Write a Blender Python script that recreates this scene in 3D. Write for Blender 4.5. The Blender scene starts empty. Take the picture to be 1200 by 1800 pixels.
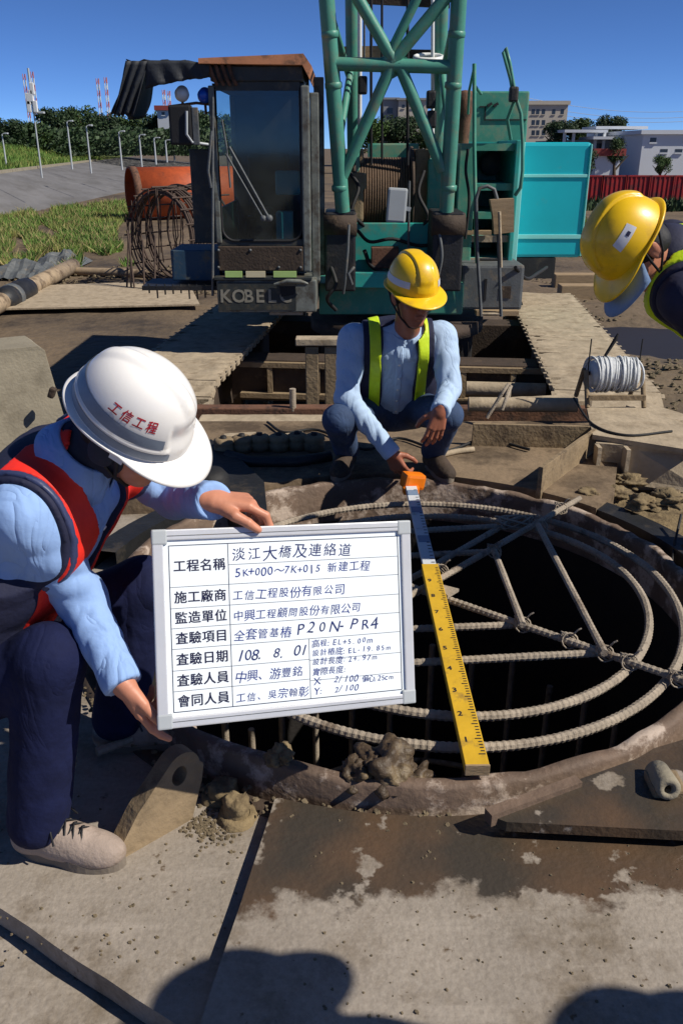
import bpy, bmesh, math, random
import numpy as np
from mathutils import Vector, Matrix, noise as mnoise

random.seed(7)
S = bpy.context.scene
COL = S.collection

# ------------------------------------------------------------------ camera, sky, sun, exposure
PITCH = math.radians(23.1)
EYE = Vector((0.0, 0.0, 1.6))
FPX = 1500.0
cam = bpy.data.objects.new('camera', bpy.data.cameras.new('camera'))
COL.objects.link(cam)
cam.location = EYE
cam.rotation_euler = (math.pi / 2 - PITCH, 0, 0)
cam.data.sensor_fit = 'VERTICAL'
cam.data.sensor_height = 36.0
cam.data.lens = 36.0 * FPX / 1800.0
cam.data.clip_start = 0.05
cam.data.clip_end = 6000
S.camera = cam

SUN_AZ = math.radians(SUNAZ_DEG := 107.0)      # clockwise from +Y
SUN_EL = math.radians(44.0)
to_sun = Vector((math.sin(SUN_AZ) * math.cos(SUN_EL), math.cos(SUN_AZ) * math.cos(SUN_EL), math.sin(SUN_EL)))
world = bpy.data.worlds.new('World')
S.world = world
world.use_nodes = True
wn = world.node_tree.nodes
wl = world.node_tree.links
sky = wn.new('ShaderNodeTexSky')
sky.sky_type = 'NISHITA'
sky.sun_disc = False
sky.sun_elevation = SUN_EL
sky.sun_rotation = SUN_AZ
sky.altitude = 6000
sky.air_density = 0.7
sky.dust_density = 0.5
sky.ozone_density = 10.0
wl.new(sky.outputs[0], wn['Background'].inputs[0])
wn['Background'].inputs[1].default_value = 0.11
sun = bpy.data.objects.new('sun', bpy.data.lights.new('sun', 'SUN'))
COL.objects.link(sun)
sun.data.energy = 4.8
sun.data.angle = math.radians(0.5)
sun.data.color = (1.0, 0.93, 0.82)
sun.location = (20, 5, 30)
sun.rotation_euler = to_sun.to_track_quat('Z', 'Y').to_euler()
S.view_settings.view_transform = 'Standard'
S.view_settings.look = 'None'
S.view_settings.exposure = 0.15
S.view_settings.gamma = 1.0
S.view_settings.use_curve_mapping = False


# ------------------------------------------------------------------ helpers
def U(u, v, Y):
    """world point seen at photograph pixel (u, v), at forward distance Y"""
    a = math.atan((v - 900) / FPX) + PITCH
    z = EYE.z - Y * math.tan(a)
    zc = Y * math.cos(PITCH) + (EYE.z - z) * math.sin(PITCH)
    return Vector(((u - 600) / FPX * zc, Y, z))


def G(u, v, z=0.0):
    """world point on the level z seen at pixel (u, v)"""
    a = math.atan((v - 900) / FPX) + PITCH
    return U(u, v, (EYE.z - z) / math.tan(a))


def c(r, g, b):
    f = lambda x: (x / 255 / 12.92) if x / 255 <= 0.04045 else ((x / 255 + 0.055) / 1.055) ** 2.4
    return (f(r), f(g), f(b), 1.0)


def spl(pts, n=6):
    """smooth curve through the points"""
    P = [Vector(q) for q in pts]; P = [P[0] * 2 - P[1]] + P + [P[-1] * 2 - P[-2]]
    out = []
    for i in range(1, len(P) - 2):
        for k in range(n):
            t = k / n
            out.append(0.5 * ((2 * P[i]) + (P[i + 1] - P[i - 1]) * t + (2 * P[i - 1] - 5 * P[i] + 4 * P[i + 1] - P[i + 2]) * t * t + (3 * P[i] - P[i - 1] - 3 * P[i + 1] + P[i + 2]) * t ** 3))
    return out + [P[-2]]


def wm(o):
    b = Matrix.LocRotScale(o.location, o.rotation_euler, o.scale)
    if o.parent:
        return wm(o.parent) @ o.matrix_parent_inverse @ b
    return b


def tag(o, label=None, cat=None, group=None, kind=None):
    if label: o['label'] = label
    if cat: o['category'] = cat
    if group: o['group'] = group
    if kind: o['kind'] = kind
    return o


def thing(name, label, cat, loc=(0, 0, 0), group=None, rz=0):
    o = bpy.data.objects.new(name, None)
    o.empty_display_size = 0.2
    COL.objects.link(o)
    o.location = loc
    o.rotation_euler = (0, 0, rz)
    return tag(o, label, cat, group)


def link(name, me, mat, parent=None, keep=True):
    o = bpy.data.objects.new(name, me)
    COL.objects.link(o)
    if mat is not None:
        me.materials.clear()
        me.materials.append(mat)
    if parent:
        o.parent = parent
        if keep:
            o.matrix_parent_inverse = wm(parent).inverted()
    return o


def dup(o, parent=None):
    n = o.copy()
    COL.objects.link(n)
    n.parent = parent
    for ch in list(o.children):
        dup(ch, n)
    return n


class MB:
    def __init__(self):
        self.v = []
        self.f = []
        self.sm = []

    def add(self, vs, fs, smooth=False):
        n = len(self.v)
        self.v += [tuple(p) for p in vs]
        self.f += [tuple(i + n for i in f) for f in fs]
        self.sm += [smooth] * len(fs)
        return self

    def box(self, cen, size, rot=None, bev=0.0):
        x, y, z = [s / 2 for s in size]
        if bev > 0:
            bm = bmesh.new()
            bmesh.ops.create_cube(bm, size=1.0)
            bmesh.ops.scale(bm, vec=size, verts=bm.verts)
            bmesh.ops.bevel(bm, geom=bm.edges[:], offset=bev, segments=2, affect='EDGES', profile=0.6)
            bm.verts.index_update()
            vs = [Vector(p.co) for p in bm.verts]
            fs = [[q.index for q in f.verts] for f in bm.faces]
            bm.free()
        else:
            vs = [Vector(p) for p in ((-x, -y, -z), (x, -y, -z), (x, y, -z), (-x, y, -z), (-x, -y, z), (x, -y, z), (x, y, z), (-x, y, z))]
            fs = [(0, 3, 2, 1), (4, 5, 6, 7), (0, 1, 5, 4), (1, 2, 6, 5), (2, 3, 7, 6), (3, 0, 4, 7)]
        if rot is not None:
            vs = [rot @ p for p in vs]
        return self.add([p + Vector(cen) for p in vs], fs)

    def bx(self, x0, x1, y0, y1, z0, z1, bev=0.0):
        return self.box(((x0 + x1) / 2, (y0 + y1) / 2, (z0 + z1) / 2), (abs(x1 - x0), abs(y1 - y0), abs(z1 - z0)), None, bev)

    def bar(self, a, b, w, h, up=(0, 0, 1), bev=0.0):
        a = Vector(a); b = Vector(b)
        d = (b - a); L = d.length
        x = d.normalized(); y = Vector(up).cross(x)
        if y.length < 1e-4: y = Vector((0, 1, 0)).cross(x)
        y.normalize(); z = x.cross(y)
        R = Matrix((x, y, z)).transposed()
        return self.box((a + b) / 2, (L, w, h), R, bev)

    def tube(self, pts, r, n=10, closed=False, caps=True, smooth=True):
        pts = [Vector(p) for p in pts]
        N = len(pts)
        rs = r if isinstance(r, (list, tuple)) else [r] * N
        tang = []
        for i in range(N):
            if closed:
                t = pts[(i + 1) % N] - pts[i - 1]
            else:
                t = pts[min(i + 1, N - 1)] - pts[max(i - 1, 0)]
            tang.append(t.normalized())
        up = Vector((0, 0, 1)) if abs(tang[0].z) < 0.9 else Vector((1, 0, 0))
        nrm = up - tang[0] * up.dot(tang[0]); nrm.normalize()
        vs = []
        for i in range(N):
            nrm = nrm - tang[i] * nrm.dot(tang[i])
            nrm.normalize()
            bn = tang[i].cross(nrm)
            for k in range(n):
                a = 2 * math.pi * k / n
                vs.append(pts[i] + (nrm * math.cos(a) + bn * math.sin(a)) * rs[i])
        fs = []
        for i in range(N if closed else N - 1):
            j = (i + 1) % N
            for k in range(n):
                l = (k + 1) % n
                fs.append((i * n + k, i * n + l, j * n + l, j * n + k))
        self.add(vs, fs, smooth)
        if caps and not closed:
            self.add(vs[:n], [tuple(range(n))[::-1]])
            self.add(vs[-n:], [tuple(range(n))])
        return self

    def cyl(self, a, b, r0, r1=None, n=16, smooth=True):
        return self.tube([a, b], [r0, r0 if r1 is None else r1], n, smooth=smooth)

    def prism(self, poly, off):
        """poly: list of 3d points, extruded by vector off"""
        off = Vector(off); n = len(poly)
        vs = [Vector(p) for p in poly] + [Vector(p) + off for p in poly]
        fs = [tuple(range(n))[::-1], tuple(range(n, 2 * n))]
        fs += [(i, (i + 1) % n, n + (i + 1) % n, n + i) for i in range(n)]
        return self.add(vs, fs)

    def lathe(self, prof, org, axis=(0, 0, 1), n=24, smooth=True):
        """prof: list of (r, h) along axis"""
        ax = Vector(axis).normalized()
        e = Vector((1, 0, 0)) if abs(ax.x) < 0.9 else Vector((0, 1, 0))
        e = (e - ax * e.dot(ax)).normalized()
        g = ax.cross(e)
        vs = []
        for r, h in prof:
            for k in range(n):
                a = 2 * math.pi * k / n
                vs.append(Vector(org) + ax * h + (e * math.cos(a) + g * math.sin(a)) * r)
        fs = []
        for i in range(len(prof) - 1):
            for k in range(n):
                l = (k + 1) % n
                fs.append((i * n + k, i * n + l, (i + 1) * n + l, (i + 1) * n + k))
        return self.add(vs, fs, smooth)

    def mesh(self, name):
        me = bpy.data.meshes.new(name)
        me.from_pydata(self.v, [], self.f)
        me.polygons.foreach_set('use_smooth', self.sm)
        bm = bmesh.new(); bm.from_mesh(me)
        bmesh.ops.recalc_face_normals(bm, faces=bm.faces)
        bm.to_mesh(me); bm.free()
        return me

    def build(self, name, mat, parent=None, keep=True):
        return link(name, self.mesh(name), mat, parent, keep)


# ------------------------------------------------------------------ procedural materials
MATS = {}


def mat(name, col, rough=0.7, metal=0.0, var=0.22, scale=5.0, bump=0.25, bscale=60.0, dirt=None, dscale=3.0, dlow=0.5, dhigh=0.62,
        drough=None, bdist=0.01, coat=0.0, spec=0.5, stretch=None, sheen=0.0, fold=0.0, fscale=7.0):
    m = bpy.data.materials.new(name)
    m.use_nodes = True
    nt = m.node_tree; N = nt.nodes; L = nt.links
    b = N['Principled BSDF']
    tc = N.new('ShaderNodeTexCoord')
    src = tc.outputs['Object']
    if stretch:
        mp = N.new('ShaderNodeMapping')
        mp.inputs['Scale'].default_value = stretch
        L.new(src, mp.inputs['Vector'])
        src = mp.outputs[0]
    n1 = N.new('ShaderNodeTexNoise'); n1.inputs['Scale'].default_value = scale; n1.inputs['Detail'].default_value = 6
    n1.inputs['Roughness'].default_value = 0.65
    L.new(src, n1.inputs['Vector'])
    cr = N.new('ShaderNodeValToRGB')
    cr.color_ramp.elements[0].position = 0.3; cr.color_ramp.elements[1].position = 0.7
    cr.color_ramp.elements[0].color = tuple(x * (1 - var) for x in col[:3]) + (1,)
    cr.color_ramp.elements[1].color = tuple(min(1, x * (1 + var)) for x in col[:3]) + (1,)
    L.new(n1.outputs['Fac'], cr.inputs['Fac'])
    out = cr.outputs['Color']
    b.inputs['Roughness'].default_value = rough
    if dirt:
        n2 = N.new('ShaderNodeTexNoise'); n2.inputs['Scale'].default_value = dscale; n2.inputs['Detail'].default_value = 8
        n2.inputs['Roughness'].default_value = 0.7
        L.new(src, n2.inputs['Vector'])
        r2 = N.new('ShaderNodeValToRGB')
        r2.color_ramp.elements[0].position = dlow; r2.color_ramp.elements[1].position = dhigh
        L.new(n2.outputs['Fac'], r2.inputs['Fac'])
        mx = N.new('ShaderNodeMix'); mx.data_type = 'RGBA'
        L.new(r2.outputs['Color'], mx.inputs['Factor'])
        L.new(out, mx.inputs['A']); mx.inputs['B'].default_value = dirt
        out = mx.outputs['Result']
        if drough is not None:
            mr = N.new('ShaderNodeMix'); mr.data_type = 'FLOAT'
            L.new(r2.outputs['Color'], mr.inputs['Factor'])
            mr.inputs['A'].default_value = rough; mr.inputs['B'].default_value = drough
            L.new(mr.outputs['Result'], b.inputs['Roughness'])
    L.new(out, b.inputs['Base Color'])
    b.inputs['Metallic'].default_value = metal
    b.inputs['Specular IOR Level'].default_value = spec
    if coat: b.inputs['Coat Weight'].default_value = coat; b.inputs['Coat Roughness'].default_value = 0.15
    if sheen: b.inputs['Sheen Weight'].default_value = sheen
    if bump > 0:
        n3 = N.new('ShaderNodeTexNoise'); n3.inputs['Scale'].default_value = bscale; n3.inputs['Detail'].default_value = 5
        L.new(src, n3.inputs['Vector'])
        bp = N.new('ShaderNodeBump'); bp.inputs['Strength'].default_value = bump; bp.inputs['Distance'].default_value = bdist
        L.new(n3.outputs['Fac'], bp.inputs['Height'])
        L.new(bp.outputs[0], b.inputs['Normal'])
        if fold:
            n5 = N.new('ShaderNodeTexNoise'); n5.inputs['Scale'].default_value = fscale; n5.inputs['Detail'].default_value = 2.5; n5.inputs['Distortion'].default_value = 1.2
            fm = N.new('ShaderNodeMapping'); fm.inputs['Scale'].default_value = (1.7, 1.7, 0.5); fm.inputs['Rotation'].default_value = (0.5, 0.45, 0.3)
            L.new(tc.outputs['Object'], fm.inputs['Vector']); L.new(fm.outputs[0], n5.inputs['Vector'])
            m1 = N.new('ShaderNodeMath'); m1.operation = 'SUBTRACT'; m1.inputs[1].default_value = 0.5; L.new(n5.outputs['Fac'], m1.inputs[0])
            m2 = N.new('ShaderNodeMath'); m2.operation = 'ABSOLUTE'; L.new(m1.outputs[0], m2.inputs[0])
            m3 = N.new('ShaderNodeMath'); m3.operation = 'POWER'; m3.inputs[1].default_value = 0.5; L.new(m2.outputs[0], m3.inputs[0])
            b2 = N.new('ShaderNodeBump'); b2.inputs['Strength'].default_value = fold; b2.inputs['Distance'].default_value = 0.035
            L.new(m3.outputs[0], b2.inputs['Height']); L.new(bp.outputs[0], b2.inputs['Normal'])
            L.new(b2.outputs[0], b.inputs['Normal'])
    MATS[name] = m
    return m


MUD = c(128, 112, 90)
MUDD = c(92, 78, 60)
mat('teal', c(46, 158, 148), 0.45, var=0.16, scale=3, dirt=c(128, 126, 102), dscale=4, dlow=0.5, dhigh=0.75, bump=0.08)
mat('teal_dusty', c(64, 142, 120), 0.55, var=0.2, scale=4, dirt=c(140, 132, 104), dscale=4, dlow=0.48, dhigh=0.75, bump=0.1)
mat('boom_paint', c(72, 138, 120), 0.45, var=0.18, scale=4, dirt=c(118, 122, 102), dscale=5, dlow=0.5, dhigh=0.72, bump=0.1)
mat('panel_blue', c(24, 178, 192), 0.4, var=0.05, scale=2, bump=0.02, dirt=c(110, 165, 150), dscale=3, dlow=0.62, dhigh=0.95)
mat('panel_line', c(140, 215, 210), 0.45, var=0.06, bump=0.0)
mat('cab_grey', c(108, 112, 106), 0.55, var=0.3, scale=9, dirt=c(70, 62, 52), dscale=7, dlow=0.48, dhigh=0.64, bump=0.15)
mat('cab_dark', c(48, 52, 50), 0.5, var=0.3, scale=8, dirt=c(98, 88, 68), dscale=6, dlow=0.52, dhigh=0.74, bump=0.15)
mat('cab_roof', c(196, 132, 92), 0.6, var=0.15, dirt=c(128, 92, 66), dscale=8, bump=0.1)
mat('interior', c(52, 68, 82), 0.7, var=0.3, bump=0.0)
mat('mud_steel', c(132, 114, 88), 0.85, var=0.25, scale=7, dirt=c(72, 60, 48), dscale=9, dlow=0.55, dhigh=0.72, bump=0.5, bscale=45)
mat('mud_dark', c(62, 50, 40), 0.85, var=0.35, scale=7, dirt=c(120, 100, 76), dscale=5, dlow=0.58, dhigh=0.74, bump=0.5, bscale=45)
mat('track_mud', c(164, 149, 126), 0.9, var=0.22, scale=9, dirt=c(122, 106, 84), dscale=6, dlow=0.5, dhigh=0.75, bump=0.55, bscale=30)
mat('black_steel', c(30, 31, 33), 0.55, var=0.4, scale=8, dirt=c(88, 78, 64), dscale=5, dlow=0.56, dhigh=0.8, bump=0.3, bscale=50)
mat('tank_grey', c(86, 90, 92), 0.6, var=0.25, scale=9, dirt=c(128, 114, 92), dscale=6, dlow=0.55, dhigh=0.75, bump=0.25)
mat('rope', c(96, 76, 58), 0.8, var=0.25, scale=30, bump=0.4, bscale=150)
mat('rubber', c(22, 22, 24), 0.7, var=0.3, bump=0.2)
mat('tarp', c(36, 40, 46), 0.7, var=0.3, scale=6, bump=0.3, bscale=30)
mat('cage_dark', c(74, 60, 52), 0.85, var=0.3, scale=9, bump=0.3)
mat('rust', c(104, 72, 54), 0.85, var=0.3, scale=9, dirt=c(60, 44, 36), dscale=7, bump=0.4)
mat('casing_steel', c(104, 86, 72), 0.75, var=0.3, scale=8, dirt=c(172, 156, 142), dscale=5, dlow=0.5, dhigh=0.58, bump=0.5, bscale=40)
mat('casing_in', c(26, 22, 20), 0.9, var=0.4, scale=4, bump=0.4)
mat('rebar', c(152, 140, 124), 0.8, var=0.25, scale=14, dirt=c(84, 66, 50), dscale=9, dlow=0.56, dhigh=0.7, bump=0.4, bscale=120)
mat('orange_pipe', c(172, 76, 34), 0.6, var=0.2, dirt=c(96, 58, 40), dscale=2, dlow=0.55, dhigh=0.8, bump=0.1)
mat('concrete', c(140, 132, 114), 0.9, var=0.16, scale=5, dirt=c(104, 96, 80), dscale=3.5, dlow=0.52, dhigh=0.75, bump=0.35, bscale=60)
mat('revetment', c(104, 103, 104), 0.9, var=0.2, scale=0.7, dirt=c(84, 82, 80), dscale=0.8, dlow=0.45, dhigh=0.7, bump=0.2, bscale=10, stretch=(1, 0.35, 1))
mat('wood', c(150, 128, 98), 0.85, var=0.25, scale=6, bump=0.3, stretch=(1, 6, 6))
mat('pipe_beige', c(150, 132, 108), 0.7, var=0.2, dirt=c(96, 80, 62), bump=0.2)
mat('white_plastic', c(226, 228, 226), 0.35, var=0.04, bump=0.0, coat=0.3)
mat('alu', c(206, 208, 212), 0.4, metal=0.25, var=0.06, bump=0.03)
mat('board_white', c(240, 248, 252), 0.28, var=0.02, scale=2, bump=0.0)
mat('ink_navy', c(18, 22, 62), 0.6, var=0.05, bump=0)
mat('ink_blue', c(24, 50, 130), 0.6, var=0.3, scale=60, bump=0)
mat('ink_marker', c(26, 44, 104), 0.6, var=0.3, scale=60, bump=0)
mat('ink_black', c(20, 26, 40), 0.6, var=0.3, scale=60, bump=0)
mat('grid_line', c(34, 44, 70), 0.6, var=0.1, bump=0)
mat('helmet_white', c(232, 230, 226), 0.28, var=0.03, scale=12, bump=0.02, coat=0.3, dirt=c(188, 178, 160), dscale=8, dlow=0.56, dhigh=0.8, drough=0.5)
mat('helmet_yellow', c(236, 190, 14), 0.38, var=0.07, scale=10, bump=0.06, bscale=90, bdist=0.002, coat=0.25, dirt=c(176, 134, 34), dscale=9, dlow=0.52, dhigh=0.78, drough=0.6)
mat('tape_grey', c(122, 134, 150), 0.4, var=0.08, scale=40, bump=0.05)
mat('tape_navy', c(54, 62, 96), 0.45, var=0.15, scale=40, bump=0.1)
mat('tape_white', c(206, 208, 214), 0.4, var=0.08, scale=30, bump=0.03)
mat('red_ink', c(176, 20, 40), 0.5, var=0.08, bump=0)
mat('strap', c(18, 18, 22), 0.6, var=0.2, bump=0.1)
mat('shirt_blue', c(140, 172, 220), 0.85, var=0.06, scale=6, bump=0.25, bscale=26, bdist=0.012, fold=0.34, fscale=5)
mat('shirt_pale', c(168, 192, 220), 0.85, var=0.08, scale=7, bump=0.2, bscale=26, bdist=0.012, fold=0.30, fscale=5)
mat('vest_navy', c(24, 28, 56), 0.8, var=0.2, scale=20, bump=0.2, bscale=60)
mat('vest_red', c(232, 42, 26), 0.65, var=0.08, scale=20, bump=0.15, bscale=60)
mat('hi_vis', c(196, 224, 30), 0.55, var=0.1, scale=24, bump=0.15, bscale=80)
mat('jeans', c(20, 26, 58), 0.85, var=0.25, scale=14, bump=0.35, bscale=30, bdist=0.012, spec=0.2, fold=0.2, fscale=5)
mat('jeans_mid', c(46, 66, 98), 0.85, var=0.3, scale=8, dirt=c(112, 122, 132), dscale=5, dlow=0.6, dhigh=0.8, bump=0.25, bscale=30, bdist=0.012, fold=0.2, fscale=5)
mat('skin', c(196, 132, 104), 0.5, var=0.1, scale=22, bump=0.12, bscale=120, bdist=0.003)
mat('skin_tan', c(158, 98, 74), 0.5, var=0.12, scale=22, bump=0.12, bscale=120, bdist=0.003)
mat('hair', c(16, 14, 14), 0.6, var=0.3, scale=60, bump=0.3, bscale=160, bdist=0.003)
mat('neck_shade_mat', c(30, 36, 54), 0.85, var=0.15, scale=12, bump=0.3, bscale=30)  # dark tone for a neck and collar lying in shade
mat('crumb', c(104, 92, 72), 0.95, var=0.35, scale=30, bump=0.4, bscale=80)
mat('deck_mud', c(124, 106, 84), 0.85, var=0.22, scale=3, dirt=c(80, 66, 50), dscale=2.6, dlow=0.45, dhigh=0.6, bump=0.6, bscale=30, bdist=0.01)
mat('box_blue', c(36, 66, 88), 0.6, var=0.2, dirt=c(84, 82, 70), dscale=5, bump=0.1)
mat('eye_white', c(210, 204, 196), 0.3, var=0.02, bump=0)
mat('eye_dark', c(20, 14, 12), 0.2, var=0.02, bump=0)
mat('cap_blue', c(110, 138, 176), 0.8, var=0.1, bump=0.15)
mat('shoe_grey', c(158, 142, 130), 0.85, var=0.14, scale=12, dirt=c(120, 104, 88), dscale=10, dlow=0.5, dhigh=0.7, bump=0.3, bscale=90)
mat('sole', c(120, 110, 98), 0.85, var=0.2, bump=0.2)
mat('staff_yellow', c(208, 166, 40), 0.5, var=0.12, scale=9, dirt=c(146, 116, 58), dscale=14, dlow=0.56, dhigh=0.72, bump=0.1)
mat('staff_white', c(206, 210, 214), 0.45, var=0.08, scale=10, dirt=c(140, 138, 130), dscale=12, dlow=0.58, dhigh=0.74, bump=0.05)
mat('staff_blue', c(112, 136, 162), 0.5, var=0.1, bump=0.05)
mat('orange_plastic', c(232, 122, 20), 0.4, var=0.08, bump=0.05)
mat('leaf', c(52, 76, 30), 0.7, var=0.5, scale=0.6, bump=0)
mat('leaf_b', c(66, 92, 38), 0.7, var=0.45, scale=0.6, bump=0)
mat('leaf_c', c(40, 62, 30), 0.7, var=0.45, scale=0.6, bump=0)
mat('bark', c(84, 70, 56), 0.9, var=0.3, bump=0.4)
mat('grass_mat', c(88, 120, 46), 0.8, var=0.45, scale=0.8, bump=0, dirt=c(142, 138, 74), dscale=0.7, dlow=0.48, dhigh=0.66)
mat('grass_dry', c(150, 136, 92), 0.85, var=0.3, scale=1.5, bump=0)
mat('grass_soil', c(92, 104, 46), 0.95, var=0.4, scale=0.5, bump=0.4, bscale=5)
mat('building_beige', c(186, 178, 164), 0.9, var=0.06, scale=0.2, bump=0)
mat('building_grey', c(140, 142, 144), 0.9, var=0.06, scale=0.2, bump=0)
mat('building_white', c(206, 210, 214), 0.8, var=0.05, scale=0.2, bump=0)
mat('window_dark', c(52, 60, 70), 0.2, var=0.1, bump=0)
mat('roof_red', c(150, 66, 60), 0.8, var=0.1, bump=0)
mat('barrier_red', c(168, 36, 34), 0.6, var=0.12, scale=1.5, dirt=c(120, 50, 44), dscale=2, bump=0)
mat('lamp_grey', c(172, 178, 182), 0.5, var=0.05, bump=0)
mat('mast_red', c(196, 120, 116), 0.6, var=0.05, bump=0)
mat('blue_tarp', c(40, 70, 140), 0.6, var=0.2, bump=0.2, bscale=12)
mat('mud_clod', c(122, 106, 78), 0.95, var=0.3, scale=20, dirt=c(84, 70, 50), dscale=14, bump=0.8, bscale=50)
mat('mud_wet', c(74, 60, 44), 0.6, var=0.3, scale=16, dirt=c(112, 96, 70), dscale=9, bump=0.8, bscale=45)
mat('wire_white', c(196, 200, 202), 0.6, metal=0.0, var=0.15, scale=40, bump=0.2)
mat('sticker_green', c(170, 200, 120), 0.5, var=0.1, bump=0)
mat('sticker_cream', c(206, 196, 160), 0.5, var=0.1, bump=0)
mat('letter', c(136, 132, 118), 0.6, var=0.2, scale=20, bump=0)
mat('lamp_blue', c(30, 90, 200), 0.2, var=0.1, bump=0)
mat('interior_teal', c(60, 160, 165), 0.5, var=0.1, bump=0)


def glass_mat():
    m = bpy.data.materials.new('cab_glass')
    m.use_nodes = True
    N = m.node_tree.nodes; L = m.node_tree.links
    N.clear()
    o = N.new('ShaderNodeOutputMaterial')
    tr = N.new('ShaderNodeBsdfTransparent'); tr.inputs[0].default_value = (0.74, 0.84, 0.86, 1)
    gl = N.new('ShaderNodeBsdfGlossy'); gl.inputs['Roughness'].default_value = 0.06; gl.inputs[0].default_value = (0.8, 0.9, 1, 1)
    df = N.new('ShaderNodeBsdfDiffuse'); df.inputs[0].default_value = c(120, 128, 118)
    fr = N.new('ShaderNodeFresnel'); fr.inputs[0].default_value = 1.5
    mx = N.new('ShaderNodeMixShader'); mx2 = N.new('ShaderNodeMixShader')
    L.new(fr.outputs[0], mx.inputs[0]); L.new(tr.outputs[0], mx.inputs[1]); L.new(gl.outputs[0], mx.inputs[2])
    tc = N.new('ShaderNodeTexCoord'); ns = N.new('ShaderNodeTexNoise'); ns.inputs['Scale'].default_value = 4; ns.inputs['Detail'].default_value = 8
    L.new(tc.outputs['Object'], ns.inputs['Vector'])
    cr = N.new('ShaderNodeValToRGB')
    cr.color_ramp.elements[0].position = 0.45; cr.color_ramp.elements[1].position = 0.9
    cr.color_ramp.elements[0].color = (0.03, 0.03, 0.03, 1); cr.color_ramp.elements[1].color = (0.2, 0.2, 0.2, 1)
    L.new(ns.outputs['Fac'], cr.inputs[0])
    L.new(cr.outputs[0], mx2.inputs[0]); L.new(mx.outputs[0], mx2.inputs[1]); L.new(df.outputs[0], mx2.inputs[2])
    L.new(mx2.outputs[0], o.inputs[0])
    MATS['cab_glass'] = m


glass_mat()


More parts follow.
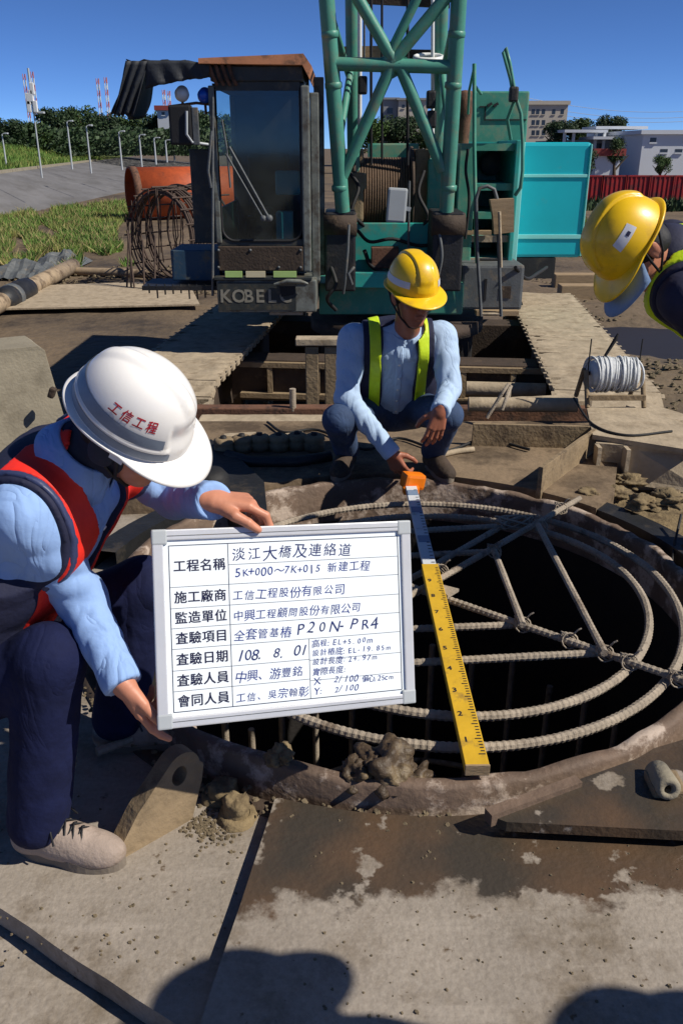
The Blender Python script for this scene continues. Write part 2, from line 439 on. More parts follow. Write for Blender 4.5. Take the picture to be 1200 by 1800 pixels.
def ground_mats():
    # lower ground: dry mud with damp darker patches
    m = mat('dirt', c(108, 92, 72), 0.95, var=0.32, scale=0.9, dirt=c(66, 56, 45), dscale=0.45, dlow=0.45, dhigh=0.62, drough=0.75, bump=0.9, bscale=5, bdist=0.06)
    # steel plate with dried mud
    m = mat('plate_dry', c(146, 137, 126), 0.82, var=0.16, scale=2.2, dirt=c(110, 98, 82), dscale=3.0, dlow=0.5, dhigh=0.66, bump=0.5, bscale=60, bdist=0.006)
    nt = m.node_tree; N = nt.nodes; L = nt.links
    b = N['Principled BSDF']
    # small dark mud spots
    tc = N.new('ShaderNodeTexCoord')
    nz = N.new('ShaderNodeTexNoise'); nz.inputs['Scale'].default_value = 17; nz.inputs['Detail'].default_value = 6; nz.inputs['Roughness'].default_value = 0.6
    L.new(tc.outputs['Object'], nz.inputs['Vector'])
    r = N.new('ShaderNodeValToRGB'); r.color_ramp.elements[0].position = 0.64; r.color_ramp.elements[1].position = 0.69
    L.new(nz.outputs['Fac'], r.inputs[0])
    mx = N.new('ShaderNodeMix'); mx.data_type = 'RGBA'
    L.new(r.outputs[0], mx.inputs['Factor'])
    L.new(b.inputs['Base Color'].links[0].from_socket, mx.inputs['A']); mx.inputs['B'].default_value = c(88, 72, 52)
    L.new(mx.outputs['Result'], b.inputs['Base Color'])
    ng = N.new('ShaderNodeTexNoise'); ng.inputs['Scale'].default_value = 75; ng.inputs['Detail'].default_value = 5; ng.inputs['Roughness'].default_value = 0.75
    L.new(tc.outputs['Object'], ng.inputs['Vector'])
    rg = N.new('ShaderNodeValToRGB'); rg.color_ramp.elements[0].position = 0.3; rg.color_ramp.elements[1].position = 0.7
    rg.color_ramp.elements[0].color = (0.80, 0.78, 0.75, 1); rg.color_ramp.elements[1].color = (1.12, 1.12, 1.12, 1)
    L.new(ng.outputs['Fac'], rg.inputs[0])
    mg = N.new('ShaderNodeMix'); mg.data_type = 'RGBA'; mg.blend_type = 'MULTIPLY'; mg.inputs['Factor'].default_value = 1.0
    L.new(mx.outputs['Result'], mg.inputs['A']); L.new(rg.outputs[0], mg.inputs['B'])
    mx = mg
    mp = N.new('ShaderNodeMapping'); mp.inputs['Scale'].default_value = (1.2, 7, 1); mp.inputs['Rotation'].default_value = (0, 0, 0.5)
    L.new(tc.outputs['Object'], mp.inputs['Vector'])
    ns = N.new('ShaderNodeTexNoise'); ns.inputs['Scale'].default_value = 2.4; ns.inputs['Detail'].default_value = 7; ns.inputs['Roughness'].default_value = 0.7
    L.new(mp.outputs[0], ns.inputs['Vector'])
    rs = N.new('ShaderNodeValToRGB'); rs.color_ramp.elements[0].position = 0.54; rs.color_ramp.elements[1].position = 0.74
    rs.color_ramp.elements[1].color = (0.6, 0.6, 0.6, 1)
    L.new(ns.outputs['Fac'], rs.inputs[0])
    mx2 = N.new('ShaderNodeMix'); mx2.data_type = 'RGBA'
    L.new(rs.outputs[0], mx2.inputs['Factor']); L.new(mx.outputs['Result'], mx2.inputs['A']); mx2.inputs['B'].default_value = c(168, 158, 146)
    L.new(mx2.outputs['Result'], b.inputs['Base Color'])
    # same plate with a wet, rusty stain spreading from the shaft
    w = m.copy(); w.name = 'plate_wet'; MATS['plate_wet'] = w
    nt = w.node_tree; N = nt.nodes; L = nt.links; b = N['Principled BSDF']
    tc = N.new('ShaderNodeTexCoord'); sp = N.new('ShaderNodeSeparateXYZ'); L.new(tc.outputs['Object'], sp.inputs[0])
    nz = N.new('ShaderNodeTexNoise'); nz.inputs['Scale'].default_value = 7; nz.inputs['Detail'].default_value = 9; nz.inputs['Roughness'].default_value = 0.62
    L.new(tc.outputs['Object'], nz.inputs['Vector'])
    ad = N.new('ShaderNodeMath'); ad.operation = 'MULTIPLY_ADD'; ad.inputs[1].default_value = 0.42; L.new(nz.outputs['Fac'], ad.inputs[0]); L.new(sp.outputs['Y'], ad.inputs[2])
    st = N.new('ShaderNodeMapRange'); st.inputs['From Min'].default_value = 1.635; st.inputs['From Max'].default_value = 1.675
    L.new(ad.outputs[0], st.inputs['Value'])
    # dry islands inside the stain
    n4 = N.new('ShaderNodeTexNoise'); n4.inputs['Scale'].default_value = 11; n4.inputs['Detail'].default_value = 6
    L.new(tc.outputs['Object'], n4.inputs['Vector'])
    r4 = N.new('ShaderNodeValToRGB'); r4.color_ramp.elements[0].position = 0.595; r4.color_ramp.elements[1].position = 0.63
    r4.color_ramp.elements[0].color = (1, 1, 1, 1); r4.color_ramp.elements[1].color = (0.1, 0.1, 0.1, 1)
    L.new(n4.outputs['Fac'], r4.inputs[0])
    mu = N.new('ShaderNodeMath'); mu.operation = 'MULTIPLY'; L.new(st.outputs[0], mu.inputs[0]); L.new(r4.outputs[0], mu.inputs[1])
    n5 = N.new('ShaderNodeTexNoise'); n5.inputs['Scale'].default_value = 5; n5.inputs['Detail'].default_value = 8
    L.new(tc.outputs['Object'], n5.inputs['Vector'])
    r5 = N.new('ShaderNodeValToRGB'); r5.color_ramp.elements[0].position = 0.35; r5.color_ramp.elements[1].position = 0.7
    r5.color_ramp.elements[0].color = c(64, 58, 50); r5.color_ramp.elements[1].color = c(94, 74, 56)
    L.new(n5.outputs['Fac'], r5.inputs[0])
    mx = N.new('ShaderNodeMix'); mx.data_type = 'RGBA'
    L.new(mu.outputs[0], mx.inputs['Factor'])
    L.new(b.inputs['Base Color'].links[0].from_socket, mx.inputs['A']); L.new(r5.outputs[0], mx.inputs['B'])
    L.new(mx.outputs['Result'], b.inputs['Base Color'])
    mr = N.new('ShaderNodeMix'); mr.data_type = 'FLOAT'; L.new(mu.outputs[0], mr.inputs['Factor'])
    mr.inputs['A'].default_value = 0.82; mr.inputs['B'].default_value = 0.34
    L.new(mr.outputs['Result'], b.inputs['Roughness'])
    # wet patch with a cast shadow put into its colour
    p = mat('shaded_puddle_mat', c(40, 34, 28), 0.5, var=0.1, bump=0.02, bscale=3)


ground_mats()


# ------------------------------------------------------------------ signed distance surfaces (numpy surface nets)
def vec(p):
    return np.array(p, dtype=np.float32)


class SDF:
    """a list of primitives evaluated on a grid"""

    @staticmethod
    def cone(P, a, b, ra, rb, wr=None):
        a = vec(a); b = vec(b); ab = b - a; L2 = float(ab @ ab) + 1e-9; L = math.sqrt(L2)
        qx, qy, qz = P[..., 0] - a[0], P[..., 1] - a[1], P[..., 2] - a[2]
        t = np.clip((qx * ab[0] + qy * ab[1] + qz * ab[2]) * np.float32(1 / L2), 0, 1)
        qx -= t * ab[0]; qy -= t * ab[1]; qz -= t * ab[2]
        d = np.sqrt(qx * qx + qy * qy + qz * qz) - (np.float32(ra) + np.float32(rb - ra) * t)
        if wr:
            e = np.stack([qx, qy, qz], -1)
            amp, fr, sd = wr[:3]
            x = ab / L
            y = np.cross(x, vec((0.3, 0.5, 0.81))); y /= np.linalg.norm(y); z = np.cross(x, y)
            an = np.arctan2(e @ z, e @ y)
            s = t * L
            w = 2 * np.abs(np.sin(0.5 * fr * s + 1.3 * np.sin(an + sd) + 0.7 * np.sin(2 * an + 3 * sd + s * 11))) - 1.2
            w2 = np.abs(np.sin(0.9 * fr * s - 1.6 * np.sin(an + sd * 2) + sd + 2 * np.sin(s * 7))) - 0.6
            m_ = 0.55 + 0.45 * np.sin(1.0 * an + sd * 5 + s * 13)
            d = d - amp * (w * m_ + w2 * (1 - m_))
        return d

    @staticmethod
    def ell(P, cen, rad, R=None):
        k0 = 0; k1 = 0
        for i in range(3):
            q = (P[..., i] - np.float32(cen[i])) * np.float32(1 / rad[i]); q *= q
            k0 = k0 + q; k1 = k1 + q * np.float32(1 / rad[i] ** 2)
        k0 = np.sqrt(k0)
        return k0 * (k0 - 1) / (np.sqrt(k1) + np.float32(1e-9))


def smin(a, b, k):
    h = np.clip(0.5 + 0.5 * (b - a) / k, 0, 1)
    return b + (a - b) * h - k * h * (1 - h)


def sparse_eval(fn, ax, n, h, B=5):
    """evaluate a field only in the blocks of the grid that lie near its surface"""
    nb = [(int(k) + B - 1) // B for k in n]
    full = [np.concatenate([a, a[-1] + h * np.arange(1, nb[i] * B - len(a) + 1, dtype=np.float32)]) for i, a in enumerate(ax)]
    cen = [f.reshape(-1, B).mean(1) for f in full]
    C = np.stack(np.meshgrid(*cen, indexing='ij'), -1).astype(np.float32)
    D = fn(C)
    act = np.abs(D) < h * B * 1.5 + 0.012
    V = np.where(D < 0, -1.0, 1.0).astype(np.float32)
    V = np.repeat(np.repeat(np.repeat(V, B, 0), B, 1), B, 2)
    V = V.reshape(nb[0], B, nb[1], B, nb[2], B).transpose(0, 2, 4, 1, 3, 5).copy()
    I = np.nonzero(act)
    fx, fy, fz = [f.reshape(-1, B) for f in full]
    m = len(I[0])
    for s in range(0, m, 2000):
        a, b, c_ = I[0][s:s + 2000], I[1][s:s + 2000], I[2][s:s + 2000]
        k = len(a)
        P = np.empty((k, B, B, B, 3), np.float32)
        P[..., 0] = fx[a][:, :, None, None]; P[..., 1] = fy[b][:, None, :, None]; P[..., 2] = fz[c_][:, None, None, :]
        V[a, b, c_] = fn(P)
    V = V.transpose(0, 3, 1, 4, 2, 5).reshape(nb[0] * B, nb[1] * B, nb[2] * B)
    return np.ascontiguousarray(V[:n[0], :n[1], :n[2]])


def nets(fn, lo, hi, h):
    lo = np.array(lo, dtype=np.float32); hi = np.array(hi, dtype=np.float32)
    n = np.maximum(np.ceil((hi - lo) / h).astype(int) + 1, 4)
    ax = [lo[i] + h * np.arange(n[i], dtype=np.float32) for i in range(3)]
    V = sparse_eval(fn, ax, n, h)
    V[0] = V[-1] = 1; V[:, 0] = V[:, -1] = 1; V[:, :, 0] = V[:, :, -1] = 1
    sg = V < 0
    nx, ny, nz = n
    acc = np.zeros((nx - 1, ny - 1, nz - 1, 3), np.float32); cnt = np.zeros((nx - 1, ny - 1, nz - 1), np.float32)
    cs = [(i, j, k) for i in (0, 1) for j in (0, 1) for k in (0, 1)]

    def sl(A, o): return A[o[0]:nx - 1 + o[0], o[1]:ny - 1 + o[1], o[2]:nz - 1 + o[2]]
    for p in cs:
        for d in range(3):
            if p[d] == 0:
                q = list(p); q[d] = 1
                a = sl(V, p); b = sl(V, q)
                x = (a < 0) != (b < 0)
                t = np.where(x, a / np.where(x, a - b, 1), 0)
                for e in range(3):
                    acc[..., e] += np.where(x, p[e] + (t if e == d else 0), 0)
                cnt += x
    act = cnt > 0
    idx = -np.ones(act.shape, int); idx[act] = np.arange(act.sum())
    base = np.stack(np.nonzero(act), -1)
    vs = lo + h * (base + acc[act] / cnt[act][:, None])
    faces = []
    for d in range(3):
        o = [0, 0, 0]
        a = [slice(1, -1)] * 3; b = [slice(1, -1)] * 3
        a[d] = slice(0, -1); b[d] = slice(1, None)
        s0 = sg[tuple(a)]; s1 = sg[tuple(b)]
        ch = s0 != s1
        I = np.stack(np.nonzero(ch), -1)
        off = np.ones(3, int); off[d] = 0
        I = I + off
        e1, e2 = (d + 1) % 3, (d + 2) % 3
        u = np.zeros(3, int); u[e1] = 1
        w = np.zeros(3, int); w[e2] = 1
        g = lambda J: idx[J[:, 0], J[:, 1], J[:, 2]]
        q = np.stack([g(I - u - w), g(I - w), g(I), g(I - u)], -1)
        fl = s0[ch]
        q[~fl] = q[~fl][:, ::-1]
        faces.append(q)
    F = np.concatenate(faces)
    F = F[(F >= 0).all(1)]
    return vs, F


def np_mesh(name, parts):
    """parts: list of (verts, quads) arrays -> one smooth mesh"""
    vs = np.concatenate([p[0] for p in parts]); o = 0; fs = []
    for v, f in parts:
        fs.append(f + o); o += len(v)
    F = np.concatenate(fs)
    me = bpy.data.meshes.new(name)
    me.vertices.add(len(vs)); me.vertices.foreach_set('co', vs.astype(np.float32).ravel())
    me.loops.add(F.size); me.loops.foreach_set('vertex_index', F.astype(np.int32).ravel())
    me.polygons.add(len(F)); me.polygons.foreach_set('loop_start', np.arange(0, F.size, 4, dtype=np.int32))
    me.polygons.foreach_set('loop_total', np.full(len(F), 4, np.int32))
    me.polygons.foreach_set('use_smooth', np.ones(len(F), bool))
    me.update(calc_edges=True)
    me.validate()
    return me


# ------------------------------------------------------------------ lettering
_tcache = {}


def glyphs(s, size, off=0.0, cjk=True):
    """flat filled mesh (verts list, faces list, width) for a string in the built-in font"""
    rel = round(off / size, 3)
    key = (s, rel)
    if key not in _tcache:
        cu = bpy.data.curves.new('lettering', 'FONT')
        cu.body = s; cu.size = 1.0; cu.offset = rel
        cu.resolution_u = 3
        ob = bpy.data.objects.new('lettering', cu)
        me = bpy.data.meshes.new_from_object(ob)
        vs = [tuple(v.co) for v in me.vertices]; fs = [tuple(p.vertices) for p in me.polygons]
        bpy.data.objects.remove(ob); bpy.data.curves.remove(cu); bpy.data.meshes.remove(me)
        _tcache[key] = (vs, fs)
    vs, fs = _tcache[key]
    return [(v[0] * size, v[1] * size) for v in vs], fs, 0



def text_on(mb, s, size, fn, off=0.0, jitter=0.0, adv=None, shear=0.0, x0=0.0, y0=0.0, thick=None):
    """lays a string glyph by glyph; fn maps (x, y) to a world point"""
    x = x0
    for ch in s:
        wide = ord(ch) > 0x2000
        a = (adv or size * (1.0 if wide else 0.56))
        if not wide: a = a if wide else a * (0.62 if adv else 1.0)
        if ch != ' ':
            vs, fs, w = glyphs(ch, size, off)
            ro = random.uniform(-jitter, jitter); sc = 1 + random.uniform(-jitter, jitter)
            dy = random.uniform(-jitter, jitter) * size * 0.4
            pts = []
            for p in vs:
                px, py = p[0] - size * 0.4, p[1] - size * 0.35
                px, py = sc * (px * math.cos(ro) - py * math.sin(ro)), sc * (px * math.sin(ro) + py * math.cos(ro))
                px += size * 0.4; py += size * 0.35
                pts.append(fn(x + px + shear * py, y0 + py + dy))
            mb.add(pts, fs)
        x += a
    return x

# ================================================================== SETTING
ZG = -1.2          # level the crane stands on; the steel plates round the shaft are level 0


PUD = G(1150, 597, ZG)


def build_ground():
    xs = sorted(set([round(v, 3) for v in
                     list(np.linspace(-30, 30, 151)) + [-4000, -1500, -700, -350, -180, -110, -70, -50, -40, 40, 50, 70, 110, 180, 350, 700, 1500, 4000]]))
    ys = sorted(set([round(v, 3) for v in
                     list(np.linspace(-6, 50, 141)) + [-600, -200, -60, -20, 56, 64, 75, 90, 120, 170, 260, 420, 800, 1600, 4000]]))
    vs = []
    for y in ys:
        for x in xs:
            z = ZG
            if abs(x) < 31 and -7 < y < 51:
                z += 0.05 * mnoise.fractal(Vector((x * 0.5, y * 0.5, 0)), 1.0, 2.0, 5)
                z += 0.02 * mnoise.fractal(Vector((x * 2.2, y * 2.2, 3)), 1.0, 2.0, 3)
                # rutted, heaped mud beside the right track
                if x > 2.6 and 5 < y < 20:
                    z += 0.16 * max(0, mnoise.fractal(Vector((x * 0.8, y * 0.8, 9)), 1.0, 2.0, 4)) * min(1, (x - 2.6))
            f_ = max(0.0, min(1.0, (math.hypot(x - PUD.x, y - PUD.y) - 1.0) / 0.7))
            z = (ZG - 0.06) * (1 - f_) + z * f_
            vs.append((x, y, z))
    nx = len(xs)
    fs = [(j * nx + i, j * nx + i + 1, (j + 1) * nx + i + 1, (j + 1) * nx + i) for j in range(len(ys) - 1) for i in range(nx - 1)]
    # the shaft goes through the ground under the casing
    cx, cy = 0.23, 2.84
    keep = []
    for f in fs:
        mx = sum(vs[i][0] for i in f) / 4; my = sum(vs[i][1] for i in f) / 4
        if math.hypot(mx - cx, my - cy) > 1.4: keep.append(f)
    mb = MB(); mb.add(vs, keep, True)
    g = mb.build('ground', MATS['dirt'])
    tag(g, kind='structure')


build_ground()

# embankment on the left: concrete slope up to a kerbed crest, grass bank above
DX = -0.159


def EX(x0, Y): return (-14.0 - 0.010 * Y) if x0 > -9 else x0 + DX * Y


def strip(name, prof, y0, y1, m, n=1, label=None):
    """profile (x0 offset, z) swept along the bank direction"""
    mb = MB(); vs = []
    ys = [y0 + (y1 - y0) * i / n for i in range(n + 1)]
    for Y in ys:
        for x0, z in prof: vs.append((EX(x0, Y), Y, z))
    k = len(prof)
    mb.add(vs, [(j * k + i, j * k + i + 1, (j + 1) * k + i + 1, (j + 1) * k + i) for j in range(n) for i in range(k - 1)])
    o = mb.build(name, m)
    return tag(o, kind='structure')


strip('embankment_slope', [(-8.2, ZG - 0.1), (-10.7, 0.3), (-11.0, 0.3), (-11.0, 0.02)], 20, 150, MATS['revetment'], 30)
emb = bpy.data.objects['embankment_slope']
# joints between the slope slabs: raised kerb on the crest, panel by panel
for i in range(26):
    Y0 = 24 + i * 3.0; Y1 = Y0 + 2.96
    mb = MB()
    p = [(EX(-10.72, Y0), Y0, 0.301), (EX(-10.98, Y0), Y0, 0.301), (EX(-10.98, Y0), Y0, 0.46), (EX(-10.72, Y0), Y0, 0.46)]
    mb.prism(p, (DX * (Y1 - Y0), Y1 - Y0, 0))
    mb.build('kerb_stone', MATS['concrete'], emb)
strip('grass_bank', [(-11.02, 0.28), (-13.2, 0.45), (-17.5, 1.5), (-20, 1.75), (-60, 1.9)], 20, 170, MATS['grass_soil'], 30)


def grass_patch(name, label, spots, hgt, m, seed, wid=0.012, tilt=0.35):
    rnd = random.Random(seed)
    mb = MB()
    for (x, y, z) in spots:
        h = hgt * rnd.uniform(0.4, 1.3); a = rnd.uniform(0, math.pi); w = wid * rnd.uniform(0.6, 1.6)
        dx, dy = math.cos(a) * w, math.sin(a) * w
        lx, ly = rnd.gauss(0, tilt) * h, rnd.gauss(0, tilt) * h
        mb.v += [(x - dx, y - dy, z), (x + dx, y + dy, z), (x + lx, y + ly, z + h)]
        n = len(mb.v); mb.f.append((n - 3, n - 2, n - 1)); mb.sm.append(False)
    me = bpy.data.meshes.new(name); me.from_pydata(mb.v, [], mb.f)
    o = link(name, me, m)
    tag(o, label, 'grass', kind='stuff')


rnd = random.Random(3)
sp = []
while len(sp) < 26000:
    Y = 22 + 90 * rnd.random() ** 1.6
    t = rnd.random()
    x0 = -11.2 - 9 * t
    z = np.interp(-x0, [11.02, 13.2, 17.5, 20, 60], [0.28, 0.45, 1.5, 1.75, 1.9])
    sp.append((EX(x0, Y), Y, float(z) - 0.02))
grass_patch('bank_grass', 'tall yellow green grass covering the bank above the concrete slope', sp, 0.42, MATS['grass_mat'], 5, 0.05)
sp = []
while len(sp) < 24000:
    u = rnd.uniform(-60, 235); v = rnd.uniform(338, 492)
    lim = 352 + 0.10 * (235 - u)
    if v < lim: continue
    n_ = mnoise.noise(Vector((u * 0.02, v * 0.04, 1)))
    if n_ < -0.32: continue
    if v > 420 and n_ < -0.15 + (v - 420) / 110: continue
    if u > 150 and v > 470: continue
    p = G(u, v, ZG); sp.append((p.x, p.y, ZG - 0.02))
grass_patch('meadow_grass', 'bright green grass on the flat below the concrete slope', sp, 0.24, MATS['grass_mat'], 6, 0.03)
dry = [q for q in sp[::5]]
grass_patch('dry_grass', 'straw coloured dry stalks among the meadow grass', dry, 0.3, MATS['grass_dry'], 16, 0.02, 0.6)
sp = []
while len(sp) < 2600:
    u = 1000 + abs(rnd.gauss(0, 55)); v = 400 + rnd.random() ** 0.8 * 52 - abs(rnd.gauss(0, 8))
    if mnoise.noise(Vector((u * 0.05, v * 0.06, 4))) < -0.1: continue
    p = G(u, v, ZG); sp.append((p.x, p.y, ZG - 0.02))
grass_patch('verge_grass', 'green weeds along the foot of the red barriers', sp, 0.35, MATS['grass_mat'], 8, 0.03)
sp = []
while len(sp) < 3600:
    u = rnd.uniform(1000, 1400); v = rnd.uniform(346, 372)
    p = G(u, v, ZG); sp.append((p.x, p.y, ZG - 0.02))
grass_patch('scrub', 'dark low scrub behind the crane under the red barriers', sp, 0.5, MATS['leaf_c'], 9, 0.10)


# ---------------------------------------------------------------- trees
def crown_mesh(name, seed, n=5200, lobes=14):
    r = random.Random(seed)
    cl = [(r.uniform(-0.55, 0.55), r.uniform(-0.55, 0.55), r.uniform(-0.45, 0.5), r.uniform(0.28, 0.5)) for _ in range(lobes)]
    vs = []; fs = []
    for i in range(n):
        lx, ly, lz, lr = cl[r.randrange(lobes)]
        d = Vector((r.gauss(0, 1), r.gauss(0, 1), r.gauss(0, 1))).normalized() * lr * (r.random() ** 0.45)
        p = Vector((lx, ly, lz)) + d
        s = r.uniform(0.03, 0.075)
        a = Vector((r.gauss(0, 1), r.gauss(0, 1), r.gauss(0, 1))).normalized()
        b = a.orthogonal().normalized(); a2 = a.cross(b)
        k = len(vs)
        vs += [p + b * s, p + a2 * s * 0.6, p - b * s, p - a2 * s * 0.6]
        fs.append((k, k + 1, k + 2, k + 3))
    me = bpy.data.meshes.new(name); me.from_pydata([tuple(v) for v in vs], [], fs)
    return me


CROWNS = []
for i, mm in enumerate(('leaf', 'leaf_b', 'leaf_c')):
    me = crown_mesh('crown', 20 + i); me.materials.append(MATS[mm]); CROWNS.append(me)
tb = MB()
tb.tube([(0, 0, 0), (0.02, 0, 0.3), (-0.01, 0.02, 0.6), (0, 0, 0.9)], [0.07, 0.05, 0.04, 0.015], 7)
for k in range(4):
    a = k * 1.6
    tb.tube([(0, 0, 0.4 + 0.08 * k), (0.2 * math.cos(a), 0.2 * math.sin(a), 0.65 + 0.06 * k), (0.34 * math.cos(a), 0.34 * math.sin(a), 0.8 + 0.05 * k)], [0.03, 0.02, 0.008], 5)
TRUNK = tb.mesh('trunk'); TRUNK.materials.append(MATS['bark'])


def tree(name, label, u, vb, vt, Y, wid_px, kind, group, zb=None):
    """crown spans vt..vb in the photo at distance Y, trunk down to level zb"""
    top = U(u, vt, Y); low = U(u, vb, Y)
    k = Y * 0.92 / FPX
    H = top.z - (zb if zb is not None else low.z)
    base = Vector((top.x, Y, zb if zb is not None else low.z))
    t = thing(name, label, 'tree', base, group)
    o = link('trunk', TRUNK, None, t, keep=False); o.scale = (H * 0.8, H * 0.8, H * 0.8)
    cr = link('crown', CROWNS[kind], None, t, keep=False)
    hh = (top.z - low.z) / 2
    cr.location = (0, 0, H - hh); cr.scale = (wid_px * k / 2 * 1.15, wid_px * k / 2 * 1.15, hh * 1.12)
    cr.rotation_euler = (0, 0, random.uniform(0, 6))
    return t


rnd = random.Random(31)
vs = []; fs = []
for i in range(34000):
    u = rnd.uniform(-40, 560); Y = rnd.uniform(96, 150)
    vt = 226 + 10 * mnoise.noise(Vector((u * 0.02, 0, 0))) + 6 * mnoise.noise(Vector((u * 0.07, 3, 0))); v = rnd.uniform(vt, 272)
    p = U(u, v, Y)
    a = Vector((rnd.gauss(0, 1), rnd.gauss(0, 1), rnd.gauss(0, 1))).normalized(); b = a.orthogonal().normalized(); a2 = a.cross(b); s = rnd.uniform(0.14, 0.36)
    k = len(vs); vs += [tuple(p + b * s), tuple(p + a2 * s * 0.6), tuple(p - b * s), tuple(p - a2 * s * 0.6)]; fs.append((k, k + 1, k + 2, k + 3))
me = bpy.data.meshes.new('woodland'); me.from_pydata(vs, [], fs)
tag(link('woodland', me, MATS['leaf_c']), 'dense dark undergrowth filling the ridge beneath the trees', 'woodland', kind='stuff')
TG = 'wooded ridge behind the embankment'
ltrees = [(8, 258, 205, 95, 80, 2), (62, 258, 212, 100, 60, 0), (98, 255, 186, 120, 74, 2), (140, 252, 184, 125, 70, 0), (182, 258, 196, 120, 74, 2),
          (222, 262, 200, 130, 66, 0), (262, 264, 196, 135, 66, 2), (300, 266, 192, 140, 70, 0), (338, 268, 190, 140, 66, 2), (384, 270, 196, 140, 60, 0)]
lname = ['dark tree at the far left edge, left of the antenna mast', 'low dark tree right behind the tall antenna mast',
         'rounded dark tree just right of the antenna mast', 'tallest rounded tree of the ridge, above the curved street lamp',
         'dark tree above the second street lamp from the antenna mast', 'tree below the hanging end of the black cab tarpaulin',
         'tree left of the cab mirror, below the white work lamp', 'tree partly hidden by the crane cab mirror',
         'tree behind the blue lamp on the crane cab', 'tree seen through the crane cab glass edge']
for (u, vb, vt, Y, w, k), nm in zip(ltrees, lname):
    tree('ridge_tree', nm, u, vb + 8, vt, Y, w, k, TG, 1.2)
mt = [(650, 262, 206, 110, 70, 1), (700, 262, 200, 112, 76, 2), (760, 262, 205, 110, 60, 1)]
mname = ['green tree seen between boom legs, left part', 'green tree in the middle between the boom legs', 'green tree behind the right boom leg']
for (u, vb, vt, Y, w, k), nm in zip(mt, mname):
    tree('ridge_tree', nm, u, vb + 14, vt, Y, w, k, 'trees seen through the boom', ZG)
rt = [(985, 250, 210, 95, 60, 2), (1025, 248, 206, 120, 70, 0), (1075, 250, 200, 130, 60, 2), (1085, 285, 240, 70, 40, 0), (1030, 300, 262, 66, 40, 2), (1165, 300, 272, 62, 34, 1)]
rname = ['dark tree at the foot of the grey apartment block', 'tree behind the white factory roof on the right', 'taller tree right of the apartment block, behind the factory',
         'small tree standing in front of the white factory', 'dark bush above the first red barrier beside the crane panel', 'pale bush before the white factory wall at the right']
for (u, vb, vt, Y, w, k), nm in zip(rt, rname):
    tree('background_tree', nm, u, vb + 6, vt, Y, w, k, 'trees by the factory', ZG)


# ---------------------------------------------------------------- far buildings
def block(name, label, u0, u1, vt, vb, Y, wallm, depth, wins=None, roof=None, zb=ZG):
    a = U(u0, vt, Y); b = U(u1, vt, Y); lo = U(u0, vb, Y)
    t = thing(name, label, 'building', ((a.x + b.x) / 2, Y, zb))
    MB().bx(a.x, b.x, Y, Y + depth, zb, a.z).build('wall', MATS[wallm], t)
    if roof:
        MB().bx(a.x - 0.3, b.x + 0.3, Y - 0.3, Y + depth + 0.3, a.z + 0.004, a.z + roof[0]).build('roof', MATS[roof[1]], t)
    for (p, q, r, s) in wins or []:
        w0 = U(p, r, Y); w1 = U(q, s, Y)
        o = MB().bx(w0.x, w1.x, Y - 0.02, Y + 0.3, w1.z, w0.z).build('window', MATS['window_dark'], t)
        MB().bx(w0.x - 0.06, w1.x + 0.06, Y - 0.12, Y - 0.03, w1.z - 0.12, w1.z).build('sill', MATS[wallm], o)
    return t


ws = [(u, u + 5, v, v + 9) for v in (192, 211, 229) for u in (934, 942, 952, 970, 985)]
block('apartment_block', 'grey apartment block with rows of small dark windows beyond the crane', 926, 998, 184, 255, 160, 'building_beige', 14, ws, (0.6, 'building_beige'))
block('warehouse', 'pale box building seen between the boom legs', 700, 752, 176, 262, 150, 'building_beige', 12, [(706, 711, 184, 190), (722, 728, 184, 190)], (0.3, 'building_grey'))
block('warehouse', 'dark grey box building seen beside the left boom brace', 674, 699, 175, 262, 151, 'building_grey', 12, [(680, 690, 190, 200)], (0.3, 'building_grey'))
t = block('factory', 'white factory hall with flat roof on the right edge', 1130, 1330, 236, 300, 84, 'building_white', 18, [(1142, 1152, 242, 250), (1160, 1172, 262, 268), (1186, 1198, 262, 268)], (0.35, 'building_white'))
t = block('factory', 'low factory with stepped white roof bands beside the apartment block', 1000, 1127, 246, 300, 92, 'building_grey', 16,
          [(1010, 1030, 252, 262), (1040, 1062, 252, 262), (1078, 1100, 252, 262)])
for i, (u0, u1, v0, v1, dy) in enumerate([(990, 1065, 228, 233, 0), (1045, 1135, 222, 227, 3), (1040, 1128, 240, 245, -1)]):
    a = U(u0, v0, 91 + dy); b = U(u1, v1, 91 + dy)
    MB().bx(a.x, b.x, 91 + dy - 0.5, 91 + dy + 5, b.z, a.z).build('roof_band', MATS['building_white'], t)
for u in (992, 1008, 1047, 1062, 1100, 1124):
    a = U(u, 230, 91.5); b = U(u, 300, 91.5)
    MB().bx(a.x - 0.12, a.x + 0.12, 91.3, 91.6, ZG, a.z).build('column', MATS['building_white'], t)
t = block('shed', 'small red roofed shed in front of the low factory', 1048, 1090, 274, 305, 70, 'building_white', 6, None, (0.5, 'roof_red'))
block('house', 'small white house with a red roof on the wooded ridge', 276, 300, 194, 215, 128, 'building_white', 8, [(284, 290, 197, 202)], (0.6, 'roof_red'), zb=1.5)

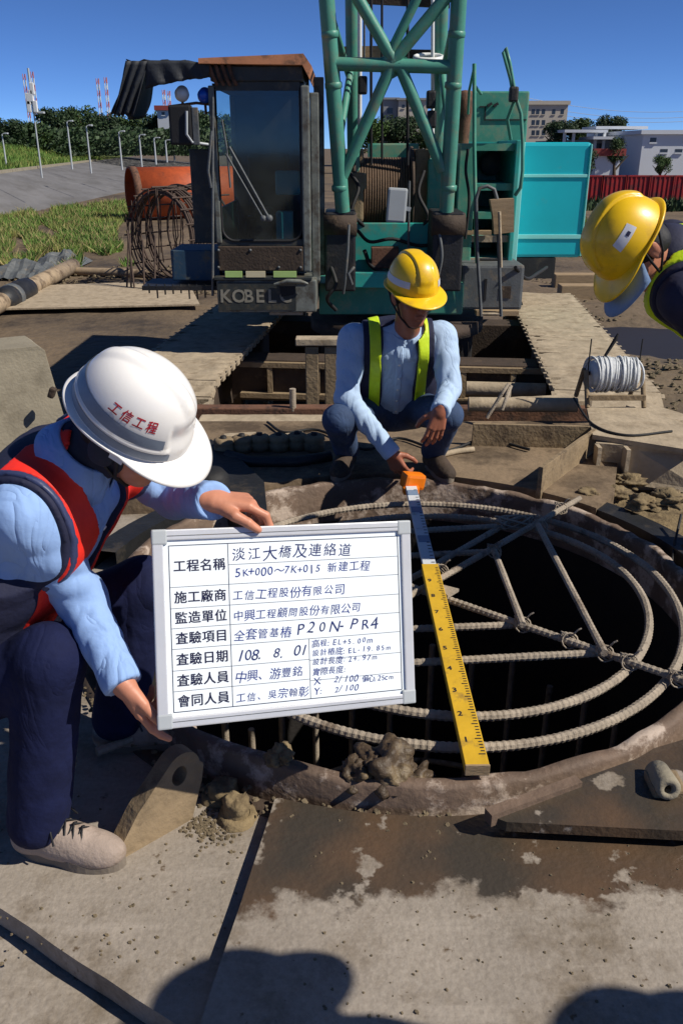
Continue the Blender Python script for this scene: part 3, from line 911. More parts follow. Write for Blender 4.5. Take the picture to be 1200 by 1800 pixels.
# red site barriers on the right
k = 0
for i in range(5):
    a = U(1016 + i * 42, 308, 47); b = U(1016 + i * 42 + 40.5, 352, 47)
    lab = ['red steel site barrier touching the crane side panel', 'red steel site barrier, second from the crane panel', 'red steel site barrier above the bending worker helmet',
           'red steel site barrier behind the bending worker back', 'red steel site barrier cut by the right picture edge'][i]
    t = thing('site_barrier', lab, 'barrier', ((a.x + b.x) / 2, 47, ZG), 'red barriers along the site edge')
    zt, zb = a.z, b.z
    MB().bx(a.x + 0.05, b.x - 0.05, 47, 47.06, zb, zt - 0.05).build('panel', MATS['barrier_red'], t)
    fr = MB().bx(a.x, a.x + 0.08, 46.95, 47.1, ZG, zt).bx(b.x - 0.08, b.x, 46.95, 47.1, ZG, zt).bx(a.x + 0.08, b.x - 0.08, 46.96, 47.09, zt - 0.07, zt)
    fr.build('frame', MATS['barrier_red'], t)
    for q in range(4):
        xx = a.x + 0.25 + q * (b.x - a.x - 0.4) / 4
        MB().bx(xx, xx + 0.07, 46.97, 46.999, zb + 0.05, zt - 0.09).build('rib', MATS['barrier_red'], t)


# street lamps on the embankment crest
def lamp(u, vt, vb, Y, arm, label, tall=False):
    zb = 0.28
    top = U(u, vt, Y); base = Vector((top.x, Y, zb))
    t = thing('street_lamp', label, 'street lamp', base, 'street lamps along the embankment')
    r = 0.0007 * Y
    MB().tube([base, Vector((top.x, Y, top.z))], [r * 1.5, r], 8).build('pole', MATS['lamp_grey'], t)
    a = MB(); L = arm * Y / FPX
    a.tube([(top.x, Y, top.z - 0.02), (top.x + L * 0.5, Y, top.z + 0.05), (top.x + L, Y, top.z + 0.06)], r * 0.7, 6)
    a.build('arm', MATS['lamp_grey'], t)
    MB().box((top.x + L * 1.05, Y, top.z + 0.05), (abs(L) * 0.7, 0.25, 0.09), None, 0.02).build('lamp_head', MATS['lamp_grey'], t)
    return t


t = lamp(60, 200, 295, 44, 12, 'tall lamp pole with white antenna panels at the far left')
tp = U(60, 200, 44)
mb = MB(); mb.tube([tp, tp + Vector((0, 0, 1.9))], 0.05, 8); mb.build('mast', MATS['lamp_grey'], t)
for dz, dx in ((0.3, -0.14), (0.3, 0.15), (0.75, 0.02), (1.05, 0.1), (0.62, -0.12)):
    MB().box(tp + Vector((dx, -0.12, dz)), (0.2, 0.14, 0.5), None, 0.03).build('antenna_panel', MATS['white_plastic'], t)
for (u, vt, vb, Y, lab) in [(118, 214, 255, 62, 'street lamp with curved arm in front of the tallest ridge tree'),
                            (152, 222, 287, 52, 'street lamp first to the right of the antenna pole on the slope crest'),
                            (209, 232, 281, 60, 'street lamp left of the hanging tarpaulin end'), (245, 238, 278, 70, 'street lamp below the hanging tarpaulin end'),
                            (271, 243, 276, 80, 'street lamp second to the right of the tarpaulin end'), (291, 247, 274, 92, 'short street lamp left of the cab mirror'),
                            (305, 250, 272, 104, 'smallest street lamp just left of the cab mirror'), (4, 236, 262, 60, 'street lamp cut by the left picture edge')]:
    lamp(u, vt, vb, Y, 7, lab)


# red and white lattice masts on the skyline
def mast(u, vt, Y, label):
    top = U(u, vt, Y); base = Vector((top.x, Y, 1.5))
    t = thing('lattice_mast', label, 'mast', base, 'striped masts on the skyline')
    n = 12; w = 0.2
    for i in range(n):
        z0 = base.z + (top.z - base.z) * i / n; z1 = base.z + (top.z - base.z) * (i + 1) / n
        mb = MB()
        for sx, sy in ((-1, -1), (1, -1), (0, 1)):
            mb.tube([(top.x + sx * w, Y + sy * w, z0), (top.x + sx * w, Y + sy * w, z1)], 0.06, 5)
        mb.tube([(top.x - w, Y - w, z0), (top.x + w, Y - w, z1)], 0.045, 5)
        mb.build('segment', MATS['mast_red' if i % 2 else 'white_plastic'], t)


for u, vt, lab in ((43, 130, 'leftmost striped mast on the skyline'), (57, 126, 'striped mast beside the antenna pole'), (172, 138, 'left mast of the pair above the ridge trees'),
                   (186, 136, 'right mast of the pair above the ridge trees'), (288, 158, 'left mast of the pair under the tarpaulin'), (297, 160, 'right mast of the pair under the tarpaulin')):
    mast(u, vt, 150, lab)
# overhead cables at the right
for v0, v1 in ((160, 193), (172, 203), (180, 210)):
    a = U(925, v0 + 12, 170); b = U(1260, v1, 170)
    pts = [a.lerp(b, i / 12) - Vector((0, 0, 1.2 * math.sin(math.pi * i / 12))) for i in range(13)]
    o = MB().tube(pts, 0.035, 4).build('overhead_cable', MATS['lamp_grey'])
    tag(o, {160: 'uppermost thin overhead cable across the sky at right', 172: 'middle thin overhead cable across the sky at right', 180: 'lowest thin overhead cable across the sky at right'}[v0], 'cable', 'cables in the right sky')

# ---------------------------------------------------------------- yard clutter on the left
# orange casing pipe lying behind the rebar cage
R = 1.04
A = Vector((U(229, 340, 38.0).x, 38.0, ZG + R)); B = Vector((U(420, 340, 40.0).x, 40.0, ZG + R))
t = thing('casing_pipe', 'large orange steel casing pipe lying behind the rebar cage', 'pipe', ((A.x + B.x) / 2, 39, ZG))
d = (B - A).normalized()
MB().lathe([(R - 0.04, 0), (R, 0), (R, (B - A).length), (R - 0.04, (B - A).length), (R - 0.04, 0)], A, d, 40).build('shell', MATS['orange_pipe'], t)
MB().lathe([(R + 0.004, 0.0), (R + 0.03, 0.0), (R + 0.03, 0.28), (R + 0.004, 0.28)], A + d * 0.01, d, 40).build('end_collar', MATS['rust'], t)

# rebar cage lying on its side, open end to the camera
cgc = U(277, 392, 19.0); RC = 1.0
cgc = Vector((cgc.x, 19.0, ZG + RC + 0.05))
t = thing('rebar_hoop_cage', 'dark rusty rebar hoop cage lying on the grass left of the cab', 'rebar cage', (cgc.x, 19, ZG))
ax = Vector((0.75, 1, 0)).normalized(); ex = Vector((1, -0.75, 0)).normalized(); ez = Vector((0, 0, 1))
for i in range(17):
    rr = RC * random.uniform(0.88, 1.03); o_ = cgc + ax * (0.05 * i + (0.4 if i > 13 else 0)) + Vector((random.uniform(-.05, .05), 0, random.uniform(-.05, .05)))
    pts = [o_ + ex * rr * math.cos(k / 32 * 2 * math.pi) + ez * rr * math.sin(k / 32 * 2 * math.pi) for k in range(32)]
    MB().tube(pts, 0.022, 6, closed=True).build('hoop', MATS['cage_dark'], t)
for k in range(20):
    an = k / 20 * 2 * math.pi
    p = cgc + ex * RC * math.cos(an) + ez * RC * math.sin(an)
    MB().tube([p - ax * 0.08, p + ax * 1.6], 0.017, 6).build('long_bar', MATS['cage_dark'], t)
for k in range(16):
    x = -RC * 0.9 + k * RC * 1.8 / 15
    h = math.sqrt(max(0.02, RC * RC - x * x))
    p = cgc + ex * x + ax * random.uniform(-0.1, 0.2)
    MB().tube([p + ez * h * 0.98, p + ez * (h * 0.1) + ex * random.uniform(-.08, .08), p - ez * random.uniform(0.2, h) + ex * random.uniform(-.2, .2)], 0.013, 5).build('wire', MATS['cage_dark'], t)
for k, (dx, lean) in enumerate(((-0.62, 0.06), (-0.5, 0.0), (-0.4, -0.12), (-0.18, -0.02), (0.05, .03))):
    p = Vector((cgc.x + dx, 18.3 - 0.1 * k, ZG))
    mb = MB().tube([p, p + Vector((lean, 0.35, 1.05 + 0.1 * (k % 3)))], 0.02, 6).build('steel_stake', MATS['cage_dark'])
    tag(mb, ['leftmost steel stake leaning on the hoop cage', 'second steel stake leaning on the hoop cage', 'tilted steel stake crossing its neighbour before the hoop cage',
             'steel stake under the middle of the hoop cage', 'rightmost steel stake before the hoop cage'][k], 'stake', 'stakes before the hoop cage')

# tremie pipe with coupling at the far left
pa = G(131, 482, ZG); pb = G(-70, 592, ZG); pa.z = pb.z = ZG + 0.2
t = thing('concrete_pipe', 'beige delivery pipe with dark coupling lying at the left edge', 'pipe', ((pa.x + pb.x) / 2, 14, ZG))
d = (pb - pa); L = d.length; d.normalize()
MB().lathe([(0.13, 0), (0.17, 0), (0.17, L * 0.50), (0.13, L * 0.50)], pa, d, 20).build('tube', MATS['pipe_beige'], t)
MB().lathe([(0.17, L * 0.50), (0.22, L * 0.50), (0.235, L * 0.53), (0.235, L * 0.60), (0.2, L * 0.62), (0.235, L * 0.64), (0.235, L * 0.70), (0.17, L * 0.71)], pa, d, 20).build('coupling', MATS['black_steel'], t)
MB().lathe([(0.2, L * 0.615), (0.245, L * 0.62), (0.245, L * 0.645), (0.2, L * 0.65)], pa, d, 20).build('clamp_ring', MATS['tank_grey'], t)
MB().lathe([(0.17, L * 0.71), (0.17, L * 1.0), (0.13, L)], pa, d, 20).build('tube', MATS['pipe_beige'], t)
# pale pipe lying across the grass
pa = U(100, 442, 21.0); pb = U(300, 452, 20.4); pa.z = pb.z = ZG + 0.10
o = MB().cyl(pa, pb, 0.1, n=14).build('steel_pipe', MATS['pipe_beige']); tag(o, 'pale steel pipe lying on the grass beneath the hoop cage', 'pipe')
# grey tarpaulin heaps
for i, (u, v, Y, w, h, lab) in enumerate([(104, 428, 23, 0.62, 0.42, 'crumpled grey sheet on the grass left of the hoop cage'),
                                          (40, 458, 21, 0.8, 0.34, 'folded grey corrugated sheets at the far left edge')]):
    p = U(u, v, Y); p.z = ZG
    vs = []; n = 18
    for j in range(n):
        for k in range(n):
            x = (k / (n - 1) * 2 - 1); y = (j / (n - 1) * 2 - 1)
            f = max(0, 1 - max(abs(x), abs(y)) ** 2.5)
            z = h * f * (0.65 + 0.6 * mnoise.noise(Vector((x * 2.3 + i * 9, y * 2.3, 0)))) + (0.07 * abs(math.sin(x * 9)) if i else 0)
            vs.append((p.x + x * w, p.y + y * w * 1.2, p.z + 0.01 + max(0, z)))
    mb = MB().add(vs, [(j * n + k, j * n + k + 1, (j + 1) * n + k + 1, (j + 1) * n + k) for j in range(n - 1) for k in range(n - 1)])
    o = mb.build('tarpaulin_heap', MATS['tank_grey']); tag(o, lab, 'tarpaulin')
# steel road plates on the lower ground at the left
t_ = [((60, 512), (330, 502), (352, 546), (-80, 556), 'sunlit muddy road plate on the lower ground left of the crane')]
for (p1, p2, p3, p4, lab) in t_:
    q = [G(*p, ZG) for p in (p1, p2, p3, p4)]
    poly = [(v.x, v.y, ZG + 0.09) for v in q]
    o = MB().prism(poly, (0, 0, 0.03)).build('road_plate', MATS['track_mud']); tag(o, lab, 'steel plate')
# timber mats beyond the right track
for i, (u0, u1, v, lab) in enumerate([(985, 1110, 476, 'nearest timber baulk beside the crane counterweight'), (975, 1080, 456, 'far timber baulk beside the crane counterweight')]):
    a = U(u0, v, 17.5 + i * 1.6); b = U(u1, v, 17.5 + i * 1.6); a.z = b.z = ZG + 0.14
    o = MB().bar(a, b, 0.34, 0.3, bev=0.02).build('timber_baulk', MATS['wood']); tag(o, lab, 'timber', 'timber by the crane')
# wet patch right of the track, its dark colour includes a painted shadow
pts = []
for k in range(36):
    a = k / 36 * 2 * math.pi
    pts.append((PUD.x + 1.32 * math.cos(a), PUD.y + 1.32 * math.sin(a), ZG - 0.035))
o = MB().add(pts, [tuple(range(36))]).build('shaded_puddle', MATS['shaded_puddle_mat']); tag(o, kind='structure')

# ================================================================== CRAWLER CRANE
crane = thing('crawler_crane', 'turquoise crawler crane with lattice boom, dusty cab and mud caked tracks', 'crane', (0.4, 9.8, ZG))


def cp(name, mb, m, parent=None): return mb.build(name, MATS[m], parent or crane)


# ---- tracks: yawed 6 degrees
YAW = math.radians(6.0)
fw = Vector((math.sin(YAW), math.cos(YAW), 0)); rt_ = Vector((math.cos(YAW), -math.sin(YAW), 0))


def make_track(center_near, n_len, width, nm):
    """center_near: ground point under the near idler axle"""
    r = 0.44; L = n_len
    fr = MB()
    a = center_near + Vector((0, 0, 0.47)); b = a + fw * L
    fr.bar(a + fw * 0.35, b - fw * 0.35, 0.34, 0.5)
    frame = cp('track_frame', fr, 'mud_dark')
    for k, p in enumerate((a, b)):
        mb = MB(); mb.lathe([(0.05, -0.2), (0.30, -0.2), (0.36, -0.14), (0.36, 0.14), (0.30, 0.2), (0.05, 0.2)], p, rt_, 24)
        cp('idler_wheel', mb, 'mud_dark', frame)
    for k in range(6):
        mb = MB(); mb.lathe([(0.03, -0.2), (0.13, -0.2), (0.13, 0.2), (0.03, 0.2)], a + fw * (0.55 + k * (L - 1.1) / 5) - Vector((0, 0, 0.28)), rt_, 14)
        cp('roller', mb, 'mud_dark', frame)
    # shoe: one mesh, shared
    pitch = 0.2
    per = 2 * L + 2 * math.pi * r; n = int(per / pitch); pitch = per / n
    sh = MB()
    sh.box((0, 0, 0), (width, pitch * 1.02, 0.035))
    sh.box((0, -pitch * 0.38, 0.0185), (width * 0.985, 0.05, 0.006))
    for sx in (-1, 1):
        for q in (-0.30, -0.12, 0.1):
            sh.box((sx * (width * (0.5 + q * 0.25) * 0.9), pitch * 0.30, 0.0175), (0.10, 0.05, 0.004))
        sh.box((sx * (width / 2 - 0.03), pitch * 0.03, -0.035), (0.05, pitch * 0.5, 0.05))
    me = sh.mesh('track_shoe'); me.materials.append(MATS['track_mud'])
    for i in range(n):
        s = i * pitch
        if s < L:
            p = a + fw * s + Vector((0, 0, r)); ang = 0
        elif s < L + math.pi * r:
            ang = (s - L) / r; p = b + fw * r * math.sin(ang) + Vector((0, 0, r * math.cos(ang)))
        elif s < 2 * L + math.pi * r:
            ang = math.pi; p = b - fw * (s - L - math.pi * r) + Vector((0, 0, -r))
        else:
            ang = math.pi + (s - 2 * L - math.pi * r) / r; p = a + fw * r * math.sin(ang) + Vector((0, 0, r * math.cos(ang)))
        o = bpy.data.objects.new('track_shoe', me); COL.objects.link(o)
        o.parent = frame; o.matrix_parent_inverse = wm(frame).inverted()
        o.location = p + Vector((0, 0, random.uniform(-.0015, .0015)))
        R = Matrix.Rotation(-YAW, 4, 'Z') @ Matrix.Rotation(-ang + random.uniform(-.004, .004), 4, 'X')
        o.rotation_euler = R.to_euler()
    # dried mud caked over the upper run, worn through at the shoe ends
    nx_, ns_ = 26, 150; vs = []; fs = []
    s0_, s1_ = -1.0, L + 0.2
    for i in range(ns_ + 1):
        s = s0_ + (s1_ - s0_) * i / ns_
        for k in range(nx_ + 1):
            w_ = (k / nx_ - 0.5) * (width - 0.02)
            q = a + fw * s + rt_ * w_
            nz = mnoise.fractal(Vector((q.x * 5, q.y * 5, 1.7)), 1.0, 2.0, 5)
            ph = ((s / pitch) + 0.5) % 1.0
            hgt = 0.024 + 0.012 * nz - 0.010 * max(0, 1 - abs(ph - 0.5) / 0.07) * (1 if s < L * 0.5 else 0.45) - 0.016 * max(0, abs(w_) / (width / 2) - 0.8) * 5 * (0.6 + 0.4 * math.sin(ph * 6.283))
            if s < 0:
                an = s / r
                p_ = a + fw * (r + hgt) * math.sin(an) + rt_ * w_ + Vector((0, 0, (r + hgt) * math.cos(an)))
            else:
                p_ = q + Vector((0, 0, r + hgt))
            vs.append(p_)
    fs = [(i * (nx_ + 1) + k, i * (nx_ + 1) + k + 1, (i + 1) * (nx_ + 1) + k + 1, (i + 1) * (nx_ + 1) + k) for i in range(ns_) for k in range(nx_)]
    cp('mud_cake', MB().add(vs, fs, True), 'track_mud', frame)
    return frame


mid_near = Vector((0.36, 7.2, ZG + 0.02))
make_track(mid_near + rt_ * 1.86, 4.9, 0.86, 'r')
make_track(mid_near - rt_ * 1.9, 4.9, 0.92, 'l')
# car body beams between the tracks
base = mid_near + Vector((0, 0, 0.62))
mb = MB().bar(base + fw * 1.3 - rt_ * 1.6, base + fw * 1.3 + rt_ * 1.6, 0.34, 0.42, bev=0.01); cp('cross_beam', mb, 'mud_dark')
mb = MB().bar(base + fw * 3.4 - rt_ * 1.6, base + fw * 3.4 + rt_ * 1.6, 0.4, 0.42, bev=0.01); cp('cross_beam', mb, 'mud_dark')
mb = MB().bar(base + fw * 1.12 - rt_ * 1.5 + Vector((0, 0, 0.17)), base + fw * 1.12 + rt_ * 1.5 + Vector((0, 0, 0.17)), 0.10, 0.05); cp('beam_flange', mb, 'mud_steel')
mb = MB().bar(base + fw * 1.12 - rt_ * 1.5 - Vector((0, 0, 0.14)), base + fw * 1.12 + rt_ * 1.5 - Vector((0, 0, 0.14)), 0.14, 0.05); cp('beam_flange', mb, 'mud_steel')
for s in (-1.2, -0.72, 0.72, 1.2):
    mb = MB().bar(base + fw * 1.12 + rt_ * s - Vector((0, 0, 0.11)), base + fw * 1.12 + rt_ * s + Vector((0, 0, 0.144)), 0.05, 0.09); cp('stiffener', mb, 'mud_steel')
mb = MB().cyl(base + fw * 0.95 + rt_ * 0.75 + Vector((0, 0, .02)), base + fw * 0.95 + rt_ * 1.5 + Vector((0, 0, .02)), 0.07); cp('axle_tube', mb, 'track_mud')
mb = MB().lathe([(0.2, -0.3), (0.85, -0.3), (0.85, 0.02), (0.95, 0.03), (0.95, 0.16), (0.2, 0.16)], base + fw * 2.4 + Vector((0, 0, 0.3)), (0, 0, 1), 36); cp('slew_ring', mb, 'mud_dark')

# ---- cab
YC = 8.3
cab = crane
x0 = U(375, 300, YC).x; x1 = U(541, 300, YC).x
zr = U(450, 150, YC).z; zg = U(450, 428, YC).z; zs = U(450, 478, YC).z; zb = U(450, 545, YC).z
cabD = 1.55


def cc(name, mb, m, parent=None): return mb.build(name, MATS[m], parent or cab)


# posts
cc('corner_post', MB().bx(x0 - 0.01, x0 + 0.045, YC, YC + 0.07, zg, zr, 0.012), 'cab_grey')
cc('corner_post', MB().bx(x1 - 0.055, x1 + 0.02, YC - 0.01, YC + 0.08, zs, zr, 0.014), 'cab_grey')
cc('corner_post', MB().bx(x1 - 0.05, x1, YC + cabD - 0.07, YC + cabD, zs, zr, 0.012), 'cab_grey')
cc('corner_post', MB().bx(x0, x0 + 0.05, YC + cabD - 0.07, YC + cabD, zs, zr, 0.012), 'cab_grey')
cc('corner_post', MB().bx(x1 - 0.05, x1 - 0.003, YC + 0.74, YC + 0.82, zg, zr, 0.012), 'cab_dark')
# windscreen with rounded lower corners
gx0, gx1 = x0 + 0.05, x1 - 0.06
poly = []
rr = 0.12
for (px, pz, a0) in ((gx0 + rr, zg + rr + .02, math.pi), (gx1 - rr, zg + rr + .02, 1.5 * math.pi)):
    for k in range(7):
        a = a0 + k / 6 * math.pi / 2
        poly.append((px + rr * math.cos(a), YC + 0.02, pz + rr * math.sin(a)))
poly += [(gx1, YC + 0.02, zr - 0.02), (gx0, YC + 0.02, zr - 0.02)]
cc('windscreen', MB().prism(poly, (0, 0.008, 0)), 'cab_glass')
cc('windscreen_seal', MB().tube([(p[0], p[1] - 0.003, p[2]) for p in poly], 0.014, 6, closed=True), 'rubber')
cc('front_sill', MB().bx(x0, x1 - 0.06, YC + 0.012, YC + 0.05, zg - 0.02, zg + 0.035), 'cab_dark')
cc('top_rail', MB().bx(x0 + 0.05, x1 - 0.06, YC + 0.005, YC + 0.06, zr - 0.04, zr + 0.03), 'cab_dark')
cc('side_window', MB().bx(x1 - 0.02, x1 - 0.012, YC + 0.09, YC + 0.73, zg + 0.05, zr - 0.05), 'cab_glass')
cc('side_window', MB().bx(x1 - 0.02, x1 - 0.012, YC + 0.83, YC + cabD - 0.08, zg + 0.05, zr - 0.05), 'cab_glass')
cc('side_panel', MB().bx(x1 - 0.03, x1 + 0.004, YC + 0.081, YC + cabD - 0.071, zs, zg + 0.04, 0.006), 'teal_dusty')
cc('side_panel', MB().bx(x0, x0 + 0.03, YC + 0.09, YC + cabD - 0.071, zs, zg + 0.3, 0.006), 'teal_dusty')
cc('rear_wall', MB().bx(x0 + 0.051, x1 - 0.051, YC + cabD - 0.06, YC + cabD - 0.02, zs, zr), 'interior')
cc('floor', MB().bx(x0 + 0.031, x1 - 0.031, YC + 0.06, YC + cabD - 0.07, zs - 0.02, zs + 0.05), 'interior')
cc('ceiling', MB().bx(x0 + 0.02, x1 - 0.02, YC + 0.07, YC + cabD - 0.07, zr - 0.01, zr + 0.02), 'interior')
cc('front_panel', MB().bx(x0 + 0.003, x1 - 0.057, YC - 0.015, YC + 0.03, zs + 0.01, zg - 0.025, 0.01), 'mud_dark')
# interior: seat, console, teal box
seat = cc('seat', MB().bx(x0 + 0.2, x0 + 0.62, YC + 0.7, YC + 1.1, zs + 0.06, zs + 0.45, 0.04), 'rubber')
cc('seat_back', MB().bx(x0 + 0.2, x0 + 0.62, YC + 1.1, YC + 1.22, zs + 0.3, zr - 0.55, 0.04), 'rubber', seat)
cc('console', MB().bx(x0 + 0.33, x0 + 0.5, YC + 0.25, YC + 0.45, zs + 0.06, zg + 0.3, 0.02), 'rubber')
cc('console_box', MB().bx(U(483, 400, YC).x, U(512, 400, YC).x, YC + 0.16, YC + 0.34, zs + 0.06, U(450, 372, YC + 0.2).z, 0.01), 'interior_teal')
cc('control_panel', MB().bx(x0 + 0.52, x1 - 0.1, YC + 0.5, YC + 0.62, zg + 0.4, zg + 0.62, 0.02), 'interior_teal')
# roof
zt0 = U(450, 118, YC).z
rf = cc('roof', MB().prism([(x0 - 0.06, YC - 0.12, zr + 0.16), (x0 - 0.06, YC - 0.12, zr + 0.20), (x1 - 0.02, YC - 0.12, zr + 0.235), (x1 + 0.05, YC - 0.12, zr + 0.14), (x1 + 0.02, YC - 0.12, zr + 0.06), (x1 - 0.03, YC - 0.12, zr + 0.15)], (0, cabD + 0.2, 0)), 'cab_roof')
cc('roof_box', MB().bx(x0 + 0.02, x1 - 0.03, YC - 0.02, YC + cabD, zr + 0.031, zr + 0.15, 0.01), 'cab_dark')
for k in range(4):
    xx = x0 + 0.02 + 0.055 * k
    cc('roof_bracket', MB().tube([(xx, YC - 0.05, zr + 0.16), (xx + 0.03, YC - 0.07, zr + 0.07), (xx + 0.06, YC - 0.03, zr + 0.0)], 0.016, 6), 'rust')
# wipers
wp = U(473, 384, YC - 0.03); w2 = U(463, 384, YC - 0.03)
cc('wiper', MB().tube([wp, U(403, 258, YC - 0.03)], 0.011, 6).tube([w2, U(397, 270, YC - 0.03)], 0.009, 6).tube([U(390, 210, YC - 0.025), U(399, 262, YC - 0.03), U(405, 330, YC - 0.025)], 0.009, 6)
   .lathe([(0.0, -0.03), (0.03, -0.03), (0.034, 0.02), (0.0, 0.02)], wp, (0, 1, 0), 12).lathe([(0.0, -0.03), (0.026, -0.03), (0.03, 0.02), (0.0, 0.02)], w2, (0, 1, 0), 12), 'tank_grey')
cc('handrail', MB().tube([U(372, 230, YC - 0.05), U(366, 300, YC - 0.06), U(371, 330, YC - 0.05)], 0.013, 7).tube([U(374, 170, YC - 0.04), U(374, 520, YC - 0.04)], 0.013, 7), 'tank_grey')
# lower bumper box with broken right end
bx0, bx1 = U(382, 510, YC - 0.1).x, U(556, 510, YC - 0.1).x
bm_ = cc('bumper', MB().bx(bx0, bx1, YC - 0.12, YC + 0.9, zb, zs - 0.06, 0.012), 'cab_grey')
cc('bumper_face', MB().bx(bx0 + 0.01, U(520, 510, YC - .12).x, YC - 0.128, YC - 0.12, zb + 0.02, zs - 0.08, 0.002), 'cab_dark', bm_)
cc('bumper_lip', MB().bx(bx0 - 0.02, bx1 - 0.04, YC - 0.14, YC - 0.02, zs - 0.058, zs - 0.03, 0.006), 'cab_dark', bm_)
cc('bumper_dent', MB().prism([U(490, 496, YC - 0.135), U(523, 493, YC - 0.135), U(516, 518, YC - 0.135), U(494, 522, YC - 0.135)], (0, 0.006, 0)), 'rubber', bm_)
cc('torn_lip', MB().tube([U(482, 500, YC - 0.15), U(505, 494, YC - 0.17), U(528, 495, YC - 0.17), U(541, 499, YC - 0.16)], [0.012, 0.02, 0.022, 0.01], 8), 'cab_grey', bm_)
for (u0, u1, m) in ((398, 428, 'sticker_green'), (434, 468, 'sticker_cream'), (482, 522, 'sticker_green')):
    p = U(u0, 479, YC - 0.05); q = U(u1, 489, YC - 0.05)
    cc('sticker', MB().bx(p.x, q.x, YC - 0.145, YC - 0.13, zs - 0.03, zs + 0.025), m, bm_)
cc('bumper_plate', MB().bx(U(475, 545, YC).x, U(533, 545, YC).x, YC - 0.1, YC + 0.05, zb - 0.03, zb - 0.003), 'track_mud', bm_)
# maker's lettering
mb = MB(); o_ = U(387, 531, YC - 0.131); s_ = 0.165
text_on(mb, 'KOBELC', s_, lambda x, y: (o_.x + x, YC - 0.132, o_.z + y), off=0.004, adv=0.112 / 0.62)
cc('lettering', mb, 'letter', bm_)
# side frame, lit grey edge right of the cab
cc('side_guard', MB().bx(x1 + 0.022, x1 + 0.10, YC + 0.1, YC + 0.16, zs - 0.1, zr - 0.05, 0.01), 'cab_grey')
cc('side_guard', MB().bx(x1 + 0.045, x1 + 0.14, YC + 0.5, YC + 0.55, zs - 0.1, zr + 0.1, 0.01), 'cab_grey')
# open door on the left and its lower parts
dx0 = U(338, 340, YC + 0.25).x
cc('open_door', MB().bx(dx0, x0 - 0.015, YC + 0.22, YC + 0.27, zg - 0.02, U(350, 262, YC + .22).z, 0.01), 'cab_dark')
cc('door_edge', MB().tube([(x0 - 0.02, YC + 0.2, zg - 0.02), (x0 - 0.02, YC + 0.2, U(350, 262, YC + .2).z)], 0.014, 6), 'tank_grey')
p = U(306, 436, YC + 0.3); q = U(372, 488, YC + 0.3)
cc('tool_box', MB().bx(p.x, x0 - 0.004, YC + 0.1, YC + 0.7, q.z, p.z, 0.01), 'box_blue')
p = U(258, 497, YC + 0.2)
cc('step', MB().bx(p.x, x0 - 0.005, YC - 0.02, YC + 0.5, p.z - 0.04, p.z), 'black_steel')
for k in range(8):
    u = 262 + k * 14; p = U(u, 505, YC)
    cc('step_spike', MB().tube([p + Vector((0, 0, 0.03)), p - Vector((0, 0, random.uniform(0.05, 0.12)))], 0.008, 5), 'black_steel')
# mirror
p = U(323, 220, YC - 0.1)
mir = cc('mirror', MB().box(p + Vector((-0.02, 0.0, 0)), (0.2, 0.1, 0.32), None, 0.02), 'rubber')
cc('mirror_face', MB().box(p + Vector((0.11, -0.03, -0.01)), (0.055, 0.03, 0.3), None, 0.006), 'tank_grey', mir)
cc('mirror_arm', MB().tube([U(328, 195, YC - 0.16), U(328, 236, YC - 0.16), U(338, 250, YC - 0.14), U(366, 254, YC - 0.06)], 0.012, 7), 'lamp_grey', mir)
# work lamps on the roof edge
for (u, v, m, lab) in ((320, 165, 'white_plastic', 'white round work lamp'), (360, 168, 'lamp_blue', 'blue round work lamp')):
    p = U(u, v, YC + 0.1)
    l_ = cc('work_lamp', MB().lathe([(0.0, 0.06), (0.05, 0.05), (0.065, 0.0), (0.06, -0.03), (0.0, -0.035)], p, (0.25, -0.8, 0.45), 18), m); l_['label'] = lab
    cc('lamp_stalk', MB().tube([p - Vector((0, 0, 0.05)), p - Vector((0, -0.02, 0.15))], 0.012, 6), 'rust', l_)
cc('lamp_rail', MB().tube([U(300, 187, YC + 0.12), U(345, 181, YC + 0.12), U(374, 184, YC + 0.1)], 0.012, 6), 'rust')
# black tarpaulin hanging from the roof to the left


def cloth(name, rows, label=None, par=None):
    """rows: list of lists of world points"""
    m_ = len(rows[0]); vs = [q for r in rows for q in r]
    mb = MB().add(vs, [(i * m_ + k, i * m_ + k + 1, (i + 1) * m_ + k + 1, (i + 1) * m_ + k) for i in range(len(rows) - 1) for k in range(m_ - 1)], True)
    o = mb.build(name, MATS['tarp'], par or crane)
    if label: o['label'] = label
    sd = o.modifiers.new('s', 'SOLIDIFY'); sd.thickness = 0.007
    return o


# flat top sheet, sagging front valance, flap hanging at the outer end
rows = []
for i in range(15):
    u = 368 - 146 * i / 14; v = 113 - 7 * min(1, i / 5)
    rows.append([U(u, v, YC - 0.06) + Vector((0, 1.3 * k / 8, -0.05 * math.sin(math.pi * k / 8) + 0.012 * math.sin(i * 1.9 + k * 1.3))) for k in range(9)])
aw = cloth('awning', rows, 'torn black tarpaulin drooping from the cab roof')
rows = []
for i in range(25):
    s_ = i / 24; u = 368 - 112 * s_; v = 113 - 7 * min(1, i / 8)
    dv = 22 + 26 * s_ ** 0.7 + 2.5 * mnoise.noise(Vector((i * 0.45, 2, 0))) + (12 * (s_ - 0.8) if s_ > 0.8 else 0)
    rows.append([U(u, v + dv * k / 6, YC - 0.065 - 0.02 * math.sin(i * 0.9 + k * 0.6) * k / 6) for k in range(7)])
cloth('valance', rows, None, aw)
rows = []
for i in range(15):
    s_ = i / 14
    rows.append([U(222 - 22 * k / 12 + (40 - 4 * k / 12) * s_ - 3 * s_ * (1 - s_), 107 + (96 + 3 * math.sin(i * 2.1)) * k / 12, YC - 0.07 - 0.03 * math.sin(i * 1.25 + 0.3 * k) * (0.3 + k / 12)) for k in range(13)])
cloth('hanging_flap', rows, None, aw)
rows = []
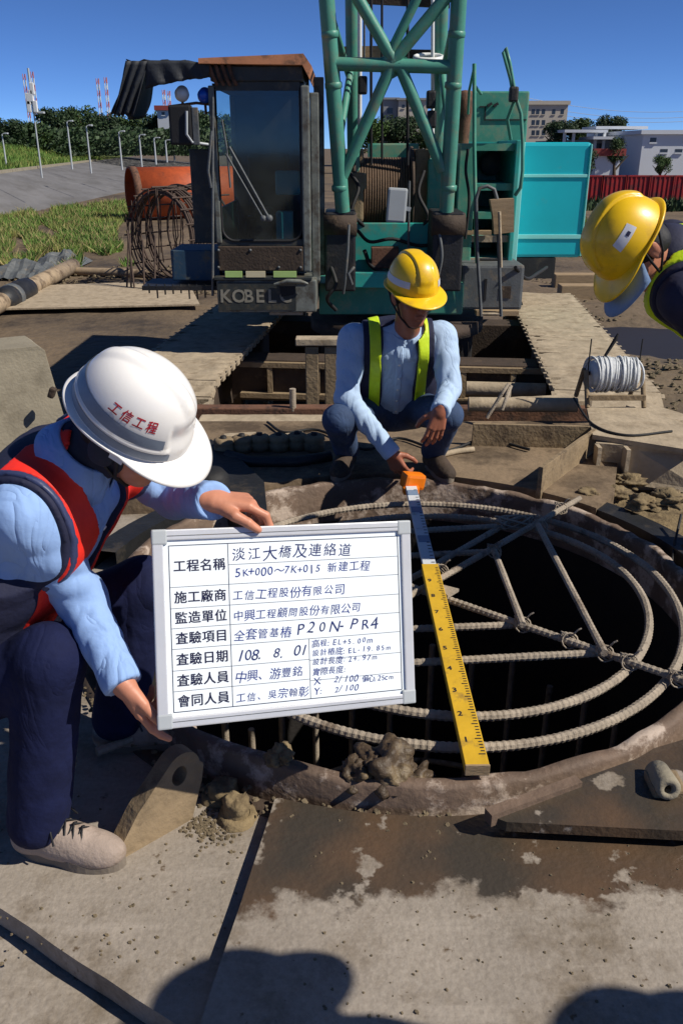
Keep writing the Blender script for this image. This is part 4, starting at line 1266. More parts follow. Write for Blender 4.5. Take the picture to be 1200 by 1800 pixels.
for i in range(9):
    rows.append([U(222 - 22 * k / 12, 107 + 94 * k / 12, YC - 0.06) + Vector((0.03 * math.sin(i * 1.4 + k * 0.4) * k / 12, 1.3 * i / 8, 0.02 * math.sin(i))) for k in range(13)])
cloth('hanging_flap', rows, None, aw)

# ---- boom
LEAN = 0.13     # metres forward per metre up
FOOT = 8.75


def BP(u, v, back=0.0):
    """point of the boom's front plane at a photo pixel; back = distance behind that plane"""
    Y = FOOT
    for _ in range(12):
        p = U(u, v, Y + back); Y = FOOT - LEAN * (p.z - 1.0)
    return U(u, v, Y + back)


boom = crane


def bo(name, mb, m='boom_paint', parent=None): return mb.build(name, MATS[m], parent or boom)


def ext(a, b, s): return b + (b - a) * s


for (ub, vb_, ut, vt_, back, r) in ((602, 372, 574, 0, 0, 0.070), (784, 372, 806, 0, 0, 0.070), (622, 340, 618, 0, 0.95, 0.065), (768, 340, 776, 0, 0.95, 0.065)):
    a = BP(ub, vb_, back); b = BP(ut, vt_, back)
    top = ext(a, b, 0.75)
    # beyond the base section the chords run parallel
    run = Vector((0, -LEAN, 1)).normalized() * 6.5
    bo('chord', MB().tube([a, b, top, top + run], r, 14))
A0 = BP(590, 114); A1 = BP(795, 114)
bo('cross_tube', MB().cyl(BP(584, 112), BP(798, 118), 0.058, n=12))
M0 = BP(688, 108)
for (p, q, r) in (((690, 110), (598, 318), 0.055), ((700, 110), (778, 300), 0.055), ((692, 108), (622, -14), 0.055), ((688, 110), (796, -20), 0.055), ((676, 112), (738, -14), 0.042)):
    bo('lacing', MB().cyl(BP(*p), BP(*q), r, n=12))
bo('gusset', MB().prism([BP(668, 100), BP(715, 100), BP(715, 124), BP(690, 138), BP(668, 124)], (0, 0.03, 0)))
# rear cross plates and tubes
bo('rear_cross_plate', MB().prism([BP(588, 82, 0.93), BP(684, 80, 0.93), BP(684, 104, 0.93), BP(588, 106, 0.93)], (0, 0.06, 0)), 'wood')
bo('rear_cross_plate', MB().prism([BP(684, 86, 0.95), BP(800, 88, 0.95), BP(800, 110, 0.95), BP(684, 108, 0.95)], (0, 0.05, 0)), 'mud_dark')
bo('rear_cross_plate', MB().prism([BP(640, -4, 0.95), BP(790, 0, 0.95), BP(790, 14, 0.95), BP(640, 6, 0.95)], (0, 0.05, 0)), 'mud_dark')
pts = [BP(753, 101, 0.8) + Vector((0.135 * math.cos(a), 0.1 * math.sin(a), 0.03 * math.sin(a))) for a in np.linspace(0, 2 * math.pi, 20, endpoint=False)]
bo('sling_ring', MB().tube(pts, 0.022, 8, closed=True), 'white_plastic')
bo('side_lacing', MB().cyl(BP(574, 0), BP(618, 150, 0.95), 0.035, n=8).cyl(BP(594, 260), BP(620, 100, 0.95), 0.035, n=8))
bo('side_lacing', MB().cyl(BP(806, 0), BP(774, 150, 0.95), 0.035, n=8).cyl(BP(792, 260), BP(774, 100, 0.95), 0.035, n=8))
for (u, v0, v1, back, m, r) in ((632, 0, 230, 0.85, 'white_plastic', 0.022), (640, 0, 110, 0.7, 'tank_grey', 0.010), (760, 0, 250, 0.85, 'white_plastic', 0.018)):
    bo('hydraulic_pipe', MB().cyl(BP(u, v0 - 40, back), BP(u, v1, back), r, n=8), m)
# upper lattice out of frame (its legs go on above the picture)
tl = ext(BP(602, 372), BP(574, 0), 0.75); tr = ext(BP(784, 372), BP(806, 0), 0.75)
run = Vector((0, -LEAN, 1)).normalized()
for k in range(4):
    a = tl + run * (0.2 + 1.5 * k); b = tr + run * (1.4 + 1.5 * k)
    if k % 2: a, b = tr + run * (0.2 + 1.5 * k), tl + run * (1.4 + 1.5 * k)
    bo('lacing', MB().cyl(a, b, 0.045, n=10))
# boom foot brackets
for u in (598, 788):
    p = BP(u, 372)
    bo('foot_bracket', MB().bx(p.x - 0.15, p.x + 0.15, p.y - 0.06, p.y + 0.5, p.z - 0.75, p.z + 0.0, 0.02), 'black_steel')
    bo('foot_pin', MB().lathe([(0.0, -0.16), (0.11, -0.16), (0.11, 0.16), (0.0, 0.16)], p - Vector((0, 0.0, 0.12)), (1, 0, 0), 18), 'mud_dark')
# hoist ropes up through the boom
for (u, v0, v1, back, r) in ((652, 290, -200, 0.5, 0.014), (671, 290, -200, 0.6, 0.012), (716, 290, -200, 0.5, 0.015)):
    bo('hoist_rope', MB().tube([BP(u, v0, back), BP(u, v1, back)], r, 6), 'rubber')
for (u, v, back) in ((637, 150, 0.6), (757, 175, 0.6), (758, 210, 0.6)):
    p = BP(u, v, back)
    bo('rope_guide', MB().box(p, (0.09, 0.1, 0.16), None, 0.02), 'black_steel')

# ---- upper works: deck, winch, house
hs = crane


def ho(name, mb, m, parent=None): return mb.build(name, MATS[m], parent or hs)


d0 = U(560, 400, 9.2); d1 = U(812, 470, 9.2)
ho('deck', MB().bx(d0.x, d1.x, 9.0, 12.8, 0.0, 0.32, 0.02), 'teal_dusty')
zt_ = U(700, 392, 9.3).z
ho('front_plate', MB().bx(U(598, 430, 9.3).x, U(790, 430, 9.3).x, 9.28, 9.36, 0.2, zt_, 0.01), 'teal')
ho('front_plate', MB().bx(U(575, 440, 8.9).x, U(690, 440, 8.9).x, 8.86, 8.98, U(600, 505, 8.9).z, U(600, 478, 8.9).z, 0.01), 'teal')
ho('red_box', MB().bx(U(652, 430, 9.2).x, U(700, 430, 9.2).x, 9.1, 9.24, U(650, 470, 9.2).z, U(650, 433, 9.2).z, 0.01), 'rust')
ho('hose', MB().tube([U(613, 395, 8.6), U(611, 440, 8.55), U(606, 495, 8.55), U(603, 516, 8.6)], 0.014, 7).tube([U(622, 470, 8.6), U(612, 480, 8.55), U(618, 500, 8.6)], 0.016, 7), 'tank_grey')
# winch drum
wc = U(677, 345, 9.9)
dr = ho('winch_drum', MB().lathe([(0.0, -0.36), (0.50, -0.36), (0.50, -0.33), (0.36, -0.33), (0.36, 0.25), (0.50, 0.25), (0.50, 0.28), (0.0, 0.28)], wc, (1, 0, 0), 28), 'mud_dark')
for k in range(21):
    pts = [(wc.x - 0.315 + k * 0.0273, wc.y + 0.385 * math.cos(a), wc.z + 0.385 * math.sin(a)) for a in np.linspace(0, 2 * math.pi, 26, endpoint=False)]
    ho('rope_turn', MB().tube(pts, 0.0135, 6, closed=True), 'rope', dr)
p = U(650, 252, 11.6); q = U(735, 288, 11.6)
ho('rear_hood', MB().bx(p.x, q.x, 11.6, 12.6, 0.33, p.z, 0.02), 'teal_dusty')
p = U(600, 255, 11.0); q = U(655, 300, 11.0)
ho('winch_side', MB().bx(U(726, 300, 9.9).x, U(752, 300, 9.9).x, 9.7, 10.6, 0.33, U(740, 262, 9.9).z, 0.02), 'mud_steel')
ho('winch_side', MB().bx(U(622, 300, 9.9).x, U(638, 300, 9.9).x, 9.7, 10.6, 0.33, U(620, 262, 9.9).z, 0.02), 'mud_steel')
ho('winch_side', MB().bx(U(752, 300, 9.6).x, U(800, 300, 9.6).x, 9.6, 10.6, 0.33, U(740, 280, 9.6).z, 0.02), 'teal_dusty')
ho('valve_block', MB().box(U(625, 352, 9.5), (0.16, 0.2, 0.42), None, 0.03).box(U(627, 318, 9.5), (0.2, 0.18, 0.16), None, 0.03), 'mud_steel')
# round-cornered mirror on a rod in front of the drum
rod = ho('mirror_rod', MB().tube([U(719, 318, 9.1), U(718, 380, 9.1), U(717, 470, 9.1)], 0.013, 7), 'tank_grey')
p = U(697, 361, 9.1)
ho('rod_mirror', MB().box(p, (0.2, 0.05, 0.33), Matrix.Rotation(0.06, 3, 'Y'), 0.022).bar(p + Vector((0.06, 0, -0.02)), p + Vector((0.14, 0, -0.04)), 0.03, 0.04), 'lamp_grey', rod)
# machinery house on the right: stair tower
sx0 = U(806, 300, 9.6).x; sx1 = U(905, 300, 9.6).x
zt_ = U(850, 246, 9.6).z; zl = U(850, 466, 9.6).z
ho('house_side', MB().bx(sx0 - 0.02, sx0 + 0.16, 9.5, 13.0, zl, U(820, 252, 9.5).z, 0.015), 'teal_dusty')
ho('house_side', MB().bx(sx1 - 0.03, sx1 + 0.02, 9.5, 10.7, zl, U(905, 246, 9.5).z, 0.01), 'teal')
ho('stair_back', MB().bx(sx0 + 0.161, sx1 - 0.031, 10.6, 10.68, zl, zt_ - 0.01), 'teal')
for (v, d_) in ((252, 0.9), (322, 0.72), (372, 0.5), (413, 0.3), (452, 0.12)):
    z = U(850, v, 9.6).z
    st = ho('stair_tread', MB().bx(sx0 + 0.161, sx1 - 0.031, 9.58 + (0.9 - d_) * 0.0, 10.58, z - 0.06, z, 0.006), 'teal')
    ho('tread_lip', MB().bx(sx0 + 0.161, sx1 - 0.031, 9.555, 9.578, z - 0.07, z - 0.002), 'teal_dusty' if v < 400 else 'track_mud', st)
ho('round_port', MB().lathe([(0.0, 0.0), (0.12, 0.0), (0.13, 0.05), (0.13, 0.12)], U(864, 287, 10.4), (0, 1, 0), 18), 'tank_grey')
# upper engine box
p = U(808, 160, 11.3); q = U(924, 250, 11.3)
eb = ho('engine_box', MB().bx(p.x, q.x, 11.3, 13.1, q.z - 0.3, p.z, 0.02), 'teal_dusty')
ho('box_seam', MB().bx(U(852, 211, 11.3).x, q.x - 0.02, 11.285, 11.298, U(852, 212, 11.3).z, U(852, 209.5, 11.3).z).bx(U(851, 200, 11.3).x, U(853, 200, 11.3).x, 11.285, 11.298, U(852, 212, 11.3).z, U(852, 188, 11.3).z).bx(U(842, 188, 11.3).x, U(853, 188, 11.3).x, 11.285, 11.298, U(852, 189, 11.3).z, U(852, 186.5, 11.3).z), 'rubber', eb)
for u in (860, 871):
    ho('box_latch', MB().box(U(u, 184, 11.28), (0.06, 0.03, 0.03), Matrix.Rotation(-0.5, 3, 'Y')), 'rubber', eb)
# bright counterweight panel
p = U(915, 250, 10.9); q = U(1019, 453, 10.9)
pn = ho('counterweight', MB().bx(p.x, q.x, 10.9, 13.4, q.z, p.z, 0.04), 'panel_blue')
for (v, h_) in ((309, 0.035), (416, 0.05)):
    z = U(960, v, 10.9).z
    ho('panel_seam', MB().bx(p.x + 0.03, q.x - 0.01, 10.885, 10.905, z - h_ / 2, z + h_ / 2, 0.004), 'panel_line', pn)
ho('panel_edge', MB().bx(p.x - 0.09, p.x - 0.004, 10.6, 10.95, q.z - 0.08, p.z, 0.01), 'panel_line', pn)
ho('panel_rim', MB().bx(q.x - 0.012, q.x + 0.004, 10.88, 10.93, q.z + 0.02, p.z - 0.02, 0.004), 'panel_line', pn)
ho('underframe', MB().bx(p.x - 0.2, q.x - 0.3, 10.9, 13.0, q.z - 0.25, q.z - 0.004), 'black_steel')
# exhaust stack / speaker
p = U(816, 188, 9.9)
ho('exhaust_stack', MB().lathe([(0.0, 0.16), (0.07, 0.15), (0.085, 0.05), (0.085, -0.05), (0.07, -0.16), (0.06, -0.42)], p, (0, 0, 1), 16), 'rust')
# ladder and hand rails
ho('hand_rail', MB().tube([U(833, 112, 9.45), U(833, 250, 9.4), U(836, 420, 9.3), U(842, 556, 9.2)], 0.02, 8), 'teal_dusty')
ho('rail_bracket', MB().tube([U(833, 118, 9.45), U(824, 160, 9.6), U(822, 200, 9.8)], 0.014, 6).tube([U(833, 150, 9.45), U(845, 165, 9.6)], 0.016, 6), 'boom_paint')
ho('hand_rail', MB().tube([U(897, 245, 9.6), U(891, 210, 9.5), U(903, 178, 9.45), U(897, 140, 9.4), U(884, 92, 9.4), U(888, 84, 9.4), U(895, 110, 9.4), U(906, 172, 9.4), U(915, 200, 9.4), U(918, 250, 9.4), U(918, 300, 9.35), U(914, 330, 9.35), U(905, 343, 9.4)], 0.019, 8), 'boom_paint')
ho('rail_clamp', MB().box(U(902, 166, 9.4), (0.09, 0.08, 0.14), None, 0.02), 'black_steel')
# fuel tank step below with ladder
p = U(812, 466, 9.1); q = U(916, 545, 9.1)
tk = ho('fuel_tank', MB().bx(p.x, q.x, 9.1, 9.9, q.z, p.z, 0.03), 'tank_grey')
ho('tank_slot', MB().bx(U(851, 500, 9.1).x, U(855, 500, 9.1).x, 9.09, 9.102, U(850, 528, 9.1).z, U(850, 490, 9.1).z), 'rubber', tk)
ho('tank_plate', MB().bx(U(880, 500, 9.1).x, U(898, 500, 9.1).x, 9.09, 9.102, U(850, 524, 9.1).z, U(850, 503, 9.1).z), 'mud_dark', tk)
ld = ho('ladder', MB().tube([U(845, 556, 8.95), U(838, 440, 8.95), U(836, 350, 8.95), U(842, 331, 8.95), U(856, 327, 8.95), U(868, 333, 8.95), U(873, 350, 8.95), U(876, 440, 8.95), U(880, 556, 8.95)], 0.018, 8), 'tank_grey')
for v in (456, 552):
    ho('rung', MB().tube([U(843, v, 8.95), U(878, v, 8.95)], 0.015, 8), 'track_mud' if v > 500 else 'black_steel', ld)
ho('rung_board', MB().bx(U(838, 552, 8.95).x, U(912, 552, 8.95).x, 8.98, 9.09, U(850, 556, 8.95).z, U(850, 548, 8.95).z), 'wood', ld)
p = U(861, 350, 8.9); q = U(904, 410, 8.9)
ho('cardboard_box', MB().prism([U(861, 351, 8.88), U(903, 349, 8.88), U(903, 408, 8.88), U(868, 412, 8.88), U(866, 380, 8.88)], (0, 0.1, 0)), 'wood', ld)
ho('box_post', MB().tube([U(877, 372, 8.84), U(880, 470, 8.86)], 0.016, 7), 'track_mud', ld)
ho('wood_rail', MB().bx(U(816, 410, 9.5).x, U(862, 410, 9.5).x, 9.46, 9.54, U(820, 412, 9.5).z, U(820, 405, 9.5).z), 'wood')
# blue sheet lying under the crane
q = [G(u, v, ZG) for u, v in ((470, 690), (560, 678), (585, 700), (480, 706))]
vs = [(p.x, p.y, ZG + 0.16 + 0.05 * (i % 2)) for i, p in enumerate(q)]
o = MB().prism(vs, (0, 0, 0.02)).build('blue_sheet', MATS['blue_tarp']); tag(o, 'blue plastic sheet on the ground under the crane', 'tarpaulin')

for i, (pts, r, m) in enumerate([([(612, 300, 9.4), (630, 330, 9.3), (618, 372, 9.2), (640, 398, 9.3)], 0.02, 'rubber'), ([(745, 300, 9.5), (735, 340, 9.4), (752, 380, 9.3), (740, 400, 9.3)], 0.02, 'rubber'),
                                 ([(628, 405, 9.25), (650, 425, 9.2), (690, 420, 9.2), (740, 432, 9.2), (790, 420, 9.2)], 0.018, 'rubber'), ([(770, 400, 8.7), (776, 450, 8.65), (768, 500, 8.7), (780, 535, 8.75)], 0.016, 'tank_grey'),
                                 ([(640, 440, 9.2), (655, 470, 9.1), (700, 482, 9.0), (742, 470, 9.1)], 0.022, 'rubber'), ([(582, 470, 8.7), (590, 500, 8.6), (575, 525, 8.6), (590, 545, 8.7)], 0.02, 'rubber'),
                                 ([(822, 262, 9.45), (818, 300, 9.42), (824, 350, 9.4), (817, 420, 9.4)], 0.016, 'rubber'), ([(905, 470, 9.05), (925, 490, 9.3), (945, 480, 9.8), (960, 470, 10.6)], 0.02, 'rubber')]):
    ho('hydraulic_hose', MB().tube(spl([U(*q) for q in pts]), r, 7), m)
for u in (577, 808):
    for v in (395, 410, 425, 440):
        pq = U(u, v, 8.62)
for u, v in ((384, 440), (528, 440), (384, 470), (528, 470), (440, 440), (490, 470)):
    pq = U(u, v, YC - 0.015)
    cc('bolt_head', MB().lathe([(0.0, 0.012), (0.012, 0.010), (0.014, 0.0)], pq, (0, -1, 0), 8), 'tank_grey')
# welded collars on the boom tubes
for (u, v) in ((597, 330), (586, 150), (580, 60), (788, 330), (796, 150), (802, 60)):
    pq = BP(u, v); 
    bo('weld_collar', MB().lathe([(0.066, -0.03), (0.078, -0.02), (0.078, 0.02), (0.066, 0.03)], pq, (0.07 if u < 700 else -0.05, LEAN, -1), 16))

# unseen body added behind the cab to throw shade on the left ground
ho('house_side', MB().bx(x0 + 0.02, x1 - 0.1, YC + cabD + 0.05, 13.0, 0.1, 1.75, 0.02), 'teal_dusty')

# ================================================================== WORK PLATFORM ROUND THE SHAFT
CX, CY, RI = 0.23, 2.84, 1.07
ZR = 0.10      # top of the casing rim


def rough_mesh(mb_name, mb, m, parent=None, amp=0.004, cuts=0, freq=9.0):
    me = mb.mesh(mb_name)
    bm = bmesh.new(); bm.from_mesh(me)
    if cuts: bmesh.ops.subdivide_edges(bm, edges=bm.edges[:], cuts=cuts, use_grid_fill=True)
    bmesh.ops.recalc_face_normals(bm, faces=bm.faces)
    for v in bm.verts:
        n = mnoise.fractal(v.co * freq, 1.0, 2.0, 3)
        v.co += v.normal * amp * n
    bm.to_mesh(me); bm.free()
    return link(mb_name, me, m, parent)


# --- steel plates (level 0).  outlines from ground points, cut back from the casing
def arc(a0, a1, r, n=48):
    return [(CX + r * math.cos(math.radians(a0 + (a1 - a0) * i / n)), CY + r * math.sin(math.radians(a0 + (a1 - a0) * i / n))) for i in range(n + 1)]


def plate(name, label, pts, zt, th, m):
    out = []
    n = len(pts)
    for i in range(n):
        a = Vector(pts[i][:2]); b = Vector(pts[(i + 1) % n][:2])
        k = max(1, int((b - a).length / 0.08))
        for j in range(k):
            q = a.lerp(b, j / k)
            w = 0.004 * mnoise.noise(Vector((q.x * 6, q.y * 6, zt)))
            out.append((q.x + w, q.y + w, zt - th))
    mb = MB().prism(out, (0, 0, th))
    o = mb.build(name, m)
    tag(o, label, 'steel plate')
    return o


g = lambda u, v, z=0.0: G(u, v, z).to_2d()
BITE = (CX, CY, RI + 0.075)
# right plate is the upper one, wet and stained; its left edge runs from the shaft towards the camera
P_top = G(484, 1404, 0.035); P_bot = G(352, 1800, 0.035)
dirn = (P_bot - P_top).normalized()
P_far = P_top + (-dirn) * 0.6; P_b2 = P_top + dirn * 2.2
plate('steel_plate', 'wet stained steel plate in front of the shaft with dry pale patches', [(P_top.x, P_top.y), (P_b2.x, P_b2.y), (3.2, P_b2.y - 0.1), (3.2, 2.6)] + arc(-9, -110, RI + 0.075), 0.035, 0.03, MATS['plate_wet'])
# left plate, lower, with a thick outer edge at the lower left
E0 = G(0, 1597, 0.0); E1 = G(300, 1795, 0.0)
ed = (E1 - E0).normalized()
Ea = E0 - ed * 1.6; Eb = E1 + ed * 1.2
plate('steel_plate', 'dry muddy steel plate under the crouching worker beside the shaft', [(Ea.x, Ea.y), (Eb.x, Eb.y), (0.35, Eb.y + 0.4)] + arc(-98, -230, RI + 0.07) + [(-0.6, 3.9), (-2.4, 3.9), (-2.6, 2.0)], 0.0, 0.06, MATS['plate_dry'])
# lowest plate, bottom left corner, where the thick edge drops
plate('steel_plate', 'lower steel plate at the bottom left corner below the thick edge', [(-3, -1.2), (3.2, -1.2), (3.2, 1.2), (-3, 2.2)], -0.068, 0.05, MATS['plate_dry'])
# sub base of the platform: dark steel frame skirting
mb = MB()
for (x0_, x1_, y0_, y1_) in ((-3, -1.05, -1.2, 5.3), (1.5, 3.2, -1.2, 5.3), (-1.05, 1.5, -1.2, 1.3), (-1.05, 1.5, 4.2, 5.3)):
    mb.bx(x0_, x1_, y0_, y1_, ZG - 0.1, -0.14)
o = mb.build('platform_base', MATS['mud_dark']); tag(o, kind='structure')

# --- casing
cas = thing('steel_casing', 'rusty round steel casing rim of the open shaft', 'casing', (CX, CY, -0.1))
n = 160; vs = []; fs = []
for i in range(n):
    a = 2 * math.pi * i / n
    w = 0.012 * mnoise.noise(Vector((4 * math.cos(a), 4 * math.sin(a), 0))); e = 0.012 * mnoise.noise(Vector((9 * math.cos(a), 9 * math.sin(a), 4)))
    ch = 0.012 * max(0, mnoise.noise(Vector((22 * math.cos(a), 22 * math.sin(a), 7))))
    for (r, z) in ((RI, -9.0), (RI, -0.3), (RI + w, ZR - 0.01 + e), (RI + 0.008 + w, ZR + e - ch * 0.3), (RI + 0.034 + w, ZR + e - ch), (RI + 0.042 + w, ZR - 0.010 + e - ch), (RI + 0.05, -0.06), (RI + 0.055, -9.0)):
        vs.append((CX + r * math.cos(a), CY + r * math.sin(a), z))
for i in range(n):
    j = (i + 1) % n
    for k in range(7): fs.append((i * 8 + k, i * 8 + k + 1, j * 8 + k + 1, j * 8 + k))
MB().add(vs, fs, True).build('rim', MATS['casing_steel'], cas)
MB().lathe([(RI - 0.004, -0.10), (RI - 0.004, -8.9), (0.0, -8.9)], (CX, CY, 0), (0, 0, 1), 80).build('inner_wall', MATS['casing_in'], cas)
MB().lathe([(RI + 0.057, -0.9), (RI + 0.057, -0.02), (RI + 0.075, 0.012), (RI + 0.12, 0.006), (RI + 0.12, -0.08)], (CX, CY, 0), (0, 0, 1), 120).build('mud_collar', MATS['mud_dark'], cas)


# --- rebar
def rebar_pts(pts, r, closed=False, rib=0.019):
    """ribbed bar along a polyline"""
    P = [Vector(p) for p in pts]
    if closed: P = P + [P[0]]
    out = []; rs = []
    seg = [(P[i + 1] - P[i]).length for i in range(len(P) - 1)]
    T = sum(seg); m = max(4, int(T / (rib / 4)))
    i = 0; acc = 0
    for k in range(m + (0 if closed else 1)):
        s = T * k / m
        while i < len(seg) - 1 and acc + seg[i] < s: acc += seg[i]; i += 1
        out.append(P[i].lerp(P[i + 1], (s - acc) / seg[i]))
        nz = 1 + 0.10 * mnoise.noise(out[-1] * 9) + 0.16 * max(0, mnoise.noise(out[-1] * 23) - 0.25)
        rs.append(r * nz * (1.065 if (k % 4) in (0, 1) else 0.965))
    return out, rs


def rebar(mb, pts, r=0.0145, closed=False, n=8, rib=0.019):
    p, rs = rebar_pts(pts, r, closed, rib)
    mb.tube(p, rs, n, closed=closed, smooth=False)
    return mb


cage = thing('rebar_cage', 'round rebar cage with star bracing standing inside the shaft', 'rebar cage', (0.33, 2.78, -3))
for (cx, cy, r, z, rb, lab) in ((0.335, 2.785, 0.875, 0.085, 0.0145, 'outer ring'), (0.365, 2.785, 0.735, 0.085, 0.0145, 'inner ring')):
    pts = [(cx + r * (1 + 0.006 * math.sin(3 * a)) * math.cos(a), cy + r * math.sin(a), z + 0.008 * math.sin(2 * a + 1)) for a in np.linspace(0, 2 * math.pi, 120, endpoint=False)]
    rebar(MB(), pts, rb, True).build('ring', MATS['rebar'], cage)
# lower rings deep in the dark
for z in (-1.4, -2.8):
    pts = [(0.34 + 0.88 * math.cos(a), 2.785 + 0.88 * math.sin(a), z) for a in np.linspace(0, 2 * math.pi, 60, endpoint=False)]
    MB().tube(pts, 0.016, 6, closed=True).build('ring', MATS['rebar'], cage)
for k in range(28):
    a = 2 * math.pi * (k + 0.4) / 28
    p = Vector((0.335 + 0.908 * math.cos(a), 2.785 + 0.908 * math.sin(a), 0))
    MB().tube([p + Vector((0, 0, -0.62 - 0.3 * random.random())), p + Vector((0, 0, -3.2))], 0.016, 6).build('upright_bar', MATS['rebar'], cage)
zb_ = 0.11
bars = [((1018, 876), (560, 1140), 0.118), ((1260, 1216), (700, 1024), 0.112), ((945, 923), (1062, 1148), 0.135), ((868, 968), (918, 1098), 0.14),
        ((560, 985), (852, 970), 0.098), ((470, 1115), (921, 1098), 0.098), ((480, 1178), (1064, 1147), 0.098), ((640, 1065), (897, 916), 0.095),
        ((640, 938), (872, 925), 0.108)]


def to_ring(a, b, z, r=0.885):
    """carry the bar from b through a until it meets the outer ring"""
    d = (a - b).normalized(); p = a.copy()
    for _ in range(400):
        if math.hypot(p.x - 0.335, p.y - 2.785) >= r: break
        p += d * 0.005
    return Vector((p.x, p.y, z))


HID = {0: 1, 4: 0, 5: 0, 6: 0, 7: 0, 8: 0, 1: 1}
for i, (p, q, z) in enumerate(bars):
    p, q = G(*p, z), G(*q, z)
    if HID.get(i) == 0: p = to_ring(p, q, z)
    if HID.get(i) == 1: q = to_ring(q, p, z)
    rebar(MB(), [p, q], 0.0125).build('brace_bar', MATS['rebar'], cage)
# tied knot where the braces meet
p0 = G(908, 918, 0.12)
mb = MB()
for k in range(5):
    pts = [p0 + Vector((0.09 * math.cos(a) * (0.6 + .1 * k), 0.03 * math.sin(a + k), 0.02 * math.sin(a + k * 1.3))) for a in np.linspace(0, 2 * math.pi, 14, endpoint=False)]
    mb.tube(pts, 0.005, 5, closed=True)
mb.build('tie_wire', MATS['rebar'], cage)
for (u, v) in ((918, 1097), (1062, 1147), (868, 968), (1105, 1163), (1190, 1192), (950, 925), (775, 1003), (985, 893), (1000, 1125)):
    c_ = G(u, v, 0.115); mb = MB()
    for k in range(3):
        pts = [c_ + Vector((0.026 * math.cos(a + k), 0.010 * math.sin(a) + 0.006 * k - 0.006, 0.024 * math.sin(a + 0.4 * k))) for a in np.linspace(0, 2 * math.pi, 12, endpoint=False)]
        mb.tube(pts, 0.0032, 5, closed=True)
    mb.tube([c_ + Vector((0.01, 0, 0.02)), c_ + Vector((0.02, -0.012, 0.045)), c_ + Vector((0.032, -0.01, 0.05))], 0.003, 5)
    mb.build('tie_wire', MATS['rebar'], cage)
mb = MB().prism([G(760, 1028, 0.12), G(806, 1040, 0.12), G(786, 1052, 0.12)], (0, 0, 0.012)); mb.build('gusset_plate', MATS['rebar'], cage)
# thin cable hanging at the right of the shaft
o = MB().tube([G(1196, 905, 0.16), G(1186, 950, 0.10), U(1176, 1010, 3.05), U(1172, 1100, 3.0), U(1178, 1180, 3.0)], 0.006, 6).build('hanging_cable', MATS['rubber']); tag(o, 'thin dark cable hanging into the shaft at the right edge', 'cable')

# --- levelling staff laid across the shaft
sa = G(838, 1352, 0.135); sb = G(722, 858, 0.155)
d = (sb - sa); L = d.length; sx = d.normalized(); sy = Vector((0, 0, 1)).cross(sx).normalized(); sz = sx.cross(sy)
t = thing('levelling_staff', 'yellow and white levelling staff laid across the shaft opening', 'measuring staff', sa)
ysplit = (G(755, 1000, 0.14) - sa).dot(sx)
W1, W2 = 0.062, 0.05


def sbox(s0, s1, w, h, z0, nm, m, par=None):
    a = sa + sx * s0 + sz * z0; b = sa + sx * s1 + sz * z0
    return MB().bar(a, b, w, h, bev=0.002).build(nm, MATS[m], par or t)


sbox(0, ysplit, W1, 0.03, 0, 'lower_section', 'staff_yellow')
up_ = sbox(ysplit - 0.004, L, W2, 0.022, 0, 'upper_section', 'staff_white')
for s in (0.25, 0.62, 0.86):
    sbox(ysplit + (L - ysplit) * s, ysplit + (L - ysplit) * (s + 0.07), W2 - 0.004, 0.001, 0.0118, 'band', 'staff_blue', up_)
sbox(-0.006, 0.0, W1 + 0.002, 0.033, 0, 'end_cap', 'wood')
mb = MB()
k = 0; s = 0.04
while s < ysplit - 0.02:
    w = 0.017 if k % 5 == 0 else 0.010
    p = sa + sx * s + sz * 0.0158 - sy * (W1 / 2 - 0.004 - w / 2)
    mb.box(p, (0.0034, w, 0.0008), Matrix((sx, sy, sz)).transposed())
    s += 0.0125; k += 1
tag(mb.build('graduation', MATS['ink_black'], t), kind='stuff')
mb = MB()
nn = 9
for i in range(nn):
    s = 0.09 + i * (ysplit - 0.12) / nn
    dgt = str((i + 1) % 10)
    text_on(mb, dgt, 0.028, lambda x, y: sa + sx * (s + y) + sz * 0.0158 + sy * (0.022 - x), off=0.0008)
tag(mb.build('numerals', MATS['ink_black'], t), kind='stuff')
mb = MB()
for k in range(26):
    s = ysplit + 0.02 + k * (L - ysplit - 0.04) / 26
    p = sa + sx * s + sz * 0.0118 - sy * (W2 / 2 - 0.010)
    mb.box(p, (0.005, 0.014, 0.0008), Matrix((sx, sy, sz)).transposed())
tag(mb.build('graduation', MATS['ink_black'], up_), kind='stuff')
oc = sb + sx * 0.03
o = thing('tape_case', 'orange measuring tape case held by the squatting worker', 'tape measure', oc - Vector((0, 0, 0.05)))
MB().box(oc + Vector((0.012, 0.02, 0.018)), (0.105, 0.07, 0.075), Matrix.Rotation(0.35, 3, 'Z') @ Matrix.Rotation(0.2, 3, 'Y'), 0.016).build('case', MATS['orange_plastic'], o)
MB().box(oc + Vector((0.0, -0.022, -0.012)), (0.075, 0.05, 0.035), Matrix.Rotation(0.1, 3, 'Z'), 0.008).build('mouth', MATS['orange_plastic'], o)

# --- far platform: muddy deck bounded by beams, upright flat bars, right hand box beams
ZP = 0.10
plate('deck_plate', 'muddy deck plate behind the shaft where the second worker squats', arc(128, 38, RI + 0.10) + [(1.28, 3.72), (1.62, 4.75), (1.62, 4.9), (-1.05, 4.9), (-1.05, 3.72)], ZP, 0.10, MATS['deck_mud'])
bars_ = []


def beam(name, label, a, b, w, h, m, cat='beam', amp=0.004):
    mb = MB().bar(a, b, w, h, bev=min(w, h) * 0.08)
    o = rough_mesh(name, mb, MATS[m], amp=amp, cuts=6, freq=7)
    return tag(o, label, cat)


